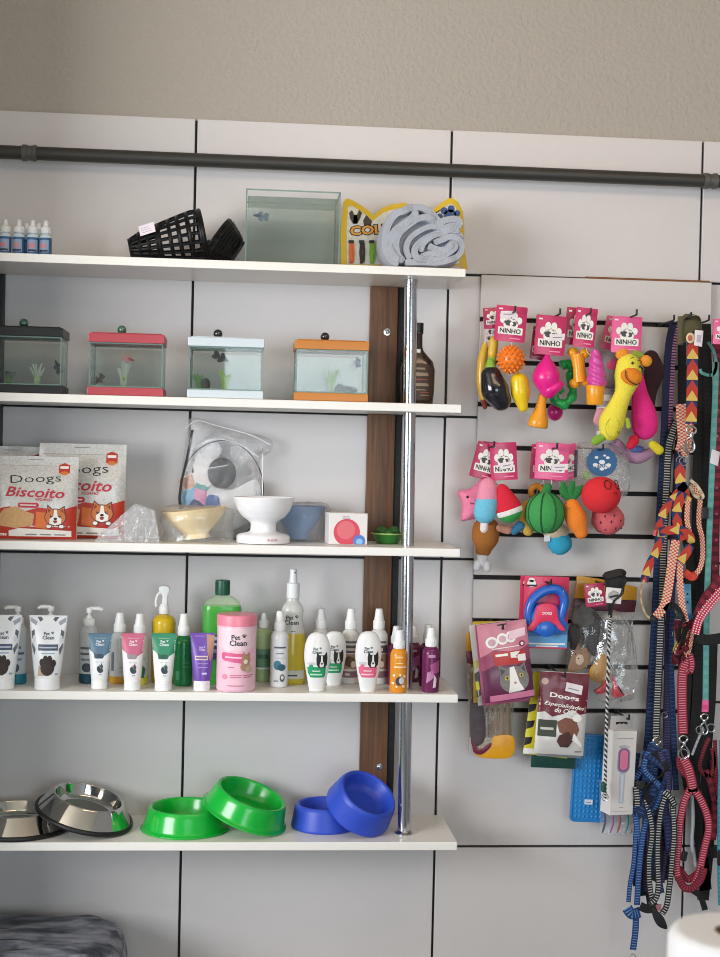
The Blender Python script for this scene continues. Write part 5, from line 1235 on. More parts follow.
# ---- hook 2
h, t = toy(548, 377, -.150, 'tulip_toy', 'hot pink tulip shaped rubber toy under the second pink card', card=(552, 315.5, 31, 40, 3, PINK, (.22, -.55), .0))
mb = MB(); HP = RB('#ea1f8e'); mb.blob([h.q(547, 358), h.q(546.5, 368), h.q(546.5, 378), h.q(549, 388)], [h.r(3.5), h.r(11), h.r(14), h.r(10.5)], HP, 24)
mb.ell(h.q(553, 388, -.006), (h.r(12), h.r(9), h.r(6.5)), HP, rot=(0, R(-28), 0)); mb.ell(h.q(554.5, 386.5, -.019), (h.r(4.2), h.r(1.5), h.r(1.6)), mat('#b3136a', .4), rot=(0, R(-28), 0)); mb.build('body', t)
h, t = toy(540, 412, -.135, 'squeaky_bell', 'orange yellow bell shaped rubber toy hanging lowest in the top row')
mb = MB(); mb.loft([(-h.r(16), h.r(9), h.r(8)), (-h.r(14), h.r(10.4), h.r(9)), (-h.r(8), h.r(9.8), h.r(8.6)), (0, h.r(6.6), h.r(6)), (h.r(8), h.r(4.8), h.r(4.6)), (h.r(17), h.r(4.4), h.r(4.4)), (h.r(19), h.r(2.5), h.r(2.5))], RB('#eda022'), 24, M=Matrix.Rotation(R(8), 4, 'Y')); mb.build('body', t)
h, t = toy(561, 384, -.103, 'ring_toy', 'green twisted ring shaped rubber toy between the pink tulip and the orange bone', card=(541, 327, 15, 33, 6, PINKD, None, -.01))
mb = MB(); G_ = RB('#17a552'); pth = smooth([h.q(561, 366), h.q(568, 363), h.q(572, 370), h.q(570, 379), h.q(573, 388), h.q(571, 398), h.q(563, 404), h.q(555, 400), h.q(557, 391), h.q(563, 388)], 5)
mb.tube(pth, [h.r(4.6+.9*sin(i*1.1)) for i in range(len(pth))], G_, 12); mb.blob([h.q(556, 402), h.q(564, 405)], [h.r(4), h.r(5)], G_, 12); mb.build('body', t)
h, t = toy(555, 412, -.066, 'small_rubber_ball', 'magenta rubber ball peeking out below the green ring toy', card=(548, 318, 24, 38, -4, '#b9a0a6', None, -.035))
mb = MB(); mb.ell((0, 0, 0), (h.r(8), h.r(8), h.r(9)), RB('#c41878')); mb.build('body', t)
# ---- hook 3
h, t = toy(579, 368, -.134, 'bone_toy', 'orange yellow rubber bone left of the ice cream toy', card=(580, 308, 26, 38, 4, PINKD, None, .004))
mb = MB(); O_ = RB('#f2a41c'); mb.tube([h.q(577.5, 354), h.q(579, 368), h.q(580.5, 382)], [h.r(8.6), h.r(7.2), h.r(8.6)], O_, 16, flat=.8)
for a, b in ((572.8, 352.5), (584.5, 353.5), (574.5, 383.5), (586, 381.5)): mb.ell(h.q(a, b), (h.r(5.6), h.r(5), h.r(5.2)), O_)
mb.build('body', t)
h, t = toy(596, 377, -.162, 'ice_cream_toy', 'pink swirl ice cream rubber toy with orange cone', card=(587.5, 308, 22, 40, 5, PINK, None, .0))
mb = MB(); rg = []; z0, z1 = h.q(596, 386).z, h.q(596, 350).z
for i in range(40):
    u = i/39; z = z0+(z1-z0)*u; ro = h.r(9.8)*(1-.62*u**1.7); ring = []
    for j in range(28):
        a = 2*pi*j/28; q = 1+.10*sin(3*a+u*26)
        ring.append((h.q(597, 377).x-h.r(2.4)*u+ro*q*cos(a), ro*q*sin(a), z))
    rg.append(ring)
mb.rings(rg, RB('#d24ba2')); mb.build('swirl', t)
mb = MB(); zc = h.q(596, 405).z; mb.loft([(zc, h.r(7.2), h.r(7.2)), (zc+h.r(1.5), h.r(8.4), h.r(8.4)), (z0-h.r(1), h.r(9.4), h.r(9.4)), (z0+h.r(.6), h.r(9.0), h.r(9.0))], RB('#f2a01e'), 18, M=Matrix.Translation((h.q(595.5, 377).x, 0, 0))); mb.build('cone', t, label='orange cone')
# ---- hook 4 plush
def xmark(mb, c, r, m_, y=0): 
    for sg in (1, -1): mb.tube([(c[0]-r, c[1], c[2]-r*sg), (c[0]+r, c[1], c[2]+r*sg)], r*.16, m_, 5)
h, t = toy(650, 375, -.065, 'dark_plush', 'dark brown plush hanging behind the pink one on the top row', 'plush toy', card=(620, 318, 26, 34, 12, PINKL, None, -.01))
mb = MB(); mb.blob([h.q(651, 358), h.q(654, 372), h.q(649, 392), h.q(646, 412)], [h.r(8), h.r(10), h.r(8), h.r(8)], plush('#3a2026'), 16); mb.build('body', t)
h, t = toy(608, 375, -.085, 'mouse_plush', 'grey plush with a pink ear left of the yellow plush', 'plush toy')
mb = MB(); mb.blob([h.q(609, 362), h.q(611, 378)], [h.r(11), h.r(11)], plush('#9a949b'), 18); mb.build('head', t)
mb = MB(); mb.ell(h.q(613, 365, -.020), (h.r(6.5), h.r(2), h.r(7)), plush('#ea5c8c')); mb.build('ear', t, label='pink ear')
mb = MB(); ST = strap_mat('#a8a6aa', '#e3e0e0', .0085, .5)
for i in range(9):
    a = h.q(606, 389+i*6); b_ = h.q(606, 395+i*6); mb.tube([a, b_], h.r(9.5), plush('#e4e0e0') if i % 2 else plush('#9c9aa0'), 18, cap=True)
mb.build('striped_body', t, label='grey and white striped body')
h, t = toy(600, 420, -.10, 'piglet_plush', 'pale pink plush ear below the striped grey plush', 'plush toy')
mb = MB(); mb.blob([h.q(601, 413), h.q(599, 420)], [h.r(5.5), h.r(6)], plush('#e7a3b4'), 14, .6); mb.build('body', t)
h, t = toy(640, 452, -.08, 'purple_plush', 'pale purple plush hanging below the yellow and pink plush toys', 'plush toy')
mb = MB(); mb.blob([h.q(616, 446), h.q(620, 449)], [h.r(8), h.r(7)], plush('#b48aa8'), 14); mb.blob([h.q(619, 449), h.q(636, 457), h.q(650, 453)], [h.r(5), h.r(7), h.r(5)], plush('#b48aa8'), 14); mb.build('body', t)
mb = MB(); mb.blob([h.q(634, 449, -.012), h.q(640, 449, -.012)], [h.r(3.5), h.r(3.5)], plush('#5a6cb0'), 10); mb.build('band', t, label='blue band')
h, t = toy(643, 415, -.115, 'pink_plush', 'hot pink plush body right behind the yellow plush, with red and yellow feet', 'plush toy')
mb = MB(); mb.blob([h.q(638, 378), h.q(640, 395), h.q(644, 415), h.q(645, 427)], [h.r(6), h.r(8.5), h.r(13), h.r(13)], plush('#ee2c8c'), 22, .8); mb.build('body', t)
mb = MB(); mb.blob([h.q(634, 440, -.01), h.q(631, 445, -.01)], [h.r(5.5), h.r(4.5)], plush('#d81f3e'), 14, .7); mb.build('foot', t, label='red foot')
mb = MB(); mb.blob([h.q(653, 445, -.005), h.q(659, 450, -.005)], [h.r(4.5), h.r(5)], plush('#d9c829'), 14, .7); mb.build('foot', t, label='yellow foot')
h, t = toy(622, 400, -.158, 'animal_plush', 'yellow plush animal with orange ears and a big smile, in front on the top row', 'plush toy', card=(627.5, 316.5, 31, 37, 1, PINKL, None, .0))
YL = plush('#efe04a'); mb = MB(); mb.blob([h.q(628.5, 366), h.q(627.5, 378), h.q(623, 394), h.q(617, 408), h.q(611.5, 422), h.q(610, 430)], [h.r(12.5), h.r(13.5), h.r(9), h.r(10.5), h.r(13), h.r(11)], YL, 26, .8, n=6); mb.build('body', t)
mb = MB(); mb.ell(h.q(622, 354, .0), (h.r(7), h.r(4), h.r(5.5)), plush('#ee9a30'), rot=(0, R(-20), 0)); mb.build('ear', t, label='orange ear')
mb = MB(); mb.ell(h.q(646, 361, .0), (h.r(6.5), h.r(4), h.r(6)), plush('#ee9a30')); mb.build('ear', t, label='orange ear')
mb = MB(); mb.ell(h.q(631.5, 376.5, -.016), (h.r(11.5), h.r(7), h.r(9.2)), plush('#e88a20'), rot=(0, R(14), 0)); mz = mb.build('muzzle', t, label='orange muzzle')
mb = MB(); mb.tube(smooth([h.q(625.8, 370.5, -.0275), h.q(626.2, 377, -.0315), h.q(630.5, 382, -.031), h.q(636, 384.5, -.0285), h.q(639.5, 383.5, -.0255)], 4), .0010, NB, 6); mb.build('mouth', mz)
mb = MB(); mb.ell(h.q(632.5, 363, -.0205), (h.r(1.3), .002, h.r(1.6)), NB, seg=10); mb.build('eye', t)
mb = MB(); mb.ell(h.q(640, 366.5, -.0185), (h.r(1.1), .002, h.r(1.4)), NB, seg=10); mb.build('eye', t)
mb = MB(); mb.tube([h.q(630, 358.5, -.019), h.q(634, 357, -.0195)], .0006, NB, 5); mb.tube([h.q(637.5, 360, -.019), h.q(641.5, 361.5, -.0185)], .0006, NB, 5); mb.build('eyebrow', t); t.children[-1]
mb = MB(); mb.tube(smooth([h.q(613+7.2*cos(a), 428-10*sin(a), -.0235+.004*abs(sin(a))) for a in [2*pi*i/14 for i in range(15)]], 2), .0005, mat('#8c9a2e', .8), 5); c = h.q(618.5, 432.5, -.0235); xmark(mb, c, .0026, NB); mb.build('belly_patch', t)
mb = MB(); mb.blob([h.q(602.5, 437, -.004), h.q(595.5, 441, -.004)], [h.r(4), h.r(4.6)], plush('#86b03a'), 12, .7); mb.build('foot', t, label='green foot')
mb = MB(); mb.blob([h.q(627, 420, -.006), h.q(628.5, 426, -.006)], [h.r(2.5), h.r(2.8)], plush('#a8b840'), 10, .7); mb.build('foot', t, label='green foot')
mb = MB(); mb.prism([P2(h.q(*a)) for a in ((631, 350), (640, 351.5), (644, 356), (637, 358), (631, 355))], -.004, .0, plush('#8a9c3a'), .001); mb.build('hair_tuft', t)

# ---- row 2
h, t = toy(486, 545, -.068, 'drumstick_plush', 'brown plush drumstick with white bone hanging lowest in the second row', 'plush toy')
mb = MB(); mb.blob([h.q(486, 530), h.q(485, 540), h.q(483.5, 549)], [h.r(14), h.r(13.5), h.r(8.5)], plush('#a9682c'), 20, .8); mb.build('meat', t)
mb = MB(); W_ = plush('#dcdde4'); mb.blob([h.q(483, 553), h.q(482, 562)], [h.r(6), h.r(5.5)], W_, 14, .8); mb.blob([h.q(478, 564), h.q(477, 567)], [h.r(4.5), h.r(4)], W_, 12); mb.blob([h.q(486.5, 565), h.q(487.5, 568)], [h.r(4.5), h.r(4)], W_, 12); mb.build('bone', t)
h, t = toy(478, 503, -.088, 'star_plush', 'pink star shaped plush with a tiny face at the left of the second row', 'plush toy', card=(491, 444, 26, 36, 14, PINKD, None, -.045))
mb = MB(); st = [(478+(23 if i % 2 == 0 else 16.5)*sin(R(36*i+10)), 503-(25 if i % 2 == 0 else 16.5)*cos(R(36*i+10))) for i in range(10)]
PST = plush('#ee86a8'); cen = h.q(478, 505); oc = smooth([h.q(*a) for a in st], 4, True)
rgs = []
for f_, y in ((1.0, 0), (.93, -.010), (.8, -.016), (.55, -.021), (.25, -.024), (.02, -.025)): rgs.append([tuple(cen+(p-cen)*f_+Vector((0, y, 0))) for p in oc])
back = [[(p[0], -p[1], p[2]) for p in r] for r in rgs[:0:-1]]
mb.rings(back+rgs, PST); mb.build('body', t)
mb = MB(); mb.ell(h.q(467.5, 497, -.0215), (h.r(1.3), .0015, h.r(1.5)), NB, seg=10); mb.build('eye', t)
mb = MB(); mb.tube(smooth([h.q(470, 502.5, -.0225), h.q(472, 504, -.0235), h.q(474, 503, -.024)], 3), .0007, NB, 5); mb.build('mouth', t)
h, t = toy(486, 503, -.146, 'popsicle_plush', 'pink and light blue popsicle plush in front of the pink star', 'plush toy')
mb = MB(); mb.blob([h.q(488, 487), h.q(487, 499)], [h.r(9.5), h.r(11)], plush('#e892ac'), 20, .8); mb.build('top', t)
mb = MB(); mb.blob([h.q(487, 503), h.q(485, 512)], [h.r(11.8), h.r(11.8)], plush('#6fc0dc'), 20, .8); mb.build('coating', t, label='light blue lower half')
mb = MB(); mb.blob([h.q(484.5, 522), h.q(484, 529)], [h.r(4), h.r(4)], plush('#e8dede'), 12, .7); mb.build('stick', t)
h, t = toy(510, 504, -.150, 'melon_slice_plush', 'red watermelon slice plush with white and green rind', 'plush toy', card=(503, 442.5, 27, 38, -4, PINK, (.1, -.62), .0))
A_, B2 = h.q(500.5, 484), h.q(513, 522)
pr = lambda *v: [(u, h.r(r)) for u, r in v]
mb = MB(); spin(mb, A_, B2, pr((0, .5), (.02, 3), (.08, 5.2), (.2, 7.6), (.4, 11), (.56, 13), (.66, 13.6)), plush('#d8203a')); mb.build('flesh', t)
mb = MB(); spin(mb, A_, B2, pr((.661, 13.8), (.70, 13.9), (.76, 13.5), (.79, 13.0)), plush('#efe9e4')); mb.build('white_rind', t)
mb = MB(); spin(mb, A_, B2, pr((.791, 12.9), (.84, 11.9), (.9, 9.8), (.96, 6.4), (.99, 3), (1, .5)), plush('#35a04c')); mb.build('green_rind', t)
h, t = toy(516, 530, -.10, 'fish_plush', 'small blue plush end below the melon slice', 'plush toy', card=(493, 442, 20, 34, 4, PINKD, None, -.02))
mb = MB(); mb.blob([h.q(514, 531), h.q(521, 525)], [h.r(4), h.r(5)], plush('#3b82a8'), 12); mb.build('body', t)
mb = MB(); mb.blob([h.q(500, 528), h.q(508, 530)], [h.r(4), h.r(4.4)], plush('#dd9a86'), 12); mb.build('tail', t, label='salmon end')
h, t = toy(537, 493, -.095, 'donut_plush', 'small orange plush ring behind the watermelon ball', 'plush toy', card=(545, 445, 26, 35, 3, PINK, None, -.02))
mb = MB(); mb.tube([h.q(537+6*cos(a), 492+6*sin(a)) for a in [2*pi*i/20 for i in range(21)]], h.r(3.2), plush('#dd9034'), 10); mb.build('body', t)
mb = MB(); mb.blob([h.q(527, 505), h.q(524, 518), h.q(528, 530)], [h.r(5), h.r(6.5), h.r(6)], plush('#d9b04e'), 12); mb.build('lower_body', t, label='yellow lower body')
h, t = toy(560, 545, -.072, 'round_plush', 'turquoise plush ball below the watermelon ball', 'plush toy', card=(561, 446, 30, 34, -14, PINKL, None, -.035))
mb = MB(); mb.ell(h.q(560, 543), (h.r(12.5), h.r(9), h.r(12)), plush('#35a9cc'), nz=.1); mb.build('body', t)
mb = MB(); mb.ell(h.q(556, 531), (h.r(14), h.r(9), h.r(9)), plush('#dcc9a8'), nz=.1); mb.build('top', t, label='cream top')
mb = MB(); mb.box(h.q(543, 537).x, -.012, h.q(546, 541).z, h.q(549, 537).x, -.010, h.q(546, 535).z, PW2); mb.build('tag', t)
h, t = toy(545, 513, -.150, 'watermelon_plush', 'round green striped watermelon plush ball', 'plush toy', card=(553, 443, 34, 37, 2, PINKL, (.24, -.66), .0))
mb = MB(); mb.ell((0, 0, 0), (h.r(19.8), h.r(17), h.r(21)), plush('#3f9a50'), seg=30); mb.build('ball', t)
for i in range(8):
    a0 = R(-158+45*i); mb = MB(); pts = [(h.r(20.0)*sin(la)*cos(a0), h.r(17.2)*sin(la)*sin(a0), h.r(21.2)*cos(la)) for la in [R(14+152*j/14) for j in range(15)]]
    mb.tube(pts, [.0006]+[.0014+.0004*(j % 2) for j in range(13)]+[.0006], plush('#1d5a34'), 6); mb.build('stripe', t, label='dark green stripe')
mb = MB(); mb.blob([h.q(548, 487), h.q(546, 492)], [h.r(4), h.r(5)], plush('#2f8040'), 14, .6); mb.build('leaf', t)
h, t = toy(576, 518, -.148, 'carrot_plush', 'orange plush carrot with green leaves', 'plush toy')
mb = MB(); mb.blob([h.q(572, 507), h.q(576, 519), h.q(581, 532)], [h.r(8.5), h.r(11), h.r(7)], plush('#f0862a'), 20, .8); mb.build('root', t)
GLF = plush('#277a3c')
for pa in ([(571, 501), (564, 492), (563, 484)], [(571, 501), (571, 490), (573, 483)], [(571, 501), (577, 492), (582, 487)]): mb = MB(); mb.blob([h.q(*a) for a in pa], [h.r(2.5), h.r(4.6), h.r(2.4)], GLF, 12, .5); mb.build('leaf', t)
mb = MB(); mb.tube([h.q(566, 509, -.019), h.q(569.5, 508, -.020)], .0006, NB, 5); mb.build('eye', t)
h, t = toy(608, 521, -.118, 'strawberry_plush', 'pale red plush strawberry with dark seeds behind the red apple plush', 'plush toy')
mb = MB(); mb.ell(h.q(608, 519), (h.r(17), h.r(13), h.r(16)), plush('#d8646a'), nz=.08); mb.build('body', t)
mb = MB()
for a, b in ((598, 522), (603, 529), (608, 521), (613, 528), (618, 520), (606, 534), (599, 531), (614, 534), (620, 528), (611, 515), (602, 516)):
    x, z = P2(h.q(a, b)); c = h.q(608, 519); d = max(0, 1-((x-c.x)/h.r(17))**2-((z-c.z)/h.r(16))**2); mb.ell((x, -h.r(13)*sqrt(d)-.0006, z), (.0016, .0012, .0026), NB, seg=8)
mb.build('seeds', t); t.children[-1]
h, t = toy(601, 495, -.160, 'apple_plush', 'round red plush apple with black glasses face', 'plush toy')
AP = plush('#dc2a34'); mb = MB(); mb.ell((0, 0, 0), (h.r(20.2), h.r(17), h.r(18.6)), AP, seg=30); mb.build('body', t)
def on(px, py): x, z = P2(h.q(px, py)); return (x, -h.r(17.2)*sqrt(max(0, 1-(x/h.r(20.4))**2-(z/h.r(18.8))**2))-.0006, z)
for cx_ in (604, 615.5):
    mb = MB(); mb.tube([on(cx_+(3.4 if cx_ < 610 else 2.4)*cos(a), 484.5+4.2*sin(a)) for a in [2*pi*i/16 for i in range(17)]], .0009, NB, 5); mb.build('eye_ring', t)
mb = MB(); mb.tube(smooth([on(610, 494), on(612, 492), on(614, 494)], 3), .0006, NB, 5); mb.build('mouth', t)
# packed toy with blue round tag
h, t = toy(597, 470, -.10, 'bagged_toy', 'toy in a clear pack with a round blue tag, between the watermelon card and apple', 'plush toy')
mb = MB(); mb.loft([(0, h.r(15.5), h.r(14.5)), (.0012, h.r(15.5), h.r(14.5))], mat('#1f5a8c', .4), 32, M=Matrix.Translation(h.q(602, 462, -.022)) @ Matrix.Rotation(pi/2, 4, 'X')); 
c = h.q(602, 462, -.0233)
for a, r_ in ((0, 3.2), (50, 2), (-50, 2), (115, 2.6), (-115, 2.6), (180, 2.4), (20, 1.5), (150, 1.6)): mb.decal(circ(c.x+h.r(7.5)*sin(R(a))*(a != 0), c.z+h.r(7)*cos(R(a))*(a != 0), h.r(r_), h.r(r_)*.7, 10), PW2, lambda x, z: c.y, 1, 0)
mb.text('NINHO', c.x, c.z-h.r(4), h.r(17), PW2, lambda x, z: c.y, 3, h=h.r(4)); mb.build('round_tag', t)
mb = MB(); mb.box(h.q(575, 463).x, -.008, h.q(582, 478).z, h.q(590, 463).x, -.006, h.q(582, 449).z, mat('#b9b4b4', .5, var=.3, scale=80), .0006); mb.box(h.q(573.5, 463).x, -.0095, h.q(575, 477).z, h.q(576.5, 463).x, -.004, h.q(575, 450).z, mat('#2b2d3a', .5)); mb.build('backing_card', t)
mb = MB(); mb.ell(h.q(586, 475, -.006), (h.r(4), .005, h.r(5)), plush('#8cc04a')); mb.build('packed_toy', t, label='green toy inside')
P = smooth([P2(h.q(*a)) for a in ((572, 447), (600, 443), (622, 449), (630, 470), (626, 496), (600, 500), (576, 492))], 3, True)
b_ = clearbag('clear_bag', t, P, .03, FILM2, 11); b_.location.y = -.002
# ================================================================== row 3: packets, leash card, brush box
def bagat(px, py, Y, w_px, h_px, T, mt, name, label, cat, tilt=0., seed=1, group=None, seal=.07, cr=.0014):
    """hanging packet; local z=0 at the bottom edge; px,py = bottom centre"""
    p = at(px, py, Y); mb = MB(); k = s(Y); w_, h = w_px*k, h_px*k
    sf = bag(mb, w_, h, T, mt, seed, cr, seal)
    dd = lambda pts, m_, lv=1: mb.decal([(a*w_, b*h) for a, b in pts], m_, sf, lv, .006)
    fin = lambda: mb.build(name, None, (p.x, Y, p.z), (0, R(tilt), 0), label, cat, group)
    return mb, sf, w_, h, dd, fin
MAR = mat('#6e2036', .35, metal=.1); CLB = film('#f6f1e8', .05, .5, .8, 60, .15, .08)
# clear pouch with yellow bottom (behind, low left)
h = Hang(490, 757, -.075)
t = thing('treat_pouch', 'clear treat pouch with yellow bottom and brown sticks, hanging lowest at left', 'treat pouch', h.o)
P = [P2(h.q(*a)) for a in ((466, 640), (480, 628), (500, 628), (518, 640), (514, 700), (511, 757), (492, 759), (473, 752), (468, 700))]
clearbag('clear_front', t, P, .026, CLB, 21)
mb = MB(); mb.prism([P2(h.q(*a)) for a in ((464.5, 634), (472, 628), (473, 650), (465, 650))], -.0135, -.0115, mat('#c9921e', .35), .0004); mb.prism([P2(h.q(*a)) for a in ((464.5, 650.5), (475, 650.5), (476, 665), (466, 662))], -.0135, -.0115, MAR, .0004); mb.build('printed_top', t, label='yellow and maroon printed edge')
mb = MB(); mb.prism(smooth([P2(h.q(*a)) for a in ((474, 752), (482, 748), (490, 742), (493, 735), (512, 735), (511, 755), (492, 757), (480, 756))], 3, True), -.0145, -.0125, mat('#d99a1a', .32, bump=.3, scale=40, var=.2), .0004)
mb.prism(smooth([P2(h.q(*a)) for a in ((472, 750), (471.5, 738), (478, 748), (489, 741), (489, 746), (480, 753))], 3, True), -.0158, -.0148, MAR, .0004); mb.build('printed_bottom', t, label='yellow and maroon printed bottom')
for i in range(7):
    mb = MB(); x = 471+i*6; mb.tube([h.q(x, 672+3*(i % 2), .004), h.q(x+.8, 706, .003), h.q(x+1, 737, .004)], h.r(2.5), mat('#8d7355', .7, bump=.4, scale=70, var=.2), 8); mb.build('treat_stick', t)
mb = MB(); mb.prism(smooth([P2(h.q(*a)) for a in ((469, 702), (476, 694), (482, 704), (484, 736), (476, 745), (470, 742))], 3, True), -.0155, -.0140, mat('#4b3f43', .5, var=.5, scale=60), .0004); mb.build('dog_picture', t, label='dark dog picture')
# cat treat packets
for i, (px, py, tl, c, lab, w_) in enumerate(((495, 702, -2, '#c9a72a', 'yellow treat packet showing its top edge behind the pink cat treat packet', 44), (498.5, 703, -8, '#c9c8c0', 'white and green treat packet whose left edge shows behind the pink cat packet', 42), (506, 703, -7, '#b8577e', 'pink packet directly behind the front cat treat packet', 48))):
    mb, sf, w2, hh, dd, fin = bagat(px, py, -.103-.016*i, w_, 82, .010, mat(c, .35), 'cat_treat_packet', lab, 'treat packet', tl, 30+i, 'cat treat packets')
    if i == 1: dd([(-.5, .1), (-.3, .16), (-.3, .45), (-.5, .4)], mat('#4a4f58', .5)); dd([(-.5, .45), (-.32, .5), (-.3, .58), (-.5, .55)], mat('#b9c23a', .5)); dd([(-.5, .2), (-.42, .2), (-.42, .3), (-.5, .3)], mat('#d9d23a', .5), 2)
    fin()
mb, sf, w2, hh, dd, fin = bagat(510, 700, -.158, 51, 80, .016, mat('#642a4c', .32, coat=.2), 'cat_treat_packet', 'pink and purple cat treat packet with a tabby cat face, in front', 'treat packet', -8, 41, 'cat treat packets')
dd([(-.5, .995), (.5, .995), (.5, .62), (.2, .55), (-.2, .60), (-.5, .52)], mat('#c87c8c', .35)); dd([(-.5, .58), (-.2, .66), (.2, .60), (.5, .68), (.5, .50), (.2, .44), (-.2, .48), (-.5, .40)], mat('#93405f', .35), 2)
dd([(-.09, .955), (.1, .96), (.1, .975), (-.09, .97)], NB, 3)
for x, z, q_ in ((-.24, .755, .125), (-.02, .785, .115), (.15, .80, .10)): dd(oval(x, z, q_, .072), WH, 3); dd(oval(x, z, q_*.62, .044), mat('#c9a0ac', .4), 4)
dd([(.10, .76), (.45, .80), (.46, .90), (.14, .87)], mat('#e9c7d2', .5), 5); dd(oval(.36, .70, .06, .04), mat('#8a2a52', .4), 4); dd(oval(.36, .70, .03, .02), WH, 5)
dd([(-.25, .665), (.3, .675), (.3, .685), (-.25, .675)], WH, 4)
dd([(-.28, .63), (.40, .62), (.38, .46), (-.22, .45)], mat('#b8302c', .4), 4); dd([(-.20, .60), (.05, .60), (.05, .57), (-.20, .57)], WH, 5); dd([(.10, .61), (.30, .61), (.20, .55), (.36, .52), (.10, .54)], WH, 5); dd([(.24, .57), (.40, .57), (.40, .48), (.24, .49)], WH, 6)
KG = mat('#7d7a76', .7, scale=220, var=.5); dd(oval(.12, .26, .30, .17), KG, 6); dd([(-.16, .30), (-.17, .47), (.0, .40)], KG, 6); dd([(.22, .40), (.36, .47), (.40, .28)], KG, 6); dd([(-.14, .33), (-.14, .42), (-.04, .38)], mat('#4f4a48', .6), 7); dd([(.28, .39), (.34, .43), (.36, .34)], mat('#4f4a48', .6), 7)
dd([(.05, .42), (.14, .43), (.22, .22), (.30, .12), (-.02, .10), (.02, .22)], WH, 7); dd(oval(-.02, .29, .05, .028, 10), mat('#c9b45a', .4), 8); dd(oval(.27, .31, .045, .026, 10), mat('#c9b45a', .4), 8); dd(oval(-.02, .29, .022, .018, 8), NB, 9); dd(oval(.27, .31, .02, .017, 8), NB, 9); dd(oval(.13, .22, .03, .016, 8), mat('#c98a86', .4), 9)
dd([(-.40, .085), (.5, .10), (.5, .02), (-.40, .005)], mat('#d47fa0', .4), 5)
fin()
# retractable leash cards
def leashcard(px, py, Y, tilt, label, front):
    k = s(Y); p = at(px, py, Y); w_, h = 46*k, 73*k
    t = thing('retractable_leash', label, 'leash', (p.x, Y, p.z), (0, R(tilt), 0), 'retractable leash cards'); mb = MB()
    mb.prism(rrect(-w_/2, 0, w_/2, h, .002), -.0005, .0005, mat('#d4305c', .4, coat=.2), .0001)
    D = lambda q, m_, lv=1: mb.decal([(x*w_, z*h) for x, z in q], m_, (lambda x, z: -.0005), lv, 0)
    D([(-.5, .02), (.5, .02), (.5, .36), (.1, .42), (-.5, .30)], mat('#2b6fb4', .4)); D([(-.5, .02), (.5, .02), (.5, .20), (-.5, .16)], mat('#5a9fd0', .4), 2)
    D([(-.4, .055), (.45, .055), (.45, .078), (-.4, .078)], WH, 3); D([(-.2, .025), (.3, .025), (.3, .042), (-.2, .042)], WH, 3)
    D(oval(-.34, .90, .10, .05), WH, 2); D(oval(-.34, .95, .07, .03), WH, 2); D([(-.45, .86), (-.22, .86), (-.22, .885), (-.45, .885)], NB, 3)
    D([(-.05, .92), (.12, .92), (.12, .935), (-.05, .935)], NB, 3)
    mb.build('backing_card', t)
    if not front: return t
    BL = mat('#1f62c4', .3, coat=.3); PKR = mat('#e0365e', .35)
    q = lambda a, b: ((a/46-.5)*w_, b/73*h)                   # a from left edge 0..46, b from bottom 0..73
    mb = MB(); pth = smooth([q(5, 26), q(4, 36), q(6.5, 47), q(13, 55), q(22, 60), q(32, 61), (q(38.5, 56)), q(40.5, 48), q(39, 40), q(38, 33)], 5)
    mb.tube([(x, -.013, z) for x, z in pth], [.0085+.002*sin(i/len(pth)*pi) for i in range(len(pth))], BL, 12); mb.build('handle', t)
    mb = MB(); mb.prism(smooth([q(*a) for a in ((3, 24), (9, 40), (14, 46), (30, 46), (35, 40), (43, 26), (36, 18), (22, 15), (9, 17))], 4, True), -.020, -.001, BL, .003); mb.build('casing', t)
    mb = MB(); mb.prism(smooth([q(*a) for a in ((2, 21), (8, 30), (12, 44), (22, 47), (31, 44), (34, 31), (41, 21), (36, 20), (30, 26), (22, 29), (14, 26), (8, 19))], 4, True), -.0235, -.018, PKR, .0012); mb.text('DOGS', q(22, 37)[0], q(22, 37)[1], .020, WH, lambda x, z: -.0235, 2, bold=.03); mb.build('cover', t, label='pink cover')
    mb = MB(); mb.loft([(0, .0195, .0165), (.003, .0195, .0165), (.0045, .017, .014)], BL, 32, M=Matrix.Translation((q(22, 21)[0], -.0185, q(22, 21)[1])) @ Matrix.Rotation(pi/2, 4, 'X')); mb.build('button', t, label='blue round button')
    mb = MB(); mb.tube(smooth([(q(37, 53)[0], -.023, q(37, 53)[1]), (q(38.5, 58)[0], -.024, q(38.5, 58)[1]), (q(37, 61)[0], -.020, q(37, 61)[1])], 4), .0008, STEEL, 6); mb.build('wire_tie', t)
    return t
leashcard(540, 648, -.085, 1, 'dark pink leash card mostly hidden behind the front retractable leash', False)
leashcard(544.5, 648.5, -.125, .5, 'blue and pink retractable leash on its printed card', True)
# chef packets
for i, (px, py, tl, c, lab, w_, hh_) in enumerate(((553, 768, 2, '#15443c', 'dark green packet hanging lowest behind the dark red treat packet', 46, 96), (545, 756, 6, '#d9d02f', 'yellow and black packet whose left edge shows behind the dark red treat packet', 46, 84), (559, 757, 3, '#8a8d8c', 'grey packet directly behind the dark red treat packet', 46, 84))):
    mb, sf, w2, hh, dd, fin = bagat(px, py, -.07-.017*i, w_, hh_, .010, mat(c, .35, coat=.2), 'dog_treat_packet', lab, 'treat packet', tl, 50+i, 'dog treat packets')
    if i == 1:
        for z in (.1, .3, .5): dd([(-.5, z), (-.36, z+.04), (-.34, z+.12), (-.5, z+.10)], NB)
        dd([(-.5, .0), (-.2, .02), (-.2, .08), (-.5, .07)], WH, 2)
    fin()
mb, sf, w2, hh, dd, fin = bagat(558.5, 754.5, -.140, 51, 84, .017, mat('#d3d1cd', .32, coat=.2, metal=.1), 'dog_treat_packet', 'dark red and white dog treat packet with white lettering, in front', 'treat packet', 3, 61, 'dog treat packets')
DR = mat('#6b1526', .35, coat=.2)
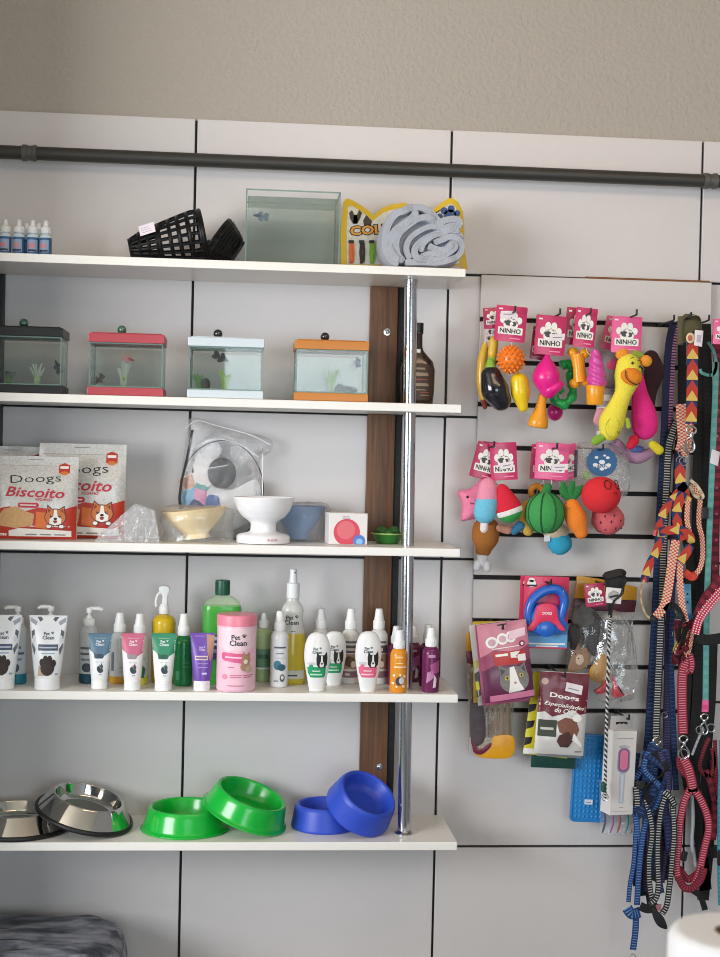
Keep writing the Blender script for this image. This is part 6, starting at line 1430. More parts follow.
dd([(-.5, .995), (.5, .995), (.5, .52), (.36, .50), (.2, .56), (.02, .50), (-.2, .46), (-.36, .52), (-.5, .50)], DR)
mb.text('Doogs', .02*w2, .70*hh, .60*w2, WH, sf, 3, bold=.03, h=.075*hh, rot=R(-6)); mb.text('Especialidades', .03*w2, .595*hh, .82*w2, WH, sf, 3, bold=.015, shear=.3, h=.06*hh, rot=R(-6)); mb.text('do Chef', .06*w2, .535*hh, .44*w2, WH, sf, 3, bold=.02, shear=.3, h=.06*hh, rot=R(-6))
dd(oval(-.39, .88, .07, .04), mat('#c9a8a0', .5), 3); dd([(.02, .78), (.36, .74), (.38, .85), (.04, .885)], mat('#e6dfe2', .5), 4); dd([(.08, .81), (.30, .785), (.30, .797), (.08, .822)], GRY, 5)
dd([(-.47, .22), (-.47, .42), (-.10, .42), (-.10, .22)], mat('#3d4338', .5), 3); dd([(-.42, .30), (-.16, .30), (-.16, .33), (-.42, .33)], mat('#c9c8bf', .5), 4)
MEAT = mat('#7d4f3e', .6, scale=120, var=.4); dd([(-.10, .40), (.06, .46), (.28, .44), (.36, .32), (.30, .22), (.12, .24), (-.04, .28)], MEAT, 4); dd([(-.04, .24), (.14, .30), (.26, .20), (.16, .10), (.0, .10), (-.08, .17)], mat('#4a2b26', .6, scale=120, var=.4), 5)
dd([(.22, .20), (.44, .10), (.44, .14), (.26, .28)], WH, 5); dd([(.30, .04), (.44, .045), (.44, .065), (.30, .06)], GRY, 5); dd(oval(.30, .46, .10, .045), WH, 5)
fin()
# dog chew pouches behind the rope leash
h = Hang(600, 680, -.07); t = thing('treat_pouch', 'yellow topped clear pouch with a brown dog picture behind the twisted rope leash', 'treat pouch', h.o)
YP = mat('#c9921c', .35, coat=.2)
mb = MB(); mb.prism([P2(h.q(*a)) for a in ((577, 575.5), (600, 579), (637, 587), (636, 600), (574, 598))], -.004, .004, YP, .0006); mb.build('printed_top', t, label='yellow printed top')
mb = MB(); mb.prism([P2(h.q(*a)) for a in ((574, 598.5), (636, 600.5), (634, 612), (573, 610))], -.006, .006, mat('#4a1826', .35), .0006); mb.build('maroon_band', t)
P = [P2(h.q(*a)) for a in ((573, 610), (604, 612), (634, 612), (630, 660), (610, 682), (588, 682), (565, 672))]
clearbag('clear_front', t, P, .026, film('#fbfaf8', .04, .55, .6, 22, .08, .03), 71)
mb = MB(); mb.ell(h.q(583, 617, -.009), (h.r(12), .007, h.r(11)), mat('#6d6a68', .7, var=.5, scale=50, bump=.4), nz=.4); mb.ell(h.q(595, 634, -.004), (h.r(12), .007, h.r(20)), mat('#3d3b3d', .6, var=.5, scale=40, bump=.4), nz=.4); mb.ell(h.q(574, 636, -.004), (h.r(6), .006, h.r(14)), mat('#454245', .6, var=.5, scale=40), nz=.4); mb.build('chews', t, label='grey and dark chews inside')
mb = MB(); y_ = lambda a, b: P2(h.q(a, b)); DGP = mat('#9a7a62', .6, scale=200, var=.3)
mb.prism(smooth([y_(*a) for a in ((566, 671), (570, 655), (574, 648), (577, 642), (580, 648), (584, 646), (586, 651), (587, 662), (580, 668))], 3, True), -.0155, -.0140, DGP, .0003); mb.prism(smooth([y_(*a) for a in ((575, 655), (580, 653), (582, 660), (578, 664), (574, 661))], 3, True), -.0162, -.0154, mat('#cdb8a2', .6), .0002)
for a in ((575.5, 654), (581, 654)): mb.ell(h.q(a[0], a[1], -.0162), (.0015, .0008, .0015), NB, seg=8)
mb.ell(h.q(578.5, 658.5, -.0165), (.002, .0008, .0014), NB, seg=8); mb.build('dog_picture', t)
mb = MB(); mb.prism(smooth([y_(*a) for a in ((588, 668), (595, 660), (598, 653), (604, 654), (606, 664), (609, 672), (604, 682), (590, 679))], 3, True), -.0158, -.0142, YP, .0004); mb.build('printed_bottom', t, label='yellow printed bottom')
# twisted rope leash
h = Hang(609, 620, -.150); t = thing('rope_leash', 'black and white twisted rope leash with black handle and white tag, hanging over the pouches', 'leash', h.o)
mb = MB(); hp = smooth([h.q(607, 585), h.q(605.5, 577), h.q(613, 574), h.q(621, 572.5), h.q(625, 576), h.q(622.5, 583), h.q(620, 592), h.q(612, 600), h.q(610, 617)], 4)
mb.ribbon(hp, [h.r(8)]*len(hp), mat('#1a1a1c', .6), .003, side=(0, .55, 1)); mb.prism([P2(h.q(*a)) for a in ((606, 577), (614, 575), (624, 572.5), (623, 592), (606, 592))], .003, .007, mat('#1a1a1c', .6), .001); mb.build('handle', t, label='black handle')
mb = MB(); mb.prism([P2(h.q(*a)) for a in ((606, 587), (622, 588.5), (620.5, 604), (604.5, 602.5))], -.0032, -.0022, mat('#e3e1de', .5), .0002); c = h.q(613, 596)
mb.decal([P2(h.q(*a)) for a in ((608, 593), (613, 590), (618, 592), (619, 599), (612, 600), (607, 598))], mat('#a9a9a8', .5, var=.4, scale=200), lambda x, z: -.0032, 1, 0); mb.decal([P2(h.q(*a)) for a in ((609, 596), (618, 594), (618, 596), (609, 598))], NB, lambda x, z: -.0032, 2, 0); mb.build('tag', t, label='white printed tag')
mb = MB(); ninho(mb, h.r(20.5), h.r(23.5), PINKD, None, Matrix.Translation(h.q(594, 583.5, -.004)) @ Matrix.Rotation(R(-7), 4, 'Y')); mb.build('header_card', t)
ropeP = smooth([h.q(610, 616), h.q(609, 640), h.q(607.5, 690), h.q(606.5, 730), h.q(605.5, 770), h.q(605, 798)], 60)
for ph, c_ in ((0, '#2a2a2c'), (pi, '#d9d7d2')):
    mb = MB(); mb.tube([tuple(p+Vector((cos(i*.8+ph)*.0018, sin(i*.8+ph)*.0018, 0))) for i, p in enumerate(ropeP)], .0019, mat(c_, .7, bump=.4, scale=400), 7); mb.build('rope_strand', t, label='black strand' if ph == 0 else 'white strand')
mb = MB(); mb.tube([h.q(605+3.2*cos(a), 797+4*sin(a), -.003) for a in [2*pi*i/16 for i in range(17)]], .0010, STEEL, 6); mb.build('ring', t)
mb = MB(); mb.blob([h.q(603.5, 784), h.q(603.5, 790)], [h.r(2.6), h.r(2.6)], mat('#1f4f3c', .4), 10); mb.build('toggle', t, label='dark green toggle')
# red toy in a clear bag low behind the rope
h = Hang(611, 690, -.11); t = thing('bagged_toy', 'red plastic toy in a wrinkled clear bag behind the twisted rope', 'pet toy', h.o)
mb = MB(); mb.prism(smooth([P2(h.q(*a)) for a in ((594, 691), (601, 686), (606, 680), (606, 690), (600, 694))], 3, True), -.006, .006, mat('#b51f33', .3), .002); mb.build('red_piece', t)
mb = MB(); mb.prism(smooth([P2(h.q(*a)) for a in ((612, 696), (613, 685), (612, 676), (616, 682), (620, 691), (624, 694), (618, 697))], 3, True), -.010, .006, mat('#c4263c', .3), .002); mb.build('red_piece', t)
P = smooth([P2(h.q(*a)) for a in ((604, 614), (620, 612), (632, 630), (637, 660), (638, 694), (620, 702), (598, 700), (592, 670), (599, 640))], 3, True)
clearbag('clear_bag', t, P, .03, film('#fdfdfd', .04, .6, .6, 22, .08, .03), 81)
# blue lick mat
Y = -.050; h = Hang(587, 822, Y); t = thing('lick_mat', 'bright blue rubber mat with bumps hanging behind the brush box', 'mat', h.o, (0, R(2), 0)); BM = mat('#1f7fc4', .35, coat=.2)
w_, hh = h.r(37), h.r(90); mb = MB(); mb.prism(rrect(-w_/2, 0, w_/2, hh, .010), -.003, .003, BM, .0015); mb.build('sheet', t)
rim = rrect(-w_/2+.003, .003, w_/2-.003, hh-.003, .009); mb = MB(); mb.tube([(a, -.0035, b) for a, b in rim+rim[:1]], .0018, BM, 8); mb.build('rim', t)
mb = MB()
for i in range(7):
    for j in range(16): mb.ell((-w_/2+.012+i*(w_-.024)/6, -.003, .013+j*(hh-.026)/15), (.0026, .0028, .0034), mat('#2a93d4', .3), seg=8)
mb.build('bumps', t)['kind'] = 'stuff'
mb = MB(); mb.box(-.010, -.0072, .040, .008, -.0064, .051, mat('#d3dcec', .5), .0002, 1); mb.box(-.007, -.0076, .044, .004, -.0071, .0455, GRY); mb.build('price_sticker', t)
# brush box
Y = -.125; h = Hang(621, 815, Y); t = thing('brush_box', 'tall white carton with a pink pet brush picture on the slatwall', 'box', h.o, (0, R(1.8), R(14))); w_, hh = h.r(27), h.r(86)
mb = MB(); WB = mat('#e2dedb', .5); mb.box(-w_/2, 0, 0, w_/2, .040, hh, WB, .0006, 1)
D = lambda pts, c_, lv=1: mb.decal([(a*w_, b*hh) for a, b in pts], mat(c_, .45), None, lv, 0)
k2 = w_/hh
D([(a/w_, b/hh) for a, b in rrect(-.0155, .049*0+hh*.50, .0145, hh*.80, .013, 8)], '#9c8fb2'); D([(a/w_, b/hh) for a, b in rrect(-.0125, hh*.52, .0115, hh*.785, .0105, 8)], '#6d6480', 2); D([(a/w_, b/hh) for a, b in rrect(-.010, hh*.535, .009, hh*.775, .0085, 8)], '#e67fa4', 3)
for i in range(11): x = -.013+.0025*i; D([((x-.0004)/w_, .795), ((x+.0004)/w_, .795), ((x+.0004)/w_, .835-.0035*abs(i-5)*.6), ((x-.0004)/w_, .835-.0035*abs(i-5)*.6)], '#8d84a0', 1)
D([(-.14, .14), (.06, .14), (.09, .44), (.06, .50), (-.14, .50), (-.17, .44)], '#b9c3d0', 2); D([(-.08, .15), (.0, .15), (.02, .48), (-.10, .48)], '#d3dbe4', 3)
D([(-.36, .905), (.36, .905), (.36, .912), (-.36, .912)], '#8a8688'); D([(-.12, .085), (.08, .085), (.08, .092), (-.12, .092)], '#9a9698'); D([(-.42, .04), (.42, .04), (.42, .045), (-.42, .045)], '#b5b1b3')
mb.build('carton', t)
mb = MB(); mb.prism([(-w_/2, hh), (w_/2, hh), (w_/2-.002, hh+h.r(14)), (-w_/2+.002, hh+h.r(14))], .018, .0188, mat('#b3afae', .5), .0001); mb.decal([(-.014, hh+.010), (-.004, hh+.013), (0, hh+.011), (.004, hh+.013), (.014, hh+.010), (.014, hh+.016), (-.014, hh+.016)], NB, lambda x, z: .018, 1, 0); mb.build('hang_tab', t, label='grey hang tab with slot')
# colourful combs in a clear sleeve under the box
h = Hang(617, 822, -.068); t = thing('grooming_set', 'clear pack with four coloured curved handles sticking out below the brush box', 'grooming set', h.o)
for px, c_, nm_ in ((604, '#2b2f6e', 'navy handle'), (612, '#a95ab0', 'purple handle'), (619, '#b8364a', 'red handle'), (627, '#3f9a98', 'teal handle')):
    mb = MB(); mb.tube(smooth([h.q(px, 790), h.q(px+.5, 812), h.q(px+1, 822), h.q(px-.5, 829), h.q(px-2, 833)], 5), [.0034]*16+[.003, .0026, .0022, .0018, .0014], mat(c_, .3), 10, flat=.6); mb.build('handle', t, label=nm_)
P = [P2(h.q(*a)) for a in ((599, 780), (634, 780), (633, 833), (622, 836), (600, 834))]
clearbag('clear_sleeve', t, P, .012, FILM, 91)
# ================================================================== leashes and harnesses on the right
def sp(h, pts, n=6):
    """screen polyline (px, py, dy) -> smooth local path"""
    return smooth([h.q(a[0], a[1], a[2] if len(a) > 2 else 0.) for a in pts], n)
def web(t, h, pts, wpx, mt, name='webbing', label=None, side=None, n=6, th=.0018):
    mb = MB(); p = sp(h, pts, n); mb.ribbon(p, h.r(wpx), mt, th, side); return mb.build(name, t, label=label)
def clip(t, h, px, py, sz=1., label='metal clip', lean=0.):
    """swivel snap hook: ring on top, hook body below"""
    mb = MB(); c = h.q(px, py, -.004); k = h.k*sz; M_ = Matrix.Translation(c) @ Matrix.Rotation(R(lean), 4, 'Y')
    mb.tube([(k*4.2*cos(a), 0, k*3.4*sin(a)) for a in [2*pi*i/18 for i in range(19)]], k*.9, STEEL, 8, M=M_)
    mb.lathe([(0, -k*3.0), (k*1.8, -k*3.0), (k*2.2, -k*4.5), (k*1.6, -k*7), (0, -k*7)], STEEL, 12, M=M_)
    mb.tube(smooth([(-k*.5, 0, -k*6.5), (-k*3.6, 0, -k*9), (-k*4.0, 0, -k*14), (-k*2, 0, -k*19), (k*2, 0, -k*19.5), (k*4, 0, -k*16), (k*3.6, 0, -k*12)], 4), k*1.1, STEEL, 8, M=M_)
    mb.tube([(k*.6, 0, -k*6.8), (k*2.6, 0, -k*10), (k*3.5, 0, -k*12.5)], k*.8, STEEL, 8, M=M_)
    return mb.build('clip', t, label=label)
def ring(t, h, px, py, r_px, name='ring', dy=-.003):
    mb = MB(); mb.tube([h.q(px+r_px*cos(a), py+r_px*sin(a), dy) for a in [2*pi*i/18 for i in range(19)]], .0011, STEEL, 7); return mb.build(name, t, label='metal ring')
def buckle(t, h, px, py, wpx, hpx, col='#17171a', rot=0., dy=-.004):
    mb = MB(); c = h.q(px, py, dy); a, b = h.r(wpx)/2, h.r(hpx)/2; M_ = Matrix.Translation(c) @ Matrix.Rotation(R(rot), 4, 'Y'); m_ = mat(col, .35)
    mb.prism(rrect(-a, -b, a, b, min(a, b)*.4), -.003, .003, m_, .001, M=M_); mb.box(-a*.5, -.0042, -b*.55, a*.5, -.003, b*.55, m_, .0004, 1, M=M_); return mb.build('buckle', t)
G = 'hanging leashes and harnesses'
def leash(px, py, Y, name, label, cat='leash'):
    h = Hang(px, py, Y); return h, thing(name, label, cat, h.o, (0, 0, 0), G)
NAVYS = strap_mat('#15294f', '#2c4a80', .009, .3); BWS = strap_mat('#131418', '#b9b9b6', .0056, .36); PURS = strap_mat('#272446', '#4c4678', .0056, .4); PKE = strap_mat('#262a52', '#cf8fae', .0062, .5, 'edge')
TRI = strap_mat('#b8392c', '#d9b85e', .022, .5, 'tri', '#e3bf62'); CHK = strap_mat('#c9503c', '#e9cdb4', .0072, .5, 'check'); REDS = strap_mat('#8e1a32', '#d98a98', .0052, .34); REDD = strap_mat('#681022', '#96384a', .0056, .3); DOT = strap_mat('#c02a4a', '#f0cfd6', .0052, .5, 'dots')
BLK = strap_mat('#0a0a0c', '#131316', .01, .5); TEAL = strap_mat('#5a9a94', '#66a8a0', .02, .5); DKR = strap_mat('#5d1024', '#8a1f38', .02, .5); BLUS = strap_mat('#163a72', '#5f88bc', .0056, .36)
# black straps hanging at the back
h, t = leash(700, 480, -.045, 'leash', 'plain black leash hanging at the very back between the patterned and the teal leashes')
web(t, h, [(697, 322), (699, 420), (697, 520), (694, 640), (690, 720)], 11, BLK); web(t, h, [(706, 324, -.004), (708, 430, -.004), (705, 560, -.004), (703, 660, -.004), (702, 760, -.004)], 10, BLK); buckle(t, h, 703, 640, 14, 9)
h, t = leash(684, 480, -.05, 'leash', 'plain black leash behind the triangle patterned one')
web(t, h, [(682, 330), (682, 400), (680, 470), (683, 520), (690, 560), (688, 600)], 9, BLK)
h, t = leash(693, 700, -.05, 'harness', 'black harness with dark red straps at the back right', 'harness')
web(t, h, [(700, 620), (697, 690), (694, 760), (699, 830), (706, 890)], 12, BLK); web(t, h, [(690, 640), (688, 700), (684, 760), (690, 800)], 8, BLK); web(t, h, [(712, 640), (710, 700), (706, 760), (709, 830), (703, 900)], 12, BLK, label=None)
web(t, h, [(712, 760, -.006), (714, 800, -.006), (709, 840, -.006)], 5, DKR); buckle(t, h, 712, 852, 12, 12)
# navy leashes at the left of the bunch
h, t = leash(668, 420, -.06, 'leash', 'navy leash with pink and white stitched edge at the left of the bunch')
web(t, h, [(676, 322), (671, 345), (668, 390), (666.5, 430), (664, 480)], 12, PKE); web(t, h, [(665, 430, -.003), (663, 470, -.003), (659, 540, -.003), (656.5, 600, -.003), (652, 680, -.003), (648, 745, -.003), (641, 790, -.003)], 9, NAVYS)
web(t, h, [(667, 440, -.006), (671, 452, -.006), (668, 470, -.006)], 4, DKR, label='dark red loop')
h, t = leash(664, 560, -.085, 'leash', 'black leash with white cross stripes running down the left of the bunch')
web(t, h, [(677, 420), (669, 445), (666.5, 480), (664, 530), (662, 590), (659.5, 650), (656.5, 715), (656, 736)], 8.6, BWS); clip(t, h, 657, 741, .95)
h, t = leash(668, 700, -.07, 'leash', 'purple and navy striped leash right beside the black and white striped one')
web(t, h, [(679, 440), (676, 500), (673, 560), (669, 630), (668, 680), (667, 730), (668, 790)], 8.5, PURS); web(t, h, [(672, 610, -.003), (671, 660, -.003), (673, 720, -.003), (676, 790, -.003)], 6, NAVYS); ring(t, h, 664.5, 715, 3)
# triangle patterned leash
h, t = leash(690, 390, -.150, 'leash', 'leash with red, yellow and navy triangles and a white tag, folded over the hook')
OLV = strap_mat('#4d4730', '#5c5539', .02, .5)
web(t, h, [(681, 345, .012), (682, 322, .010), (688, 315, .002), (698, 317, .002), (700, 330, .010), (698, 346, .014)], 10, OLV, 'folded_handle', 'olive folded handle', side=(0, 1, .2)); mb = MB(); mb.prism([P2(h.q(*a)) for a in ((678.5, 316), (700, 315.5), (701, 329), (695, 330), (687, 342), (678, 345))], .004, .0065, OLV if False else mat('#575034', .6), .001); mb.build('handle_face', t, label='olive handle face')
web(t, h, [(692.5, 338), (692.5, 365), (692, 395), (691, 424)], 11.5, TRI); clip(t, h, 691.5, 430, 1.15, lean=4)
mb = MB(); mb.prism([P2(h.q(*a)) for a in ((694, 330), (702.5, 331), (701, 347), (693, 345.5))], -.006, -.005, mat('#e6dfe6', .5), .0002); mb.decal([P2(h.q(*a)) for a in ((696, 335), (700.5, 335.5), (700, 343), (695.5, 342))], mat('#b9aebb', .5), lambda x, z: -.006, 1, 0); mb.build('tag', t, label='white price tag')
mb = MB(); mb.ell(h.q(690.5, 338, -.006), (h.r(4.6), .003, h.r(5.5)), mat('#e0cda4', .5)); mb.ell(h.q(690, 338, -.009), (h.r(2.6), .001, h.r(3)), mat('#b86a4a', .5)); mb.build('badge', t, label='cream round badge')
h, t = leash(682, 430, -.10, 'leash', 'red and cream checked strap with metal rings left of the triangle leash')
web(t, h, [(681, 404), (682, 422), (683, 440), (680, 452)], 11, CHK); web(t, h, [(690, 415, .004), (688, 440, .004), (684, 456, .004)], 8, CHK); ring(t, h, 683, 452, 5); ring(t, h, 688, 448, 4.2); ring(t, h, 680, 460, 3.6)
# triangle patterned harness
h, t = leash(678, 520, -.130, 'harness', 'harness with red, yellow and navy triangles spread over the striped leashes', 'harness')
web(t, h, [(681, 462), (680, 478), (684, 494), (687, 502)], 11, TRI); ring(t, h, 684, 461, 4.5)
web(t, h, [(686, 484), (674, 498), (664, 512), (659, 528), (661, 536), (656, 552), (648, 568), (644, 582)], 8.5, TRI, 'strap'); web(t, h, [(644, 580, -.001), (641, 590, -.001), (641, 600, -.001), (645, 613, -.001), (651, 619, -.001)], 2.2, strap_mat('#a98f6a', '#c9b08a', .02, .5), 'cord', 'tan cord'); buckle(t, h, 653, 619, 6, 5)
web(t, h, [(683, 492, -.004), (677, 510, -.004), (678, 526, -.004), (684, 540, -.004)], 9.5, TRI, 'strap'); web(t, h, [(659, 532, -.005), (672, 530, -.006), (684, 531, -.006), (691, 540, -.005), (687, 552, -.004), (680, 562, -.004)], 9, TRI, 'strap', side=(.25, 0, 1)); web(t, h, [(688, 500, -.002), (687, 520, -.003), (691, 538, -.002)], 5, CHK, 'strap')
web(t, h, [(676, 540), (672, 562), (668, 590), (664, 606), (656, 617)], 9, CHK, 'strap'); web(t, h, [(680, 556, .003), (680, 580, .003), (682, 604, .003), (686, 622, .003)], 6.5, CHK, 'strap'); web(t, h, [(664, 610), (672, 604), (680, 612), (684, 622)], 5, BLK, 'strap'); buckle(t, h, 679, 616, 8, 6)
web(t, h, [(655, 530, -.003), (654.5, 536, -.003)], 3, strap_mat('#d8646a', '#d8646a', .02), 'label_tab', 'coral fabric tab'); 
# cord loop
h, t = leash(698, 530, -.115, 'collar', 'red and tan thin collar hanging as a loop right of the triangle harness', 'collar')
web(t, h, [(691, 484), (697, 491), (700, 500), (699, 512), (699, 525), (702, 538), (702.5, 556), (700, 568), (695, 575)], 5, CHK); web(t, h, [(690, 486, -.003), (695, 496, -.003), (703, 497, -.003), (697, 486, -.003), (690, 480, -.003)], 3.4, strap_mat('#b8a88a', '#d9cbb0', .02, .5), 'cord', 'tan cord loop'); web(t, h, [(684, 572, -.002), (692, 577, -.004), (696, 574, -.002)], 8, strap_mat('#c9382c', '#d9523a', .02), 'end_tab', 'red end tab', side=(0, 0, 1)); buckle(t, h, 705, 513, 7, 12)
# light blue collar
h, t = leash(688, 605, -.10, 'collar', 'short light blue collar piece with dark holes', 'collar')
web(t, h, [(687, 584), (687.5, 600), (688, 618)], 7.5, strap_mat('#6fb3d6', '#5aa0c8', .03, .5)); mb = MB()
for a in (594, 602): mb.ell(h.q(687.5, a, -.002), (.002, .001, .0025), NB, seg=8)
mb.ell(h.q(689, 617, -.002), (h.r(5), .003, h.r(3.4)), mat('#2a6a9a', .4)); mb.build('holes', t, label='dark punched holes'); t.children
# tangled red black harness
h, t = leash(684, 645, -.115, 'harness', 'tangled dark red and yellow harness bunch above the red striped leash', 'harness')
for i in range(9):
    r_ = random.Random(i*7+3); pts = [(r_.uniform(674, 692), r_.uniform(622, 662), r_.uniform(-.02, .01)) for _ in range(4)]
    pts = [(676+i*1.6, 620+i, 0)]+pts+[(680+i, 664, 0)]
    web(t, h, pts, 4+(i % 3)*1.4, (REDD, DKR, BLK, CHK, REDD, strap_mat('#a8a02c', '#c9c04a', .01, .5), BLK, REDD, DKR)[i], 'strap', side=(.7, .3, .5))
ring(t, h, 676, 634, 3.4); ring(t, h, 681, 628, 3)
# red striped leash + harness loop
h, t = leash(682, 700, -.120, 'leash', 'red leash with pale cross stripes and a metal clip over the red harness')
web(t, h, [(688, 655), (685, 664), (682.5, 674), (682, 700), (683, 734)], 10, REDS); web(t, h, [(690, 654, -.002), (692, 664, -.003), (690, 672, -.002), (686, 670, -.002)], 6, REDS, 'loop'); clip(t, h, 683.5, 739, 1.0, lean=-8)
h, t = leash(692, 820, -.130, 'harness', 'red harness with pale cross stripes hanging as a big open loop', 'harness')
web(t, h, [(683, 758), (688, 768), (692, 784), (693, 792)], 10, REDS); web(t, h, [(679, 757, .003), (680, 768, .003), (687, 776, .003)], 6, REDD, 'strap'); ring(t, h, 683, 754, 5)
web(t, h, [(690, 789), (684, 802), (680, 822), (678, 846), (676.5, 868), (679, 880)], 7.5, REDS, 'strap'); web(t, h, [(694, 789), (701, 800), (707, 815), (708.5, 830), (704, 850), (699, 872), (694, 884)], 7.5, REDS, 'strap')
web(t, h, [(678, 876, -.003), (684, 887, -.003), (692, 888, -.003), (700, 880, -.003), (704, 868, -.003)], 8, REDD, 'strap', side=(.2, 0, 1)); web(t, h, [(678, 868, .006), (688, 879, .006), (700, 872, .006)], 8, REDD, 'strap', side=(.2, 0, 1)); web(t, h, [(692, 890), (700, 896), (704, 906), (705, 910)], 6, BLK, 'strap'); mb = MB(); mb.tube(sp(h, [(692, 794, .012), (693, 820, .014), (692, 845, .012), (696, 866, .012)]), .004, mat('#9aa3a8', .4), 8); mb.build('grey_tube', t, label='grey tube'); buckle(t, h, 684, 856, 6, 10, rot=10)
# dotted collar
h, t = leash(707, 615, -.14, 'collar', 'pink collar with white dots sticking out slantwise at the right edge', 'collar')
web(t, h, [(724, 588), (715, 598), (706, 609), (699, 620), (695, 634)], 9, DOT, side=(.7, 0, -.7)); web(t, h, [(722, 578, .006), (711, 590, .006), (702, 604, .006), (697, 616, .006)], 9, DKR, 'inner_band', 'dark red inner band', side=(.7, 0, -.7)); web(t, h, [(697, 636, .003), (706, 640, .003), (722, 638, .003)], 11, BLK, 'lining', 'black lining', side=(.1, 0, 1))
for i in range(5): mb = MB(); mb.ell(h.q(698.5+4.3*i, 612-5.6*i, -.001), (.0022, .0022, .0022), STEEL, seg=10); mb.build('stud', t)
# teal leash and far right
h, t = leash(710, 500, -.110, 'leash', 'thin teal leash with a pink end hanging near the right edge')
web(t, h, [(708, 342), (714, 352), (716, 366), (712, 375), (702, 373), (700, 369)], 3.2, TEAL, 'loop'); web(t, h, [(716, 362), (715, 400), (712, 470), (709, 540), (707, 600), (706, 660), (705.5, 702)], 6, TEAL)
web(t, h, [(705.5, 700, -.002), (705, 712, -.002)], 7, strap_mat('#d94a86', '#e46a9c', .02), 'end_sleeve', 'pink sleeve'); clip(t, h, 704.5, 717, .9); ring(t, h, 711, 728, 4); ring(t, h, 700, 730, 4)
mb = MB(); mb.prism([P2(h.q(*a)) for a in ((711, 449), (719, 452), (717, 466), (709, 463))], -.006, -.005, mat('#e0dae0', .5), .0002); mb.build('tag', t, label='white price tag')
h, t = leash(716, 500, -.07, 'leash', 'dark red leash with tiny studs at the right edge behind the teal one')
web(t, h, [(716, 335), (718, 400), (717, 470), (715, 540), (715, 590)], 9, DKR)
for i in range(7): mb = MB(); mb.ell(h.q(717.5-.25*i, 410+26*i, -.002), (.003, .0015, .003), mat('#b06a78', .4), seg=10); mb.build('stud', t)
h, t = leash(712, 780, -.095, 'leash', 'dark red leash with grey cords tangled at the right edge')
web(t, h, [(709, 738), (703, 752), (700, 768), (709, 776), (714, 764), (712, 748)], 4, REDD); web(t, h, [(703, 728, -.003), (697, 742, -.003), (692, 755, -.003)], 2.4, strap_mat('#a9a9b2', '#c4c4cc', .01), 'cord', 'grey cord'); web(t, h, [(706, 770), (712, 790), (716, 815), (713, 840)], 6, DKR); web(t, h, [(715, 740), (716, 770), (718, 800)], 4, REDD)
h, t = leash(721, 820, -.12, 'leash', 'bright teal strap cut by the right edge of the photo')
web(t, h, [(723, 740), (721.5, 800), (721, 860), (722, 905)], 8, strap_mat('#2f8796', '#459fac', .01, .4)); buckle(t, h, 722, 858, 10, 16)
h = Hang(719, 325, -.15); t = thing('dog_toy', 'pink toy card cut by the right edge of the photo', 'dog toy', h.o, (0, 0, 0), 'hanging pet toys'); mb = MB(); ninho(mb, h.r(24), h.r(26), PINKL, None, Matrix.Translation(h.q(725, 319))); mb.build('header_card', t)
mb = MB(); mb.blob([h.q(727, 346), h.q(727, 356)], [h.r(4), h.r(5)], RB('#e36a9c'), 12); mb.build('body', t)
# blue harness bunch at the bottom
h, t = leash(648, 830, -.110, 'harness', 'blue harness with white cross stripes hanging lowest at the left of the bunch', 'harness')
web(t, h, [(650, 745), (645, 775), (640, 800), (636, 830), (634, 860), (630, 885), (628.5, 902)], 4.6, BLUS, 'strap'); web(t, h, [(652, 742, -.003), (655, 775, -.003), (650, 805, -.003), (643, 835, -.003), (639, 870, -.003), (637, 905, -.003)], 6, BLUS, 'strap'); web(t, h, [(636, 818, -.002), (648, 808, -.004), (656, 815, -.002)], 7, NAVYS, 'strap', side=(0, 0, 1))
web(t, h, [(627, 908, -.004), (632, 914, -.006), (640, 912, -.005)], 11, BLUS, 'strap', side=(.1, 0, 1)); web(t, h, [(636, 913, -.002), (635.5, 930, -.002), (633, 950, -.002)], 6.5, BLUS, 'strap'); ring(t, h, 632.5, 957, 3)
h, t = leash(640, 800, -.125, 'harness', 'dark navy harness knot beside the brush box with a black and white striped end', 'harness')
web(t, h, [(656, 745), (648, 768), (652, 792), (645, 806), (640, 816)], 12, NAVYS, 'strap'); web(t, h, [(664, 750, .003), (668, 775, .003), (664, 800, .003), (668, 828, .003), (670, 850, .003)], 9, strap_mat('#232a55', '#3c4a86', .008, .4), 'strap'); web(t, h, [(636, 787, -.003), (637, 797, -.003), (637, 806, -.003)], 7, BWS, 'strap_end', 'black and white striped end'); buckle(t, h, 641, 785, 9, 9)
for i in range(4):
    r_ = random.Random(i+20); web(t, h, [(642+i*6, 752, -.004), (r_.uniform(640, 668), 770, -.010), (r_.uniform(642, 670), 790, -.008), (646+i*6, 815, -.004)], 6, (NAVYS, BLUS, BLK, PURS)[i], 'strap', side=(.8, .2, .4))
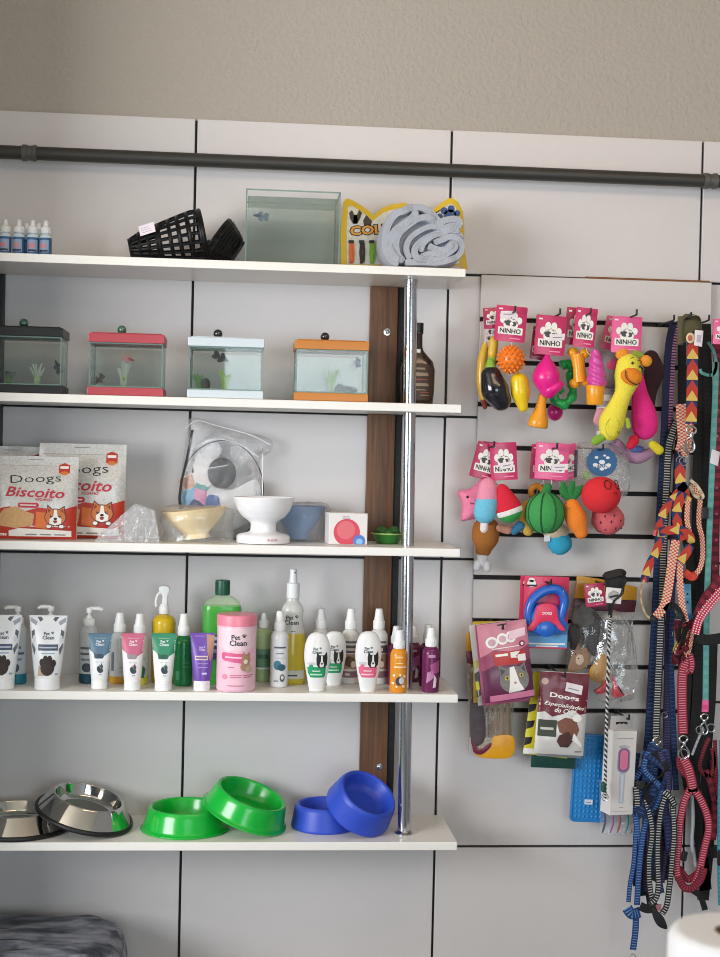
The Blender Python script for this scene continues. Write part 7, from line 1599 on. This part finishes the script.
h, t = leash(648, 850, -.100, 'harness', 'tangle of dark blue and black harness straps between the blue and the striped loops', 'harness')
for i in range(8):
    r_ = random.Random(i+51); a = 634+i*4.4; web(t, h, [(a+4, 748+r_.uniform(0, 20), 0), (a+r_.uniform(-7, 7), 790, -.012*r_.random()), (a+r_.uniform(-8, 6), 830, -.012*r_.random()), (a+r_.uniform(-6, 4), 865, 0), (a+r_.uniform(-6, 2), 890+r_.uniform(-16, 14), 0)], 5+i % 3, (NAVYS, BLUS, BLK, PURS, NAVYS, BLK, BLUS, PURS)[i], 'strap', side=(.8, .15*(-1)**i, .2))
h, t = leash(664, 850, -.135, 'harness', 'black harness with white cross stripes hanging as a long loop', 'harness')
web(t, h, [(668, 790), (662, 806), (658.5, 830), (657.5, 860), (658.5, 885), (656, 898), (650, 904)], 6, BWS, 'strap'); web(t, h, [(672, 796), (674, 830), (672, 860), (669, 890), (666.5, 906), (662, 914)], 6, BWS, 'strap'); web(t, h, [(646, 800, .004), (652, 830, .004), (649, 860, .004), (650, 890, .004), (655, 906, .004)], 6, BWS, 'strap'); web(t, h, [(664, 792, -.003), (670, 797, -.004), (675, 806, -.003)], 6, BWS, 'strap', side=(.5, 0, 1))
web(t, h, [(640, 906, .004), (648, 909, .002), (656, 907, 0)], 9, BLK, 'strap', side=(0, 0, 1)); mb = MB(); mb.prism(smooth([P2(h.q(*a)) for a in ((652, 908), (660, 913), (665, 920), (667, 929), (658, 926), (653, 917))], 3, True), -.0012, .0012, mat('#1a1b1f', .5), .0003); mb.build('strap_tip', t, label='black pointed tip')
h, t = leash(663, 860, -.085, 'leash', 'dark purple leash end behind the black and white striped loop')
web(t, h, [(664, 800), (663, 830), (665, 858), (664, 880)], 9, strap_mat('#3a2036', '#5a3350', .01, .4)); web(t, h, [(648, 805), (646, 840), (648, 880), (651, 905)], 8, strap_mat('#231f35', '#3a3358', .01, .4)); mb = MB(); mb.box(*h.q(656, 911, -.004), *(h.q(661, 904)+Vector((0, .001, 0))), mat('#c98a96', .5)); mb.build('tag', t, label='pink tag')
